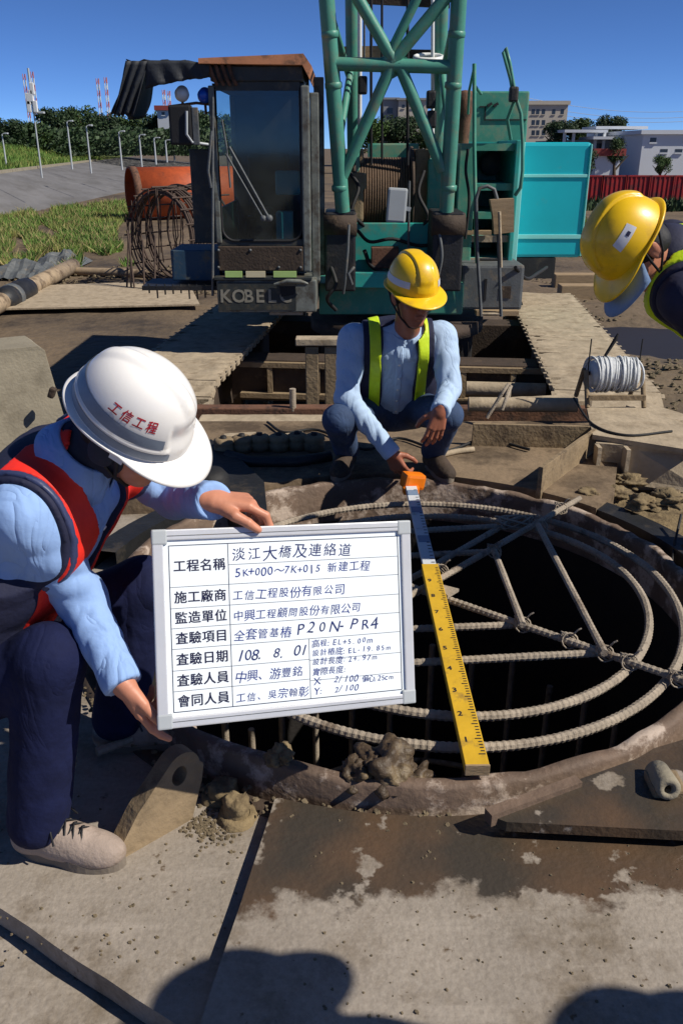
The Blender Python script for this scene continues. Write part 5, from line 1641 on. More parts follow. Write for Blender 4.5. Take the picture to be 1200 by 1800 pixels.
a = U(330, 742, 5.15); b = U(1032, 742, 5.15); a.z = b.z = 0.06
beam('rail_beam', 'long rusty rail beam along the far side of the platform', a, b, 0.1, 0.12, 'rust')
a = U(352, 752, 4.98); b = U(575, 750, 4.98); a.z = b.z = 0.06
beam('flat_beam', 'dusty flat beam behind the row of rollers', a, b, 0.16, 0.07, 'track_mud')
a = G(948, 842, 0.17); b = G(1043, 772, 0.17)
beam('upright_bar', 'upright flat bar standing at the right end of the muddy deck', Vector((a.x, a.y, 0.15)), Vector((b.x, b.y, 0.15)), 0.022, 0.16, 'mud_steel')
a = G(830, 755, 0.19); b = G(1046, 760, 0.19)
beam('upright_bar', 'upright flat bar along the back of the muddy deck', Vector((a.x, a.y, 0.16)), Vector((b.x, b.y, 0.16)), 0.022, 0.13, 'mud_steel')
a = G(830, 735, 0.14); b = G(1025, 735, 0.14)
o = MB().cyl(Vector((a.x, 5.02, 0.17)), Vector((b.x, 5.0, 0.17)), 0.045, n=12).build('round_bar', MATS['track_mud']); tag(o, 'dusty round bar lying along the back of the muddy deck', 'bar')
# front skirt of the deck
a = G(600, 845, 0.05); b = G(942, 850, 0.05)
# right hand box beams with webs
t = thing('box_beam', 'mud coated steel box beam with web plates at the right', 'beam', G(1120, 800, 0.0))
p = [G(1030, 724, 0.2), G(1112, 722, 0.2), G(1260, 772, 0.2), G(1215, 800, 0.2), G(1040, 772, 0.2)]
MB().prism([(q.x, q.y, 0.20) for q in p], (0, 0, 0.025)).build('top_plate', MATS['track_mud'], t)
fA = G(1046, 776, 0.2); fB = G(1250, 792, 0.2)
MB().bar(Vector((fA.x, fA.y - 0.01, 0.07)), Vector((fB.x, fB.y - 0.01, 0.07)), 0.02, 0.256).build('web', MATS['track_mud'], t)
for s in (0.0, 0.25, 0.95):
    q = fA.lerp(fB, s)
    MB().bx(q.x - 0.01, q.x + 0.01, q.y - 0.09, q.y - 0.022, -0.05, 0.196).build('stiffener', MATS['track_mud'], t)
q0 = fA.lerp(fB, 0.25); q1 = fA.lerp(fB, 0.95)
MB().prism([(q0.x + 0.02, q0.y - 0.02, 0.19), (q1.x, q1.y - 0.02, 0.19), (q1.x, q1.y - 0.16, 0.01), (q0.x + 0.02, q0.y - 0.08, 0.01)], (0, 0.012, 0.006)).build('slanted_plate', MATS['track_mud'], t)
for i, (u0, v0, u1, v1, lab) in enumerate([(905, 712, 1030, 706, 'pale flat steel offcut stacked behind the round bar'), (1115, 718, 1200, 745, 'flat steel offcut beside the cable reel')]):
    a = G(u0, v0, 0.12); b = G(u1, v1, 0.12)
    o = beam('steel_offcut', lab, Vector((a.x, a.y, 0.13)), Vector((b.x, b.y, 0.13)), 0.16, 0.04, 'track_mud', 'steel offcut')
MB_ = MB()
# bent hook bar and small pin at the back
a = G(855, 735, 0.15)
o = MB().tube([a, a + Vector((0.08, 0.02, 0.14)), a + Vector((0.115, 0.02, 0.2)), a + Vector((0.13, 0.02, 0.19)), a + Vector((0.085, 0, 0.05))], 0.011, 7).build('hook_bar', MATS['rebar']); tag(o, 'bent hook bar rising behind the muddy deck', 'hook')
a = G(890, 722, 0.1)
o = MB().cyl(a, a + Vector((0, 0, 0.16)), 0.018, n=10).build('steel_pin', MATS['rebar']); tag(o, 'short steel pin standing right of the hook bar', 'pin')
a = G(515, 722, 0.1)
o = MB().cyl(a, a + Vector((0, 0, 0.14)), 0.02, n=10).build('steel_pin', MATS['rebar']); tag(o, 'short steel pin left of the squatting worker', 'pin')
# vertical post with stays left of worker
a = U(560, 700, 5.5); 
t = thing('post_frame', 'muddy timber post frame left of the squatting worker', 'frame', (a.x, 5.5, ZG))
for u in (548, 582):
    p = U(u, 608, 5.9); MB().bx(p.x - 0.045, p.x + 0.045, 5.86, 5.95, ZG + 0.02, p.z, 0.006).build('post', MATS['mud_steel'], t)
p = U(520, 606, 5.9); q = U(620, 606, 5.9)
MB().bx(p.x, q.x, 5.84, 5.97, p.z + 0.003, p.z + 0.05, 0.006).build('cap_rail', MATS['track_mud'], t)

# row of rollers on the left of the deck
rl = [(393, 772), (425, 768), (456, 766), (490, 766), (522, 764), (552, 766)]
for i, (u, v) in enumerate(rl):
    p = G(u, v, 0.18); r = 0.052 + 0.003 * (i % 2)
    t = thing('steel_roller', ['leftmost steel roller, nearest the white helmet, in the row', 'second steel roller from the left in the row', 'third steel roller from the left in the row',
                               'fourth steel roller from the left in the row', 'fifth steel roller from the left in the row', 'sixth steel roller, beside the worker knee'][i], 'roller', (p.x, p.y, 0.10), 'rollers behind the shaft')
    MB().lathe([(0.014, 0.085), (0.036, 0.088), (r, 0.078), (r + 0.004, 0.06), (r - 0.006, 0.05), (r + 0.004, 0.04), (r, 0.0), (0.0, 0.0)], (p.x, p.y, 0.10), (0, 0, 1), 22).build('wheel', MATS['mud_steel'], t)
    MB().lathe([(0.0, 0.098), (0.016, 0.098), (0.019, 0.08)], (p.x, p.y, 0.10), (0, 0, 1), 10).build('hub_pin', MATS['rubber'], t)
for i, (u0, v0, u1, v1) in enumerate([(395, 790, 452, 786), (472, 792, 535, 786)]):
    a = G(u0, v0, 0.06); b = G(u1, v1, 0.06)
    beam('roller_plate', ['short dusty plate under the left rollers', 'short dusty plate under the middle rollers'][i], Vector((a.x, a.y, 0.12)), Vector((b.x, b.y, 0.12)), 0.05, 0.05, 'track_mud', 'steel plate')
# black oily clamp arm left of the shaft
poly = [G(345, 778, 0.12), G(372, 775, 0.12), G(428, 815, 0.12), G(464, 850, 0.12), G(470, 905, 0.12), G(430, 905, 0.12), G(385, 870, 0.12), G(330, 835, 0.12)]
o = rough_mesh('oily_clamp', MB().prism([(p.x, p.y, 0.0) for p in poly], (0, 0, 0.13)), MATS['black_steel'], amp=0.003); tag(o, 'black oily steel clamp arm between white helmet and shaft', 'clamp arm')
a = G(372, 872, 0.1)
o = MB().lathe([(0.0, 0.10), (0.06, 0.10), (0.085, 0.07), (0.09, 0.0)], (a.x, a.y, 0.13), (0, 0, 1), 20).build('rubber_dome', MATS['rubber']); tag(o, 'black rubber dome on the clamp arm above the hand', 'dome')
# curved collar beams behind the far rim
for (r0, r1, z0, z1, m, lab, a0, a1) in ((RI + 0.11, RI + 0.22, -0.02, 0.09, 'black_steel', 'dark curved clamp band hugging the far side of the casing', 0.2, 2.9),):
    pts = []
    k = 50
    inner = [(CX + r0 * math.cos(a0 + (a1 - a0) * i / k), CY + r0 * math.sin(a0 + (a1 - a0) * i / k), z0) for i in range(k + 1)]
    outer = [(CX + r1 * math.cos(a0 + (a1 - a0) * i / k), CY + r1 * math.sin(a0 + (a1 - a0) * i / k), z0) for i in range(k + 1)]
    mb = MB()
    for i in range(k):
        mb.add([inner[i], inner[i + 1], outer[i + 1], outer[i]] + [(p[0], p[1], z1) for p in (inner[i], inner[i + 1], outer[i + 1], outer[i])],
               [(4, 5, 6, 7), (0, 1, 5, 4), (2, 3, 7, 6)])
    o = mb.build('clamp_band', MATS[m]); tag(o, lab, 'clamp band')
# dark oily pipes on the left rear rim
for (pts, r, lab) in (([(400, 800), (440, 812), (520, 812), (580, 802)], 0.03, 'dark hose below the rollers'),):
    o = MB().tube([G(u, v, 0.12) for u, v in pts], r, 10).build('hose', MATS['black_steel']); tag(o, lab, 'hose')

for (pts, r, m, lab) in (([(470, 742), (500, 760), (560, 756), (640, 790), (700, 770), (780, 792), (850, 772), (930, 790)], 0.008, 'rubber', 'thin black cable snaking across the muddy deck'),
                         ([(775, 800), (800, 794), (832, 790)], 0.016, 'track_mud', 'short pale bar lying on the muddy deck beside the worker shoe'),
                         ([(1008, 700), (1040, 745), (1100, 765), (1180, 758)], 0.007, 'rubber', 'thin black cable lying across the box beam')):
    zc_ = 0.115 if 'box' not in lab else 0.232
    o = MB().tube(spl([G(u, v, zc_) for u, v in pts]), r, 7).build('loose_cable' if 'cable' in lab else 'steel_bar', MATS[m]); tag(o, lab, 'cable' if 'cable' in lab else 'bar')
# cable reel with white wire
rc = G(1072, 706, 0.225)
t = thing('cable_reel', 'steel cable reel stand wound with white wire on the box beam', 'cable reel', rc)
c0 = rc + Vector((-0.005, 0, 0.17))
MB().lathe([(0.0, -0.135), (0.075, -0.135), (0.085, -0.1), (0.095, -0.05), (0.09, 0.02), (0.095, 0.08), (0.08, 0.13), (0.0, 0.13)], c0, (1, 0.1, 0), 22).build('wire_core', MATS['wire_white'], t)
for k in range(22):
    x = -0.125 + k * 0.0119; r = 0.092 + 0.012 * random.random(); tl_ = random.uniform(-0.04, 0.04)
    pts = [c0 + Vector((x + tl_ * math.cos(a), r * math.cos(a), r * math.sin(a) - 0.006)) for a in np.linspace(0, 2 * math.pi, 22, endpoint=False)]
    MB().tube(pts, 0.0065, 5, closed=True).build('wire_turn', MATS['wire_white'], t)
for sx_ in (-0.165, 0.16):
    MB().tube([c0 + Vector((sx_, -0.13, -0.17)), c0 + Vector((sx_, -0.02, 0.02))], 0.014, 6).tube([c0 + Vector((sx_, 0.13, -0.17)), c0 + Vector((sx_, 0.02, 0.02))], 0.014, 6).build('stand_leg', MATS['mud_steel'], t)
    MB().tube([c0 + Vector((sx_ * .9, 0, 0.0)), c0 + Vector((sx_ * 0.9, 0, 0.20))], 0.004, 5).build('guide_rod', MATS['rubber'], t)
MB().tube([c0 + Vector((-0.17, 0, 0)), c0 + Vector((0.17, 0, 0))], 0.012, 8).build('axle', MATS['rubber'], t)
MB().bar(c0 + Vector((-0.165, -0.13, -0.11)), c0 + Vector((0.16, -0.13, -0.11)), 0.02, 0.03).build('cross_bar', MATS['mud_steel'], t)
MB().tube([c0 + Vector((-0.06, 0, 0.1)), c0 + Vector((-0.01, 0, 0.2)), c0 + Vector((0.0, 0, 0.23))], [0.009, 0.012, 0.006], 6).build('crank', MATS['rubber'], t)


# --- lumps of mud and stones
def clod(name, label, p, rad, m, seed, sub=3, amp=0.35, fl=0.7, cat='mud clod', group=None):
    bm = bmesh.new(); bmesh.ops.create_icosphere(bm, subdivisions=sub, radius=1.0)
    for v in bm.verts:
        n = mnoise.fractal(v.co * 1.6 + Vector((seed * 3.1, 0, 0)), 1.0, 2.0, 5)
        v.co *= 1 + amp * n
        v.co.z = max(-0.35, v.co.z) * fl
        v.co *= rad
    me = bpy.data.meshes.new(name); bm.to_mesh(me); bm.free()
    me.polygons.foreach_set('use_smooth', [sub > 2] * len(me.polygons))
    o = link(name, me, m)
    o.location = (p[0], p[1], p[2] + 0.3 * rad * fl)
    tag(o, label, cat, group)
    return o


for i, (u, v, z, r, lab) in enumerate([(680, 1362, 0.07, 0.075, 'biggest heap of wet mud on the near casing rim'), (632, 1366, 0.07, 0.05, 'mud lump left of the big heap on the near rim'),
                                       (728, 1372, 0.06, 0.045, 'mud lump right of the big heap on the near rim'), (690, 1338, 0.10, 0.036, 'mud lump on top of the big heap'),
                                       (492, 1336, 0.10, 0.035, 'pale mud lump on the near rim under the whiteboard'), (656, 1350, 0.10, 0.03, 'small mud lump between two larger ones on the near rim')]):
    clod('mud_clod', lab, G(u, v, z), r, MATS['mud_wet' if i not in (4,) else 'mud_clod'], i + 1, 4, 0.6, 0.85, group='mud on the near rim')
for i, (u, v, z, r, m, lab) in enumerate([(1130, 890, 0.1, 0.075, 'mud_clod', 'round flat stone at the right edge of the shaft'), (1180, 882, 0.12, 0.085, 'mud_clod', 'grey stone at the right picture edge beyond the shaft'),
                                          (1035, 872, 0.08, 0.06, 'mud_clod', 'stone lying beside the end of the long brace bar'), (1075, 870, 0.06, 0.07, 'mud_clod', 'brown stone right of the brace bar end'),
                                          (975, 868, 0.06, 0.05, 'mud_clod', 'stone under the upright flat bar'), (1100, 850, 0.05, 0.08, 'mud_clod', 'mud lump before the slanted plate'),
                                          (1060, 905, 0.03, 0.09, 'mud_wet', 'dark wet mud lump on the right shaft edge'), (1010, 895, 0.03, 0.06, 'mud_wet', 'dark mud lump under the brace bar end')]):
    clod('stone', lab, G(u, v, z), r, MATS[m], i + 11, 4, 0.7, 0.42, 'stone', 'stones right of the shaft')
# infill of earth right of the shaft, between deck and box beam
vs = []; n = 22
for j in range(n):
    for k in range(n):
        x = 1.1 + 1.6 * k / (n - 1); y = 2.75 + 1.7 * j / (n - 1)
        dd = math.hypot(x - CX, y - CY)
        z = -0.03 + 0.06 * mnoise.fractal(Vector((x * 4, y * 4, 2)), 1, 2, 4)
        if dd < RI + 0.08: z = -0.12
        vs.append((x, y, z))
fs_ = [(j * n + k, j * n + k + 1, (j + 1) * n + k + 1, (j + 1) * n + k) for j in range(n - 1) for k in range(n - 1)]
fs_ = [f for f in fs_ if max(math.hypot(vs[i][0] - CX, vs[i][1] - CY) for i in f) > RI + 0.10]
for i_, v_ in enumerate(vs):
    dd = math.hypot(v_[0] - CX, v_[1] - CY)
    if dd < RI + 0.06: vs[i_] = (CX + (v_[0] - CX) / dd * (RI + 0.06), CY + (v_[1] - CY) / dd * (RI + 0.06), -0.02)
o = MB().add(vs, fs_, True).build('spoil_earth', MATS['mud_clod']); tag(o, kind='structure')

# near right clamp arm: thick plate raised above the wet plate with a dark gap beneath
poly = [G(853, 1432, 0.09), G(905, 1402, 0.09), G(1010, 1374, 0.09), G(1130, 1330, 0.09), G(1330, 1270, 0.09), G(1500, 1420, 0.09), G(1210, 1462, 0.09), G(890, 1446, 0.09)]
t = thing('clamp_wing', 'wet thick clamp wing plate on the right foreground beside the rim', 'clamp wing', (G(1050, 1420, 0.03)))
me = rough_mesh('wing_plate', MB().prism([(p.x, p.y, 0.062) for p in poly], (0, 0, 0.03)), MATS['plate_wet'], t, 0.002)
MB().prism([(p.x, p.y + 0.05, 0.037) for p in (poly[6], poly[5], poly[4], poly[3])], (0, 0, 0.023)).build('spacer', MATS['mud_dark'], t)
MB().bar(G(857, 1437, 0.09), G(1015, 1378, 0.09), 0.03, 0.035).build('edge_bead', MATS['casing_steel'], t)
# right lug: pipe stub seen end on
p = G(1172, 1408, 0.09)
t = thing('pipe_lug', 'pale pipe stub lug with ragged end on the right clamp wing', 'lug', p)
ax = Vector((-0.05, -1, 0.25)).normalized()
c0 = Vector((p.x + 0.0, p.y + 0.0, 0.125))
MB().lathe([(0.013, -0.1), (0.013, 0.0), (0.027, 0.0), (0.031, -0.008), (0.032, -0.10), (0.0, -0.10)], c0, ax, 18).build('stub', MATS['concrete'], t)
MB().box(c0 + Vector((0.01, 0.05, -0.026)), (0.085, 0.085, 0.03), None, 0.008).build('lug_base', MATS['mud_steel'], t)

# left lug: thick plate with an eye, leaning
t = thing('lifting_lug', 'thick mud coated lifting lug with an eye on the dry plate', 'lug', G(270, 1480, 0.0))
b0 = G(212, 1512, 0.0); b1 = G(338, 1440, 0.0)
dx_ = (b1 - b0); Lb = dx_.length; ex_ = dx_.normalized()
tl_ = (Vector((0, 0, 1)) + Vector((0.04, 0.16, 0))).normalized()
nrm_ = ex_.cross(tl_).normalized()
out = [(0.0, 0.0), (Lb, 0.0), (Lb + 0.03, 0.10), (Lb + 0.035, 0.145)]
cxl, czl, rl_ = Lb * 0.86, 0.15, 0.052
for k in range(10):
    a = 0.1 + k / 9 * 2.3
    out.append((cxl + rl_ * math.cos(a), czl + rl_ * math.sin(a)))
out += [(0.05, 0.10), (0.0, 0.03)]
hole = [(cxl - 0.008 + 0.022 * math.cos(a), czl - 0.006 + 0.026 * math.sin(a)) for a in np.linspace(0, 2 * math.pi, 20, endpoint=False)]
bm = bmesh.new()
mp = lambda p, o_: b0 + ex_ * p[0] + tl_ * p[1] + nrm_ * o_
ov = [bm.verts.new(mp(p, 0.0)) for p in out]; hv = [bm.verts.new(mp(p, 0.0)) for p in hole]
oe = [bm.edges.new((ov[i], ov[(i + 1) % len(ov)])) for i in range(len(ov))]; he = [bm.edges.new((hv[i], hv[(i + 1) % len(hv)])) for i in range(len(hv))]
r_ = bmesh.ops.triangle_fill(bm, edges=oe + he, use_beauty=True)
fcs = [f for f in r_['geom'] if isinstance(f, bmesh.types.BMFace)]
ex2 = bmesh.ops.extrude_face_region(bm, geom=fcs)
bmesh.ops.translate(bm, verts=[v for v in ex2['geom'] if isinstance(v, bmesh.types.BMVert)], vec=nrm_ * -0.05)
bmesh.ops.recalc_face_normals(bm, faces=bm.faces)
me = bpy.data.meshes.new('lug_plate'); bm.to_mesh(me); bm.free()
link('lug_plate', me, MATS['mud_steel'], t)
# two mud-covered bolts next to the lug
for i, (u, v, lab) in enumerate([(388, 1398, 'mud covered bolt head right behind the lifting lug'), (418, 1436, 'mud covered nut in front of the bolt, at the plate seam')]):
    p = G(u, v, 0.0)
    t = thing('bolt', lab, 'bolt', p, 'bolts beside the lifting lug')
    rough_mesh('nut', MB().lathe([(0.0, 0.056), (0.024, 0.055), (0.034, 0.046), (0.036, 0.02), (0.036, 0.0)], p, (0.25, -0.35, 1) if i == 0 else (0, 0, 1), 20), MATS['mud_clod'], t, 0.012, 1, 26)
    rough_mesh('washer', MB().lathe([(0.034, 0.02), (0.048, 0.018), (0.054, 0.0)], p, (0, 0, 1), 20), MATS['mud_clod'], t, 0.008, 1, 26)
# loose gravel between them and over the plates
rnd = random.Random(12)
mb = MB()
def pebble(x, y, z, r):
    vs = []
    for k in range(6):
        a = k / 6 * 6.283; q = r * rnd.uniform(0.7, 1.2); vs.append((x + q * math.cos(a), y + q * math.sin(a), z - 0.001))
    for k in range(6):
        a = k / 6 * 6.283 + 0.3; q = r * rnd.uniform(0.35, 0.8); vs.append((x + q * math.cos(a), y + q * math.sin(a), z + r * rnd.uniform(0.25, 0.75)))
    mb.add(vs, [(k, (k + 1) % 6, 6 + (k + 1) % 6, 6 + k) for k in range(6)] + [(6, 7, 8, 9, 10, 11)])
for i in range(170):
    p = G(rnd.gauss(362, 20), rnd.gauss(1452, 16), 0); pebble(p.x, p.y, 0.0, rnd.uniform(0.003, 0.009))
for i in range(150):
    u = rnd.uniform(0, 470); v = rnd.uniform(1400, 1700); p = G(u, v, 0)
    pebble(p.x, p.y, 0.0, rnd.uniform(0.001, 0.0065) * (1.4 if rnd.random() < 0.1 else 1))
for i in range(160):
    u = rnd.uniform(480, 1200); v = rnd.uniform(1470, 1790); p = G(u, v, 0.035)
    pebble(p.x, p.y, 0.035, rnd.uniform(0.001, 0.005) * (1.5 if rnd.random() < 0.08 else 1))
for i in range(200):
    a = rnd.uniform(-2.9, -0.3); r = RI + rnd.uniform(0.06, 0.14)
    pebble(CX + r * math.cos(a), CY + r * math.sin(a), 0.03, rnd.uniform(0.003, 0.012))
o = mb.build('gravel', MATS['crumb']); tag(o, 'loose crumbs of dried mud scattered on the plates', 'gravel', kind='stuff')
mb = MB()
for i in range(900):
    u = rnd.uniform(930, 1260); v = rnd.uniform(490, 735); p = G(u, v, ZG)
    if math.hypot(p.x - PUD.x, p.y - PUD.y) < 1.5: continue
    pebble(p.x, p.y, ZG + 0.03, rnd.uniform(0.01, 0.06))
for i in range(500):
    u = rnd.uniform(-40, 400); v = rnd.uniform(470, 520); p = G(u, v, ZG)
    pebble(p.x, p.y, ZG + 0.03, rnd.uniform(0.01, 0.08))
o = mb.build('rubble', MATS['crumb']); tag(o, 'small lumps of earth strewn round the crane tracks', 'rubble', kind='stuff')
# rebar stubs at the left, beside the worker leg
for i, (p, q, z, lab) in enumerate([((170, 1322), (232, 1298), 0.05, 'short rebar stub pointing out beside the worker hand'), ((120, 1260), (128, 1345), 0.06, 'rebar stub standing behind the worker shin')]):
    o = rebar(MB(), [G(*p, z), G(*q, z)], 0.0135).build('rebar_stub', MATS['rebar']); tag(o, lab, 'rebar')
# chunk plates left of rim
poly = [G(120, 1290, 0.03), G(250, 1330, 0.03), G(330, 1365, 0.03), G(300, 1330, 0.03), G(240, 1290, 0.03), G(150, 1262, 0.03)]
# concrete block at the left edge
t = thing('concrete_block', 'weathered concrete counterweight block at the left edge behind the worker', 'concrete block', (-2.0, 4.9, 0))
zt_ = U(50, 592, 4.9).z - 0.05
rb = U(112, 742, 4.9); rt0 = U(76, 592, 4.9)
e1 = Vector((0.86, 0.51, 0)); e2 = Vector((-0.51, 0.86, 0))
rb.z = -0.14
o = rough_mesh('block', MB().prism([rb + Vector((0.05, 0, 0)), Vector((rt0.x, rt0.y, zt_ - 0.03)), Vector((rt0.x - 0.03, rt0.y - 0.02, zt_)), Vector((rt0.x, rt0.y, zt_ + 0.01)) - e1 * 1.3, rb - e1 * 1.4], e2 * 0.35), MATS['concrete'], t, 0.002, 5, 6)
o = MB().box(U(92, 690, 4.75), (0.035, 0.05, 0.06), Matrix.Rotation(0.4, 3, 'Y'), 0.01).build('lifting_hook', MATS['mud_dark'], t)

# ================================================================== WHITEBOARD
BTL = U(264, 930, 1.0); 
def Z(u, v, zc):
    """point at pixel (u, v) with depth zc along the lens axis"""
    r = Vector(((u - 600) / FPX, 1.0, -(v - 900) / FPX)) * zc
    cp_, sp_ = math.cos(PITCH), math.sin(PITCH)
    return EYE + Vector((r.x, r.y * cp_ + r.z * sp_, -r.y * sp_ + r.z * cp_))
zl_, zr_ = 1.875, 2.06
TL = Z(266, 932, zl_); BL = Z(269, 1283, zl_); TR = Z(718, 915, zr_)
ex_ = (TR - TL).normalized(); W = (TR - TL).length
dn = (BL - TL); dn = (dn - ex_ * dn.dot(ex_)); H = dn.length; ey_ = -dn.normalized(); ez_ = ex_.cross(ey_)
if ez_.y > 0: ez_ = -ez_
board_o = BL
t = thing('whiteboard', 'handwritten inspection whiteboard with silver frame held by the worker', 'whiteboard', BL)
BO = TL + dn      # bottom-left corner of the frame
def bp(x, y, z=0.0): return BO + ex_ * x + ey_ * y + ez_ * z
RB = Matrix((ex_, ey_, ez_)).transposed()
def bbox(x0, x1, y0, y1, z0, z1, nm, m, par=None, bev=0.0):
    return MB().box(bp((x0 + x1) / 2, (y0 + y1) / 2, (z0 + z1) / 2), (x1 - x0, y1 - y0, z1 - z0), RB, bev).build(nm, MATS[m], par or t)
fw_ = 0.024
sheet = bbox(fw_ * 0.8, W - fw_ * 0.8, fw_ * 0.8, H - fw_ * 0.8, -0.006, 0.003, 'writing_surface', 'board_white')
bbox(fw_, W - fw_, 0, fw_, -0.009, 0.009, 'frame_bar', 'alu', None, 0.003)
bbox(fw_, W - fw_, H - fw_, H, -0.009, 0.009, 'frame_bar', 'alu', None, 0.003)
bbox(0, fw_, fw_, H - fw_, -0.009, 0.009, 'frame_bar', 'alu', None, 0.003)
bbox(W - fw_, W, fw_, H - fw_, -0.009, 0.009, 'frame_bar', 'alu', None, 0.003)
for (x, y) in ((0, 0), (W - 0.032, 0), (0, H - 0.032), (W - 0.032, H - 0.032)):
    bbox(x - 0.001, x + 0.033, y - 0.001, y + 0.033, -0.010, 0.0105, 'corner_cap', 'lamp_grey', None, 0.004)
# inner groove of the frame
for (x0_, x1_, y0_, y1_) in ((fw_, W - fw_, fw_ * 0.55, fw_ * 0.62), (fw_, W - fw_, H - fw_ * 0.62, H - fw_ * 0.55)):
    bbox(x0_, x1_, y0_, y1_, 0.009, 0.0094, 'frame_groove', 'tank_grey')
ix0, ix1, iy0, iy1 = 0.036, W - 0.032, 0.034, H - 0.036
rows = [iy1]
hh = (iy1 - iy0)
fr = [0.245, 0.125, 0.118, 0.122, 0.127, 0.122, 0.122]
fr = [f / sum(fr) for f in fr]
ys_ = [iy1]
for f in fr: ys_.append(ys_[-1] - f * hh)
xc = ix0 + 0.243 * (ix1 - ix0)
xm_ = xc + 0.445 * (ix1 - xc)
mb = MB()
zt = 0.0034
def ln(x0, y0, x1, y1, w=0.0009):
    a = bp(x0, y0, zt); b = bp(x1, y1, zt)
    mb.bar(a, b, w, 0.0006, up=ez_)
for (x0_, y0_, x1_, y1_, w) in [(ix0, iy0, ix1, iy0, .0016), (ix0, iy1, ix1, iy1, .0016), (ix0, iy0, ix0, iy1, .0016), (ix1, iy0, ix1, iy1, .0016), (xc, iy0, xc, iy1, .0012)]:
    ln(x0_, y0_, x1_, y1_, w)
for i in range(1, 7): ln(ix0, ys_[i], ix1 if i < 5 else xm_, ys_[i], 0.0007)
for f_ in (0.36, 0.70): ln(xm_, ys_[4] + (iy0 - ys_[4]) * f_, ix1, ys_[4] + (iy0 - ys_[4]) * f_, 0.0006)
ln(xc, (ys_[0] + ys_[1]) / 2 - 0.002, ix1, (ys_[0] + ys_[1]) / 2 - 0.002, 0.0007)
xm = xc + 0.445 * (ix1 - xc)
ln(xm, ys_[4], xm, iy0, 0.0008)
mb.build('ruled_lines', MATS['grid_line'], sheet)
mb = MB(); zt = 0.0036
heads = ['工程名稱', '施工廠商', '監造單位', '査驗項目', '査驗日期', '査驗人員', '會同人員']
fl = lambda x, y: bp(x, y, zt)
cw = (xc - ix0 - 0.014) / 4
for i, s in enumerate(heads):
    ym = (ys_[i] + ys_[i + 1]) / 2
    sz_ = 0.0285
    for q_, (ax_, ay_) in enumerate(((0, 0), (0.0011, 0), (0.0005, 0.0006))):
        fq = lambda x, y: bp(x, y, zt + 0.00012 * q_)
        text_on(mb, s, sz_, fq, adv=cw, x0=ix0 + 0.008 + ax_, y0=ym - sz_ * 0.36 + ay_)
tag(mb.build('printed_headings', MATS['ink_navy'], sheet), kind='stuff')
mb = MB(); mk = MB()
def hand(m_, s, x, y, size, adv, shear=0.12, off=0.0): text_on(m_, s, size, fl, off=off, jitter=0.13, adv=adv, shear=shear, x0=x, y0=y)
hx = xc + 0.006
hy0 = ys_[0]; hym = (ys_[0] + ys_[1]) / 2 - 0.002
hand(mb, '淡江大橋及連絡道', hx, hym + 0.010, 0.034, 0.036)
hand(mk, '5K+000～7K+015', hx + 0.008, ys_[1] + 0.016, 0.026, 0.024)
hand(mk, '新建工程', hx + 0.225, ys_[1] + 0.017, 0.024, 0.027)
hand(mk, '工信工程股份有限公司', hx, ys_[2] + 0.011, 0.025, 0.0268)
hand(mk, '中興工程顧問股份有限公司', hx, ys_[3] + 0.010, 0.0245, 0.0255)
hand(mk, '全套管基樁', hx, ys_[4] + 0.010, 0.026, 0.0270)
hand(mb, 'P20N-PR4', hx + 0.145, ys_[4] + 0.013, 0.036, 0.042, shear=0.25)
hand(mb, '108. 8. 01', hx + 0.006, ys_[5] + 0.010, 0.033, 0.0265, shear=0.22)
hand(mk, '中興、游豐銘', hx, ys_[6] + 0.010, 0.027, 0.0265)
hand(mk, '工信、吳宗翰彰', hx, ys_[7] + 0.010, 0.0235, 0.0245)
rx = xm + 0.006
yb = ys_[4]
hand(mk, '高程:EL+5.00m', rx, yb - 0.020, 0.0180, 0.0195)
hand(mk, '設計樁底:EL-19.85m', rx, yb - 0.041, 0.0175, 0.0190)
hand(mk, '設計長度:24.97m', rx, yb - 0.061, 0.0175, 0.0190)
hand(mk, '實際長度:', rx, yb - 0.084, 0.0175, 0.0190)
hand(mk, 'X:', rx + 0.002, yb - 0.108, 0.022, 0.022)
hand(mk, 'Y:', rx + 0.002, yb - 0.131, 0.022, 0.022)
hand(mk, '2/100', rx + 0.05, yb - 0.108, 0.021, 0.020, 0.3)
hand(mk, '2/100', rx + 0.05, yb - 0.131, 0.021, 0.020, 0.3)
hand(mk, '偏心,25cm', rx + 0.12, yb - 0.112, 0.0175, 0.0150)
tag(mb.build('handwriting', MATS['ink_marker'], sheet), kind='stuff')
tag(mk.build('handwriting', MATS['ink_blue'], sheet), kind='stuff')

# ================================================================== PEOPLE
def frame_from(X, Zd):
    X = Vector(X).normalized(); Zd = Vector(Zd); Zd = (Zd - X * Zd.dot(X)).normalized()
    Y = Zd.cross(X)
    return Matrix((X, Y, Zd)).transposed()


def place(vf, M3, org):
    v, f = vf
    R = np.array(M3, dtype=np.float32)
    return v @ R.T + np.array(org, dtype=np.float32), f


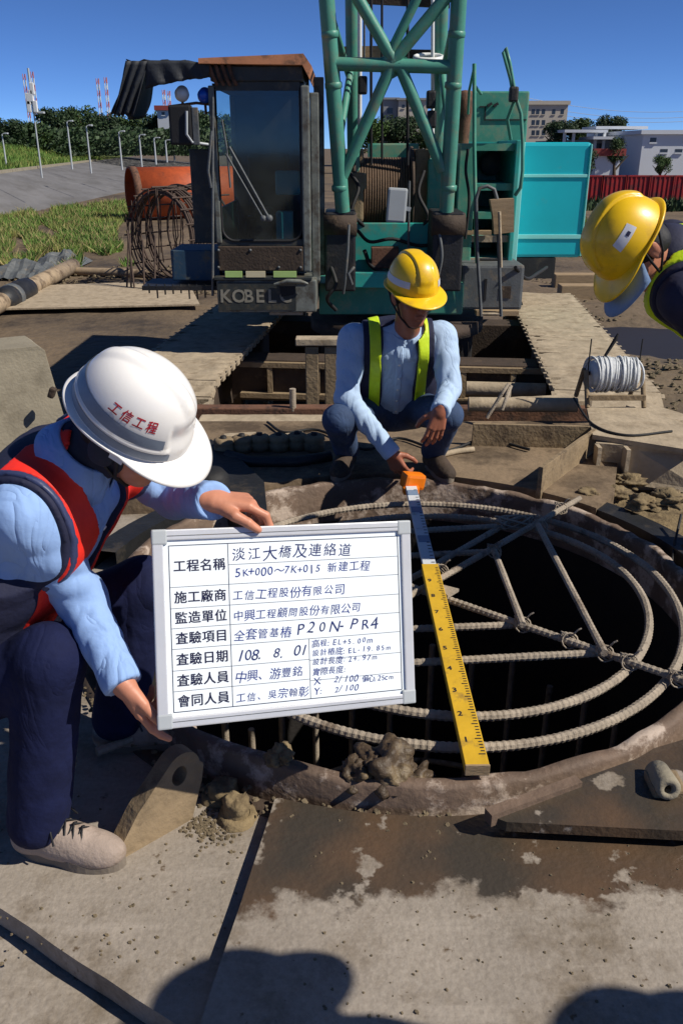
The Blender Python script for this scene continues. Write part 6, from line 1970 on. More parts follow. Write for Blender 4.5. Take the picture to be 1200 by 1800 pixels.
def hand_mesh(wrist, X, dorsal, left, curl, thumb=None, spread=0.0, h=0.0028, s=1.0):
    """curl: four (a1, a2, a3) tuples in radians, index to little finger"""
    ys = (0.030, 0.010, -0.011, -0.030); lens = ((0.043, 0.026, 0.021), (0.047, 0.029, 0.022), (0.043, 0.027, 0.021), (0.034, 0.020, 0.018))
    segs = []
    for i in range(4):
        k = Vector((0.088 - 0.006 * abs(i - 1), ys[i], 0.0))
        segs.append((Vector((0.004, ys[i] * 0.55, 0.0)), k, 0.0185, 0.0125, 0.012))
        p = k; a = 0; sp = (1.5 - i) * spread
        for j in range(3):
            a += curl[i][j]
            d = Vector((math.cos(a) * math.cos(sp), math.sin(sp), -math.sin(a)))
            q = p + d * lens[i][j] * s
            r0 = (0.0112, 0.0102, 0.009)[j] * (0.88 if i == 3 else 1); r1 = (0.0102, 0.009, 0.0075)[j] * (0.88 if i == 3 else 1)
            segs.append((p, q, r0, r1, 0.003)); p = q
    th = thumb or ((0.55, 0.75, -0.35), (0.8, 0.45, -0.4), (0.9, 0.2, -0.4))
    p = Vector((0.018, 0.02, -0.006))
    for j, (d, l, r0, r1) in enumerate(zip(th, (0.046, 0.034, 0.028), (0.0175, 0.0135, 0.0115), (0.0135, 0.0115, 0.009))):
        q = p + Vector(d).normalized() * l
        segs.append((p, q, r0, r1, 0.008 if j == 0 else 0.003)); p = q
    segs.append((Vector((-0.018, 0, 0)), Vector((0.01, 0, 0)), 0.026, 0.025, 0.015))
    sg = -1 if left else 1
    lo = np.array([1e9] * 3); hi = -lo
    S_ = []
    for a, b, r0, r1, k in segs:
        a = Vector((a.x, a.y * sg, a.z)); b = Vector((b.x, b.y * sg, b.z))
        S_.append((a, b, r0, r1, k))
        for q in (a, b):
            lo = np.minimum(lo, np.array(q) - 0.03); hi = np.maximum(hi, np.array(q) + 0.03)

    def fn(P):
        d = None
        for a, b, r0, r1, k in S_:
            e = SDF.cone(P, a, b, r0, r1)
            d = e if d is None else smin(d, e, k)
        return d
    vf = nets(fn, lo, hi, h)
    return place(vf, frame_from(X, dorsal), wrist)


def head_sdf(P, neck_l):
    d = SDF.ell(P, (-0.006, 0, 0.035), (0.098, 0.077, 0.100))
    d = smin(d, SDF.ell(P, (0.028, 0, -0.045), (0.062, 0.058, 0.080)), 0.03)
    d = smin(d, SDF.ell(P, (0.062, 0, -0.098), (0.028, 0.030, 0.022)), 0.02)
    for s in (-1, 1):
        d = smin(d, SDF.cone(P, (0.083, 0.012 * s, 0.034), (0.072, 0.05 * s, 0.028), 0.011, 0.010), 0.012)
        d = smin(d, SDF.ell(P, (0.066, 0.042 * s, -0.022), (0.024, 0.022, 0.018)), 0.015)
        e = SDF.ell(P, (0.094, 0.032 * s, 0.010), (0.014, 0.016, 0.010))
        d = -smin(-d, e, 0.008)
        d = smin(d, SDF.ell(P, (-0.008, 0.079 * s, -0.004), (0.020, 0.009, 0.032)), 0.006)
        d = smin(d, SDF.ell(P, (-0.018, 0.086 * s, 0.002), (0.014, 0.006, 0.028)), 0.004)
    d = smin(d, SDF.cone(P, (0.092, 0, 0.022), (0.112, 0, -0.026), 0.008, 0.013), 0.008)
    d = smin(d, SDF.ell(P, (0.098, 0, -0.032), (0.012, 0.019, 0.010)), 0.006)
    d = smin(d, SDF.ell(P, (0.090, 0, -0.058), (0.010, 0.024, 0.006)), 0.005)
    d = smin(d, SDF.ell(P, (0.088, 0, -0.070), (0.010, 0.020, 0.006)), 0.005)
    nl = vec(neck_l)
    d = smin(d, SDF.cone(P, (-0.028, 0, -0.05), nl, 0.054, 0.062), 0.025)
    return d


def helmet_fn(AX=0.135, AY=0.111, HZ=0.144, style='yellow'):
    def f(a, s, off=0.0):
        e = s * math.pi / 2
        r = max(0.0, math.cos(e)) ** 0.72
        p = Vector((AX * r * math.cos(a), AY * r * math.sin(a), HZ * math.sin(e) ** 0.95 if s > 0 else 0))
        nrm = Vector((p.x / AX ** 2, p.y / AY ** 2, p.z / HZ ** 2 + 1e-6)).normalized()
        sm = lambda x: max(0, min(1, x)) ** 2 * (3 - 2 * max(0, min(1, x)))
        if style == 'yellow':
            up = sm((s - 0.18) / 0.12)
            off2 = 0.008 * sm((0.036 - abs(p.y)) / 0.006) * up - 0.003 * sm(1 - abs(abs(p.y) - 0.0385) / 0.004) * up
            if math.cos(a) > 0.72: off2 += 0.003 * sm((0.05 - abs(p.y)) / 0.01) * (1 - up) * sm((s - 0.02) / 0.05)
        else:
            off2 = 0.006 * sm((0.026 - abs(p.y)) / 0.02) * sm((s - 0.3) / 0.3)
            off2 += 0.006 * sm(1 - abs(s - 0.125) / 0.022) * (1 if math.cos(a) < 0.86 else 0.0)      # ridge round the shell
            off2 -= 0.010 * sm((math.cos(a) - 0.80) / 0.06) * sm(1 - abs(s - 0.26) / 0.2)          # flat brow
        return p + nrm * (off + off2)
    return f


def make_helmet(parent, cen, F, Uv, m, style, label=None, visor=0.052):
    """cen: point at the middle of the rim plane"""
    R = frame_from(F, Uv)
    fn = helmet_fn(style=style)
    na, ns = 168, 52
    T = lambda p: Vector(cen) + R @ Vector(p)
    vs = []; fs = []
    for j in range(ns + 1):
        for i in range(na):
            vs.append(T(fn(2 * math.pi * i / na, j / ns * 0.995)))
    for j in range(ns):
        for i in range(na):
            k = (i + 1) % na; fs.append((j * na + i, j * na + k, (j + 1) * na + k, (j + 1) * na + i))
    fs.append(tuple(ns * na + i for i in range(na)))
    mb = MB(); mb.add(vs, fs, True)

    def rim(a, t):
        p = fn(a, 0.0)
        ca = math.cos(a)
        w = 0.012 + visor * max(0, (ca - 0.25) / 0.75) ** 1.1 + 0.006 * max(0, -ca) ** 2
        o = Vector((math.cos(a), math.sin(a) * 0.9, 0)).normalized()
        return p + o * w * t + Vector((0, 0, -0.004 * t - 0.02 * t * max(0, ca) ** 2 + 0.006 * t * abs(math.sin(a)) - 0.006 * t * max(0, -ca)))
    rows = [(0.0, 0.0), (0.45, 0.0), (0.9, 0.0), (1.0, -0.002), (0.97, -0.006), (0.5, -0.006), (0.0, -0.006)]
    vs = []
    for t, dz in rows:
        for i in range(na): vs.append(T(rim(2 * math.pi * i / na, t) + Vector((0, 0, dz))))
    # inside of the shell
    for s in (0.25, 0.55, 0.8):
        for i in range(na):
            vs.append(T(fn(2 * math.pi * i / na, s, -0.007)))
    nr = len(rows) + 3
    fs = [(j * na + i, j * na + (i + 1) % na, (j + 1) * na + (i + 1) % na, (j + 1) * na + i) for j in range(nr - 1) for i in range(na)]
    mb.add(vs, fs, True)
    hat = mb.build('hard_hat', MATS[m], parent)
    if label: hat['label'] = label

    def band(a0, a1, s0, s1, mm, off=0.0016, nm='reflective_band', n=60, taper=0.0):
        vs = []; fs = []
        for i in range(n + 1):
            a = a0 + (a1 - a0) * i / n
            for j in range(5):
                s = s0 + (s1 - taper * abs(i / n - 0.5) * 2 - s0) * j / 4
                vs.append(T(fn(a, s, off)))
        for i in range(n):
            for j in range(4): fs.append((i * 5 + j, (i + 1) * 5 + j, (i + 1) * 5 + j + 1, i * 5 + j + 1))
        return MB().add(vs, fs, True).build(nm, MATS[mm], hat)
    return hat, fn, T, band


def shoe(parent, ank, d, up=(0, 0, 1), name='shoe', m='shoe_grey', laces=True, h=0.004, zg=0.0):
    X = Vector(d); X.z = 0; X.normalize()
    R = Matrix((X, Vector((0, 0, 1)).cross(X), Vector((0, 0, 1)))).transposed()
    org = Vector((ank[0], ank[1], zg)) + X * 0.0

    def fn(P):
        e = SDF.ell(P, (0.075, 0, 0.040), (0.135, 0.048, 0.047))
        e = smin(e, SDF.ell(P, (0.15, 0.004, 0.030), (0.064, 0.045, 0.030)), 0.03)
        e = smin(e, SDF.cone(P, (-0.035, 0, 0.042), (-0.03, 0, 0.085), 0.042, 0.04), 0.03)
        e = smin(e, SDF.cone(P, (-0.01, 0, 0.078), (0.10, 0, 0.058), 0.044, 0.034), 0.02)
        e = np.maximum(e, 0.018 - P[..., 2])
        return e
    v = place(nets(fn, (-0.11, -0.075, -0.0), (0.235, 0.075, 0.15), h), R, org)
    o = link(name, np_mesh(name, [v]), MATS[m], parent)
    # sole
    pts = []
    for k in range(40):
        a = 2 * math.pi * k / 40
        x = 0.072 + 0.146 * math.cos(a); y = (0.050 + 0.006 * math.cos(a)) * math.sin(a) * (1 - 0.18 * math.exp(-((x - 0.05) / 0.04) ** 2))
        pts.append(org + R @ Vector((x, y, 0.001)))
    MB().prism(pts, (0, 0, 0.026)).build('sole', MATS['sole'], o)
    if laces:
        mb = MB()
        for k in range(5):
            x = 0.024 + 0.021 * k; z = 0.122 - 0.0070 * k
            mb.tube([org + R @ Vector((x, -0.026, z - 0.016)), org + R @ Vector((x + 0.008, 0, z + 0.006)), org + R @ Vector((x + 0.016, 0.026, z - 0.018))], 0.0028, 5)
            mb.tube([org + R @ Vector((x, 0.026, z - 0.016)), org + R @ Vector((x + 0.008, 0, z + 0.008)), org + R @ Vector((x + 0.016, -0.026, z - 0.018))], 0.0028, 5)
        for s in (-1, 1):
            mb.tube([org + R @ Vector((0.03, 0, 0.122)), org + R @ Vector((0.045, 0.02 * s, 0.136)), org + R @ Vector((0.06, 0.046 * s, 0.108)), org + R @ Vector((0.07, 0.056 * s, 0.082))], 0.0028, 5)
        mb.build('laces', MATS['strap'], o)
    return o


def bounds(pts, r):
    A = np.array([tuple(p) for p in pts]); return A.min(0) - r, A.max(0) + r


def person(label, J, cfg):
    V_ = {k: Vector(v) for k, v in J.items() if k not in ('hands', 'feet')}
    base = Vector((V_['pel'].x, V_['pel'].y, cfg.get('zg', 0)))
    t = thing('person', label, 'person', base)
    h = cfg.get('h', 0.006)
    lat = (V_['shL'] - V_['shR']).normalized(); up = (V_['neck'] - V_['pel']); up = (up - lat * up.dot(lat)).normalized(); front = lat.cross(up)
    pel = V_['pel']; mid = (V_['shL'] + V_['shR']) / 2
    Lt = (mid - pel).dot(up); Ln = (V_['neck'] - pel).dot(up)
    LA, UP, FR = vec(lat), vec(up), vec(front)
    bulk = cfg.get('bulk', 1.0)
    # a torso may be bent: shift the line from pelvis to shoulders
    off = mid - pel - up * Lt
    OFF = vec(off)

    def loc(P):
        q = P - vec(pel); u = q @ UP
        q = q - (np.clip(u / Lt, 0, 1)[..., None]) * OFF
        return q @ LA, u, q @ FR

    def torso(P, wr=0.0):
        l, u, f = loc(P)
        tt = np.clip(u / Lt, 0, 1)
        w = (0.150 + 0.022 * np.sin(tt * 2.6)) * bulk - 0.05; dp = (0.118 + 0.012 * np.sin(tt * 3.0 - 0.4)) * bulk - 0.05
        k = np.sqrt((l / w) ** 2 + (f / dp) ** 2 + 1e-9)
        d2 = (k - 1) * np.minimum(w, dp) * (0.9)
        top = Lt - 0.02
        du = u - np.clip(u, 0.0, top)
        d = np.sqrt(np.maximum(d2, 0) ** 2 + du ** 2) + np.minimum(d2, 0) - 0.05
        if wr:
            a = np.arctan2(f, l)
            d = d - wr * (2 * np.abs(np.sin(u * 17 + l * 16 + 1.4 * np.sin(a * 2 + 1))) - 1.2 + 0.9 * np.abs(np.sin(u * 26 - l * 30 + 2 * np.sin(a * 3))) - 0.5)
        return d

    wa = cfg.get('wr', 0.0038)

    def tor(P):
        d = torso(P, wa * 0.6)
        d = smin(d, SDF.cone(P, V_['shR'] + lat * 0.02, V_['shL'] - lat * 0.02, 0.066, 0.066), 0.06)
        d = smin(d, SDF.cone(P, mid - up * 0.02, V_['neck'], 0.085, 0.062), 0.05)
        for s in 'RL':
            d = smin(d, SDF.cone(P, V_['sh' + s], V_['sh' + s].lerp(V_['el' + s], 0.4), 0.064, 0.06), 0.035)
        return d

    def shirt(P):
        d = tor(P)
        for k, s in enumerate('RL'):
            sh, el, wr_ = V_['sh' + s], V_['el' + s], V_['wr' + s]
            d = smin(d, SDF.cone(P, sh, el, 0.066, 0.056, (wa, 62, 1.3 + k)), 0.03)
            d = smin(d, SDF.cone(P, el, wr_, 0.056, 0.040, (wa, 78, 2.1 + k)), 0.02)
            fa = (wr_ - el).normalized()
            d = smin(d, SDF.cone(P, wr_ - fa * 0.055, wr_ - fa * 0.005, 0.044, 0.046), 0.006)
            # flat end of the cuff
            pl = ((P - vec(wr_)) @ vec(fa)) - 0.012
            near = SDF.cone(P, wr_, wr_ + fa * 0.05, 0.075, 0.075)
            d = np.where(near < 0, np.maximum(d, pl), d)
        return d
    lo, hi = bounds([V_[k] for k in ('pel', 'shR', 'shL', 'elR', 'elL', 'wrR', 'wrL', 'neck')], 0.19)
    sh_o = link('shirt', np_mesh('shirt', [nets(shirt, lo, hi, h)]), MATS[cfg['shirt']], t)

    if cfg.get('buttons'):
        def plk(P):
            l, u, f = loc(P); tr = tor(P)
            return np.maximum.reduce([tr - 0.0045, 0.0 - tr - 0.012, np.abs(l) - 0.017, -f, 0.06 - u])
        lo_, hi_ = bounds([pel, V_['shR'], V_['shL'], V_['neck']], 0.2)
        link('placket', np_mesh('placket', [nets(plk, lo_, hi_, h * 0.8)]), MATS[cfg['shirt']], sh_o)
    # ---- vest
    if cfg.get('vest'):
        vc = cfg['vest']
        neck_a = V_['neck']; neck_b = V_['head']

        def reg(P):
            l, u, f = loc(P)
            al = np.abs(l)
            arm = al - (vc.get('arm', 0.155) + np.maximum(0, Lt - 0.13 - u) * 1.2)
            hem = vc.get('hem', 0.03) - u
            e = 0.074 - SDF.cone(P, neck_a - up * 0.05, neck_b, 0, 0)
            oh = np.interp(u, [0, Lt * 0.55, Lt, Ln], vc['open']).astype(np.float32)
            op = np.where(f > 0, oh - al, -1)
            return np.maximum.reduce([arm, hem, e, op]), l, u, f
        lo, hi = bounds([pel, V_['shR'], V_['shL'], V_['neck']], 0.2)

        def vest(P):
            r, l, u, f = reg(P); return np.maximum(tor(P) - 0.014, r)
        vo = link('vest', np_mesh('vest', [nets(vest, lo, hi, h)]), MATS[vc['mat']], t)
        for nm, mm, cond, ofs in vc['strips']:
            for sd_ in ((0,) if 'waist' in nm or 'belt' in nm else (-1, 1)):
                def st(P):
                    r, l, u, f = reg(P)
                    tr = tor(P)
                    return np.maximum.reduce([tr - ofs, 0.001 - tr, r + 0.004, cond(l, u, f, Lt), np.full_like(l, -1) if sd_ == 0 else 0.004 - l * sd_])
                link(nm, np_mesh(nm, [nets(st, lo, hi, h * 0.85)]), MATS[mm], vo)

    # ---- trousers
    lg = cfg.get('leg', 1.0)

    def trousers(P):
        d = SDF.cone(P, V_['hipR'], V_['hipL'], 0.115 * bulk, 0.115 * bulk)
        d = smin(d, SDF.cone(P, pel, pel + up * 0.10, 0.125 * bulk, 0.12 * bulk), 0.05)
        for k, s in enumerate('RL'):
            d = smin(d, SDF.cone(P, V_['hip' + s], V_['kn' + s], 0.095, 0.072 * lg, (wa * 0.42, 30, 0.7 + k)), 0.03)
            d = smin(d, SDF.cone(P, V_['kn' + s], V_['an' + s], 0.071 * lg, 0.064 * lg, (wa * 0.42, 40, 3.0 + k)), 0.02)
            d = np.maximum(d, np.where(SDF.cone(P, V_['an' + s], V_['an' + s], 0.16, 0.16) < 0, (V_['an' + s].z - 0.035) - P[..., 2], -1))
        return d
    lo, hi = bounds([V_[k] for k in ('pel', 'hipR', 'hipL', 'knR', 'knL', 'anR', 'anL')], 0.18)
    link('trousers', np_mesh('trousers', [nets(trousers, lo, hi, h * 1.15)]), MATS[cfg['trousers']], t)
    # ---- shoes
    for s in 'RL':
        shoe(t, V_['an' + s], J['feet'][s], m=cfg.get('shoe', 'shoe_grey'), laces=cfg.get('laces', False), h=0.005, zg=cfg.get('zf', cfg.get('zg', 0.0)))
    # ---- body: head, neck, limbs, hands in one mesh
    HR = frame_from(J['hf'], J['hu'])
    hc = V_['head']
    nl = HR.transposed() @ (V_['neck'] - hc)
    lo = np.minimum(np.array((-0.14, -0.13, -0.17)), np.array(nl) - 0.08); hi = np.maximum(np.array((0.15, 0.13, 0.16)), np.array(nl) + 0.08)
    parts = [place(nets(lambda P: head_sdf(P, nl), lo, hi, cfg.get('hh', 0.0036)), HR, hc)]

    def inner(P):
        d = SDF.cone(P, pel, V_['neck'] - up * 0.05, 0.07, 0.05)
        d = smin(d, SDF.cone(P, V_['hipR'], V_['hipL'], 0.05, 0.05), 0.03)
        d = smin(d, SDF.cone(P, V_['shR'], V_['shL'], 0.04, 0.04), 0.02)
        for s in 'RL':
            for a, b in (('sh', 'el'), ('el', 'wr'), ('hip', 'kn'), ('kn', 'an')):
                d = smin(d, SDF.cone(P, V_[a + s], V_[b + s], 0.032, 0.026), 0.01)
        return d
    lo, hi = bounds([v for k, v in V_.items() if k not in ('hf', 'hu', 'head')], 0.1)
    parts.append(nets(inner, lo, hi, 0.016))
    for s in 'RL':
        hd = J['hands'][s]
        parts.append(hand_mesh(V_['wr' + s], hd['X'], hd['D'], s == 'L', hd['curl'], hd.get('thumb'), hd.get('spread', 0.03), cfg.get('hh2', 0.003)))
    body = link('body', np_mesh('body', parts), MATS[cfg['skin']], t)
    # ---- eyes, hair
    for s in (-1, 1):
        e = HR @ Vector((0.0835, 0.032 * s, 0.010)) + hc
        eo = MB().lathe([(0.0, 0.0115), (0.006, 0.0098), (0.0102, 0.005), (0.0115, 0.0), (0.009, -0.007), (0.0, -0.0115)], e, HR @ Vector((1, 0, 0)), 12).build('eye', MATS['eye_white'], t)
        MB().lathe([(0.0, 0.0128), (0.004, 0.0120), (0.0062, 0.0098)], e, HR @ Vector((1, 0, -0.15)), 10).build('iris', MATS['eye_dark'], eo)
        br = [HR @ Vector(p) + hc for p in ((0.094, 0.014 * s, 0.038), (0.090, 0.032 * s, 0.043), (0.076, 0.052 * s, 0.038))]
        MB().tube(br, [0.003, 0.0036, 0.002], 6).build('eyebrow', MATS['hair'], t)

    def hair(P):
        d = SDF.ell(P, (-0.010, 0, 0.034), (0.101, 0.081, 0.104))
        d = smin(d, SDF.ell(P, (-0.05, 0, -0.03), (0.045, 0.06, 0.04)), 0.03)
        return np.maximum(d, np.maximum(-0.055 + P[..., 0] - 0.5 * np.maximum(P[..., 2] - 0.02, 0), -0.055 - P[..., 2] + 0.75 * np.maximum(P[..., 0] + 0.02, 0)))
    link('hair', np_mesh('hair', [place(nets(hair, (-0.13, -0.11, -0.1), (0.11, 0.11, 0.16), 0.005), HR, hc)]), MATS['hair'], t)
    if cfg.get('shade_cover'):  # added dark shell, stands in for shade on the neck and collar
        def shade_cover(P):
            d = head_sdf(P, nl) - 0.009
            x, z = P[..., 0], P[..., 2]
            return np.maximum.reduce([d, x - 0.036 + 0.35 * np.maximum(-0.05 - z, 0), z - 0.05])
        link('neck_shade', np_mesh('neck_shade', [place(nets(shade_cover, np.minimum(np.array((-0.15, -0.13, -0.19)), np.array(nl) - 0.09), np.maximum(np.array((0.12, 0.13, 0.08)), np.array(nl) + 0.09), 0.0045), HR, hc)]), MATS['neck_shade_mat'], t)
    # ---- collar
    na = 40
    ax = (hc - V_['neck']); ax = (ax * 0.5 + up * 0.12).normalized()
    fr_ = (front - ax * front.dot(ax)).normalized(); la_ = ax.cross(fr_)
    vs = []
    rows = ((0.064, 0.012, 0.0), (0.070, 0.035, 0.0), (0.076, 0.033, 0.0), (0.090, -0.004, 0.5), (0.099, -0.026, 1.0))
    for r, z, tip in rows:
        for i in range(na + 1):
            a = 0.16 + (2 * math.pi - 0.32) * i / na
            cf = max(0, math.cos(a))
            p = V_['neck'] + ax * (z - 0.06 * tip * cf ** 3) + (fr_ * math.cos(a) * 1.02 + la_ * math.sin(a) * 1.06) * (r + 0.012 * cf * tip)
            vs.append(p)
    mb = MB().add(vs, [(j * (na + 1) + i, j * (na + 1) + i + 1, (j + 1) * (na + 1) + i + 1, (j + 1) * (na + 1) + i) for j in range(len(rows) - 1) for i in range(na)], True)
    co = mb.build('collar', MATS[cfg['shirt']], t); s_ = co.modifiers.new('s', 'SOLIDIFY'); s_.thickness = 0.004
    # ---- helmet and chin strap
    uh = HR @ Vector((0, 0, 1)); fh = HR @ Vector((1, 0, 0))
    F_ = (fh * math.cos(cfg.get('htilt', 0.0)) - uh * math.sin(cfg.get('htilt', 0.0)))
    hat, fn, T, band = make_helmet(t, hc + uh * 0.048 - fh * 0.004, F_, uh, cfg['helmet'], cfg['style'], cfg.get('hatlabel'))
    mb = MB()
    for s in (-1, 1):
        pts = [HR @ Vector(p) + hc for p in ((0.02, 0.104 * s, 0.042), (0.024, 0.087 * s, 0.0), (0.03, 0.066 * s, -0.075), (0.05, 0.03 * s, -0.118), (0.056, 0.0, -0.125))]
        mb.tube(pts, 0.0045, 6)
        pts = [HR @ Vector(p) + hc for p in ((-0.06, 0.095 * s, 0.042), (-0.02, 0.09 * s, -0.02), (0.028, 0.070 * s, -0.07))]
        mb.tube(pts, 0.004, 6)
    mb.build('chin_strap', MATS['strap'], hat)
    # buttons down the shirt front
    if cfg.get('buttons'):
        for k in range(5):
            u = Lt * (0.92 - 0.17 * k)
            p = pel + up * u + off * (u / Lt) + front * 0.2
            dpt = 0.2
            for it in range(30):
                q = np.array([[tuple(p)]], dtype=np.float32)
                dd = float(tor(q)[0, 0])
                if dd < 0.001: break
                p = p - front * dd * 0.8
            MB().lathe([(0.0, 0.003), (0.006, 0.003), (0.007, 0.0)], p + front * 0.0045, front, 10).build('button', MATS['white_plastic'], sh_o)
    return t, hat, fn, T, band, HR, hc


CURL = lambda a, b, c_: ((a, b, c_), (a * 1.05, b, c_), (a * 1.1, b * 1.05, c_), (a * 1.15, b * 1.1, c_))

# ---------------------------------------------------------------- worker 1: white helmet, holding the board
F1 = Vector((0.83, -0.16, -0.53)).normalized(); U1 = Vector((0.46, -0.40, 0.80))
wR = Z(214, 1198, 1.90); wL = Z(374, 880, 1.955)
J1 = dict(pel=(-0.98, 1.86, 0.37), neck=(-0.575, 1.80, 0.975), shR=(-0.675, 1.67, 0.885), shL=(-0.60, 1.99, 0.925), head=U(226, 758, 1.76), hf=F1, hu=U1,
          elR=(-0.605, 1.74, 0.645), wrR=wR, elL=(-0.43, 2.06, 0.765), wrL=wL,
          hipR=(-0.99, 1.75, 0.34), hipL=(-0.97, 1.97, 0.34), knR=(-0.665, 1.655, 0.53), anR=(-0.735, 1.615, 0.10), knL=(-0.54, 2.06, 0.50), anL=(-0.64, 2.02, 0.10),
          hands=dict(R=dict(X=(0.36, -0.05, -0.93), D=(-0.80, -0.55, -0.25), curl=((0.15, 0.25, 0.15), (0.9, 0.9, 0.5), (1.1, 1.0, 0.5), (1.1, 1.0, 0.5)),
                            thumb=((0.85, 0.45, -0.15), (0.92, 0.25, -0.2), (0.95, 0.1, -0.2))),
                     L=dict(X=(0.95, 0.12, -0.10), D=(0.05, 0.05, 1.0), curl=((0.45, 0.7, 0.4), (0.9, 0.8, 0.5), (1.0, 0.9, 0.6), (1.1, 0.9, 0.6)),
                            thumb=((0.70, 0.68, -0.20), (0.90, 0.20, -0.40), (0.85, 0.0, -0.55)))),
          feet=dict(R=(0.96, -0.22, 0), L=(0.95, 0.15, 0)))
sA = lambda l, u, f, L: np.maximum(np.abs(np.abs(l) - (0.104 + 0.014 * np.sin(u * 14))) - 0.052, -(f + 0.09))
sB = lambda l, u, f, L: np.abs(u - (L * 0.97)) - 0.022 + 0.0 * f
cfg1 = dict(shirt='shirt_blue', trousers='jeans', skin='skin', helmet='helmet_white', style='white', h=0.0056, laces=True, hh=0.0036, htilt=0.05, buttons=True, wr=0.0048, leg=1.14, shade_cover=True,
            hatlabel='white hard hat with grey reflective bands and red lettering',
            vest=dict(mat='vest_navy', arm=0.178, open=[0.012, 0.03, 0.07, 0.08],
                      strips=[('red_panel', 'vest_red', sA, 0.0185),
                              ('shoulder_tape', 'tape_navy', lambda l, u, f, L: np.maximum(np.abs(np.abs(l) - 0.160) - 0.008, -(u - (L - 0.14))), 0.0205),
                              ('waist_tape', 'vest_navy', lambda l, u, f, L: np.abs(u - L * 0.42) - 0.025, 0.0205)]))
t1, hat1, fn1, T1, band1, HR1, hc1 = person('person in white hard hat and red navy vest crouching at the left with the whiteboard', J1, cfg1)
band1(math.radians(40), math.radians(320), 0.16, 0.315, 'tape_grey', taper=0.05, n=90)
band1(math.radians(30), math.radians(330), 0.02, 0.098, 'tape_grey', n=90)
mb = MB()
for q_, (ax_, ay_) in enumerate(((0, 0), (0.0009, 0.0), (0.0004, 0.0008))):
    text_on(mb, '工信工程', 0.0235, lambda x, y: T1(fn1(-math.pi / 2 - 0.24 + (x + ax_) / 0.118, 0.335 + (y + ay_) / 0.165, 0.0007 + 0.0001 * q_)), adv=0.0275, shear=0.2)
mb.build('lettering', MATS['red_ink'], hat1)
mb = MB()
text_on(mb, '工', 0.02, lambda x, y: T1(fn1(-math.pi - 0.45 + x / 0.118, 0.42 + y / 0.165, 0.0007)), adv=0.0245)
mb.build('lettering', MATS['red_ink'], hat1)
MB().box(HR1 @ Vector((0.03, -0.113, 0.030)) + hc1, (0.03, 0.004, 0.012), frame_from(F1, U1)).build('strap_clip', MATS['tape_white'], hat1)

mb = MB()
for s in (-1, 1):
    cc_ = Vector((0.104, 0.033 * s, 0.008))
    mb.tube([HR1 @ (cc_ + Vector((0, 0.022 * math.cos(a), 0.015 * math.sin(a)))) + hc1 for a in np.linspace(0, 2 * math.pi, 14, endpoint=False)], 0.0018, 5, closed=True)
    mb.tube([HR1 @ Vector(q) + hc1 for q in ((0.102, 0.055 * s, 0.012), (0.05, 0.079 * s, 0.012), (0.0, 0.084 * s, 0.008))], 0.0018, 5)
mb.build('spectacles', MATS['strap'], t1)

# ---------------------------------------------------------------- worker 2: yellow helmet, squatting beyond the shaft
hd2 = U(738, 522, 3.84)
J2 = dict(pel=(0.30, 4.32, 0.36), neck=U(728, 585, 4.02), shR=U(633, 597, 4.04), shL=U(789, 592, 4.06), head=hd2, hf=(0.36, -0.90, -0.18), hu=(0.05, -0.20, 0.95),
          elR=U(622, 700, 3.92), wrR=U(693, 796, 3.84), elL=U(803, 682, 3.95), wrL=U(787, 722, 3.72),
          hipR=(0.22, 4.30, 0.36), hipL=(0.40, 4.30, 0.36), knR=U(607, 738, 3.86), anR=(0.06, 4.10, 0.20), knL=U(799, 730, 3.86), anL=(0.50, 4.08, 0.20),
          hands=dict(R=dict(X=(0.42, -0.02, -0.90), D=(-0.30, -0.80, -0.15), curl=CURL(0.45, 0.7, 0.4)),
                     L=dict(X=(-0.20, -0.10, -0.96), D=(0.15, -0.95, 0.05), curl=CURL(0.2, 0.35, 0.25), spread=0.07)),
          feet=dict(R=(-0.25, -1, 0), L=(0.3, -1, 0)))
for k_ in [k for k in J2 if k not in ('hands', 'feet', 'hf', 'hu')]:
    J2[k_] = Vector(J2[k_]) + Vector((-0.035 if k_ not in ('wrR',) else -0.015, 0, 0))
cfg2 = dict(shirt='shirt_pale', trousers='jeans_mid', skin='skin_tan', helmet='helmet_yellow', style='yellow', h=0.0065, zg=0.10, zf=0.10, shoe='mud_dark', buttons=True, wr=0.0045, htilt=0.06,
            hatlabel='yellow hard hat with white side band',
            vest=dict(mat='vest_navy', arm=0.165, open=[0.085, 0.075, 0.085, 0.075],
                      strips=[('hi_vis_stripe', 'hi_vis', lambda l, u, f, L: np.abs(np.abs(l) - 0.112) - 0.026, 0.020),
                              ('hi_vis_belt', 'hi_vis', lambda l, u, f, L: np.maximum(np.abs(u - 0.14) - 0.03, f - 0.02), 0.020)]))
t2, hat2, fn2, T2, band2, HR2, hc2 = person('person in yellow hard hat squatting behind the shaft and reaching to the staff', J2, cfg2)
band2(math.radians(-118), math.radians(-38), 0.13, 0.255, 'tape_white', n=40)
band2(math.radians(38), math.radians(118), 0.13, 0.255, 'tape_white', n=40)

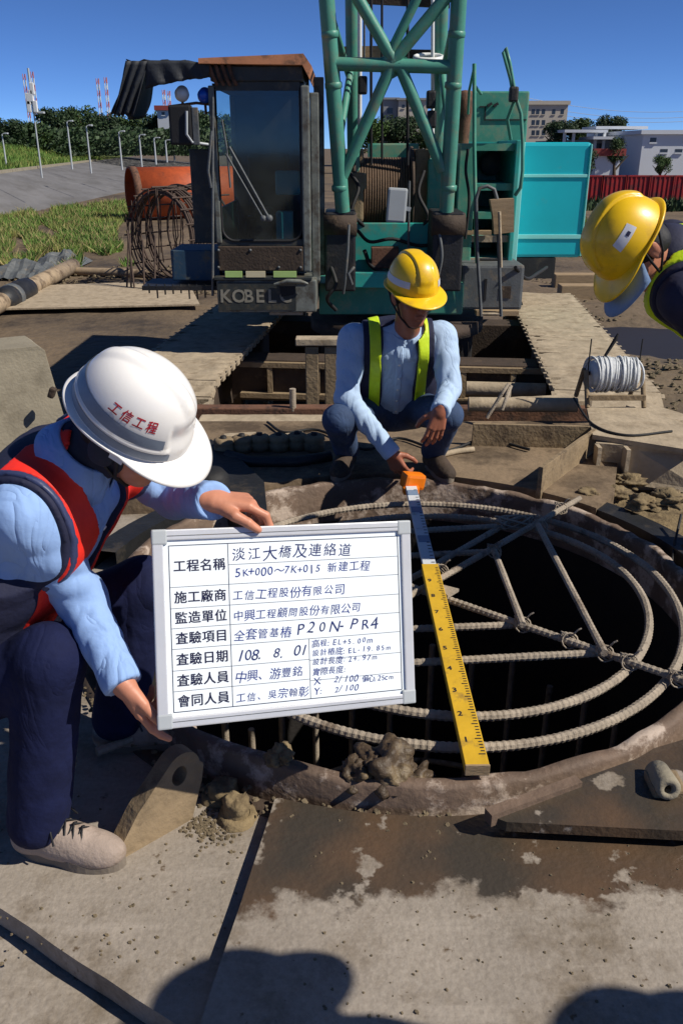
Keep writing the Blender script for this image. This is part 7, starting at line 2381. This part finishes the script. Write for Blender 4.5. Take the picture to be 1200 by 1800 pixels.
# ---------------------------------------------------------------- worker 3: yellow helmet, bending in from the right
hd3 = Z(1122, 440, 2.72)
J3 = dict(pel=(1.58, 2.98, 0.96), neck=hd3 + Vector((0.078, 0.05, -0.005)), shR=hd3 + Vector((0.18, 0.25, 0.0)), shL=hd3 + Vector((0.115, -0.13, -0.13)), head=hd3, hf=(-0.52, -0.14, -0.84), hu=(-0.80, -0.18, 0.52),
          elR=hd3 + Vector((0.46, 0.36, -0.30)), wrR=hd3 + Vector((0.6, 0.26, -0.52)), elL=hd3 + Vector((0.32, -0.10, -0.34)), wrL=hd3 + Vector((0.62, 0.02, -0.52)),
          hipR=(1.66, 3.12, 0.94), hipL=(1.66, 2.92, 0.94), knR=(1.52, 3.14, 0.52), anR=(1.60, 3.16, 0.12), knL=(1.52, 2.90, 0.52), anL=(1.60, 2.88, 0.12),
          hands=dict(R=dict(X=(0.0, 0.0, -1), D=(-1, 0.0, 0.0), curl=CURL(0.4, 0.5, 0.3)), L=dict(X=(0.0, 0.0, -1), D=(-1, 0, 0), curl=CURL(0.4, 0.5, 0.3))),
          feet=dict(R=(-1, 0.1, 0), L=(-1, -0.1, 0)))
cfg3 = dict(shirt='vest_navy', trousers='jeans', skin='skin', helmet='helmet_yellow', style='yellow', h=0.0085, hh2=0.004, zg=0.02, zf=0.03, shoe='mud_dark', htilt=0.08,
            hatlabel='yellow hard hat with white rectangular sticker',
            vest=dict(mat='vest_navy', arm=0.165, open=[0.03, 0.03, 0.06, 0.07],
                      strips=[('hi_vis_stripe', 'hi_vis', lambda l, u, f, L: np.abs(np.abs(l) - 0.105) - 0.024, 0.020)]))
t3, hat3, fn3, T3, band3, HR3, hc3 = person('person in yellow hard hat bending in from the right edge looking down', J3, cfg3)
band3(math.radians(62), math.radians(100), 0.26, 0.42, 'tape_white', n=24, nm='sticker')
band3(math.radians(84), math.radians(91), 0.30, 0.35, 'ink_navy', n=8, nm='sticker_mark', off=0.0026)
# soft cap peak worn under the helmet
vs = []
for j in range(6):
    for i in range(17):
        a = -1.25 + 2.5 * i / 16; r = 0.0 + j / 5
        p = Vector(((0.085 + 0.120 * r) * math.cos(a) + 0.012, (0.088 + 0.03 * r) * math.sin(a), 0.036 - 0.05 * r + 0.016 * (1 - math.cos(a * 1.1))))
        vs.append(HR3 @ p + hc3 - HR3 @ Vector((0, 0, 0.03)))
o = MB().add(vs, [(j * 17 + i, j * 17 + i + 1, (j + 1) * 17 + i + 1, (j + 1) * 17 + i) for j in range(5) for i in range(16)], True).build('cap_peak', MATS['cap_blue'], t3)
s_ = o.modifiers.new('s', 'SOLIDIFY'); s_.thickness = 0.004


# ---------------------------------------------------------------- bystanders to the right of the camera: they throw the shadows at the bottom
def standing(label, x, y, face, helmet, H=1.0, arms=0.0, zg=0.0):
    f = Vector((math.cos(face), math.sin(face), 0)); l = Vector((-f.y, f.x, 0)); o = Vector((x, y, zg))
    P = lambda a, b, c_: o + f * a * H + l * b * H + Vector((0, 0, c_ * H))
    J = dict(pel=P(0, 0, 0.94), neck=P(0.0, 0, 1.47), shR=P(0, -0.19, 1.40), shL=P(0, 0.19, 1.40), head=P(0.04, 0, 1.60), hf=f + Vector((0, 0, -0.35)), hu=Vector((0, 0, 1)) + f * 0.35,
             elR=P(0.05 + 0.1 * arms, -0.27, 1.14), wrR=P(0.12 + 0.2 * arms, -0.24 + 0.12 * arms, 0.90 + 0.35 * arms), elL=P(0.05 + 0.1 * arms, 0.27, 1.14), wrL=P(0.12 + 0.2 * arms, 0.24 - 0.12 * arms, 0.90 + 0.35 * arms),
             hipR=P(0, -0.09, 0.92), hipL=P(0, 0.09, 0.92), knR=P(0.03, -0.11, 0.50), knL=P(0.03, 0.11, 0.50), anR=P(0, -0.12, 0.10), anL=P(0, 0.12, 0.10),
             hands=dict(R=dict(X=f * (0.3 + arms) + Vector((0, 0, -0.9 + arms)), D=-l, curl=CURL(0.3, 0.4, 0.3)), L=dict(X=f * (0.3 + arms) + Vector((0, 0, -0.9 + arms)), D=l, curl=CURL(0.3, 0.4, 0.3))),
             feet=dict(R=f - l * 0.2, L=f + l * 0.2))
    cfg = dict(shirt='shirt_pale', trousers='jeans', skin='skin', helmet=helmet, style='yellow', h=0.012, hh=0.006, hh2=0.005, zg=zg, zf=zg, shoe='mud_dark', wr=0.002)
    return person(label, J, cfg)


standing('standing person just outside the right picture edge who casts the left foreground shadow', 1.45, 0.60, 1.28, 'helmet_yellow', 1.0, 0.0, 0.035)
standing('standing person just outside the right picture edge who casts the right foreground shadow', 2.23, 0.50, 1.28, 'helmet_white', 1.02, 0.0, 0.035)
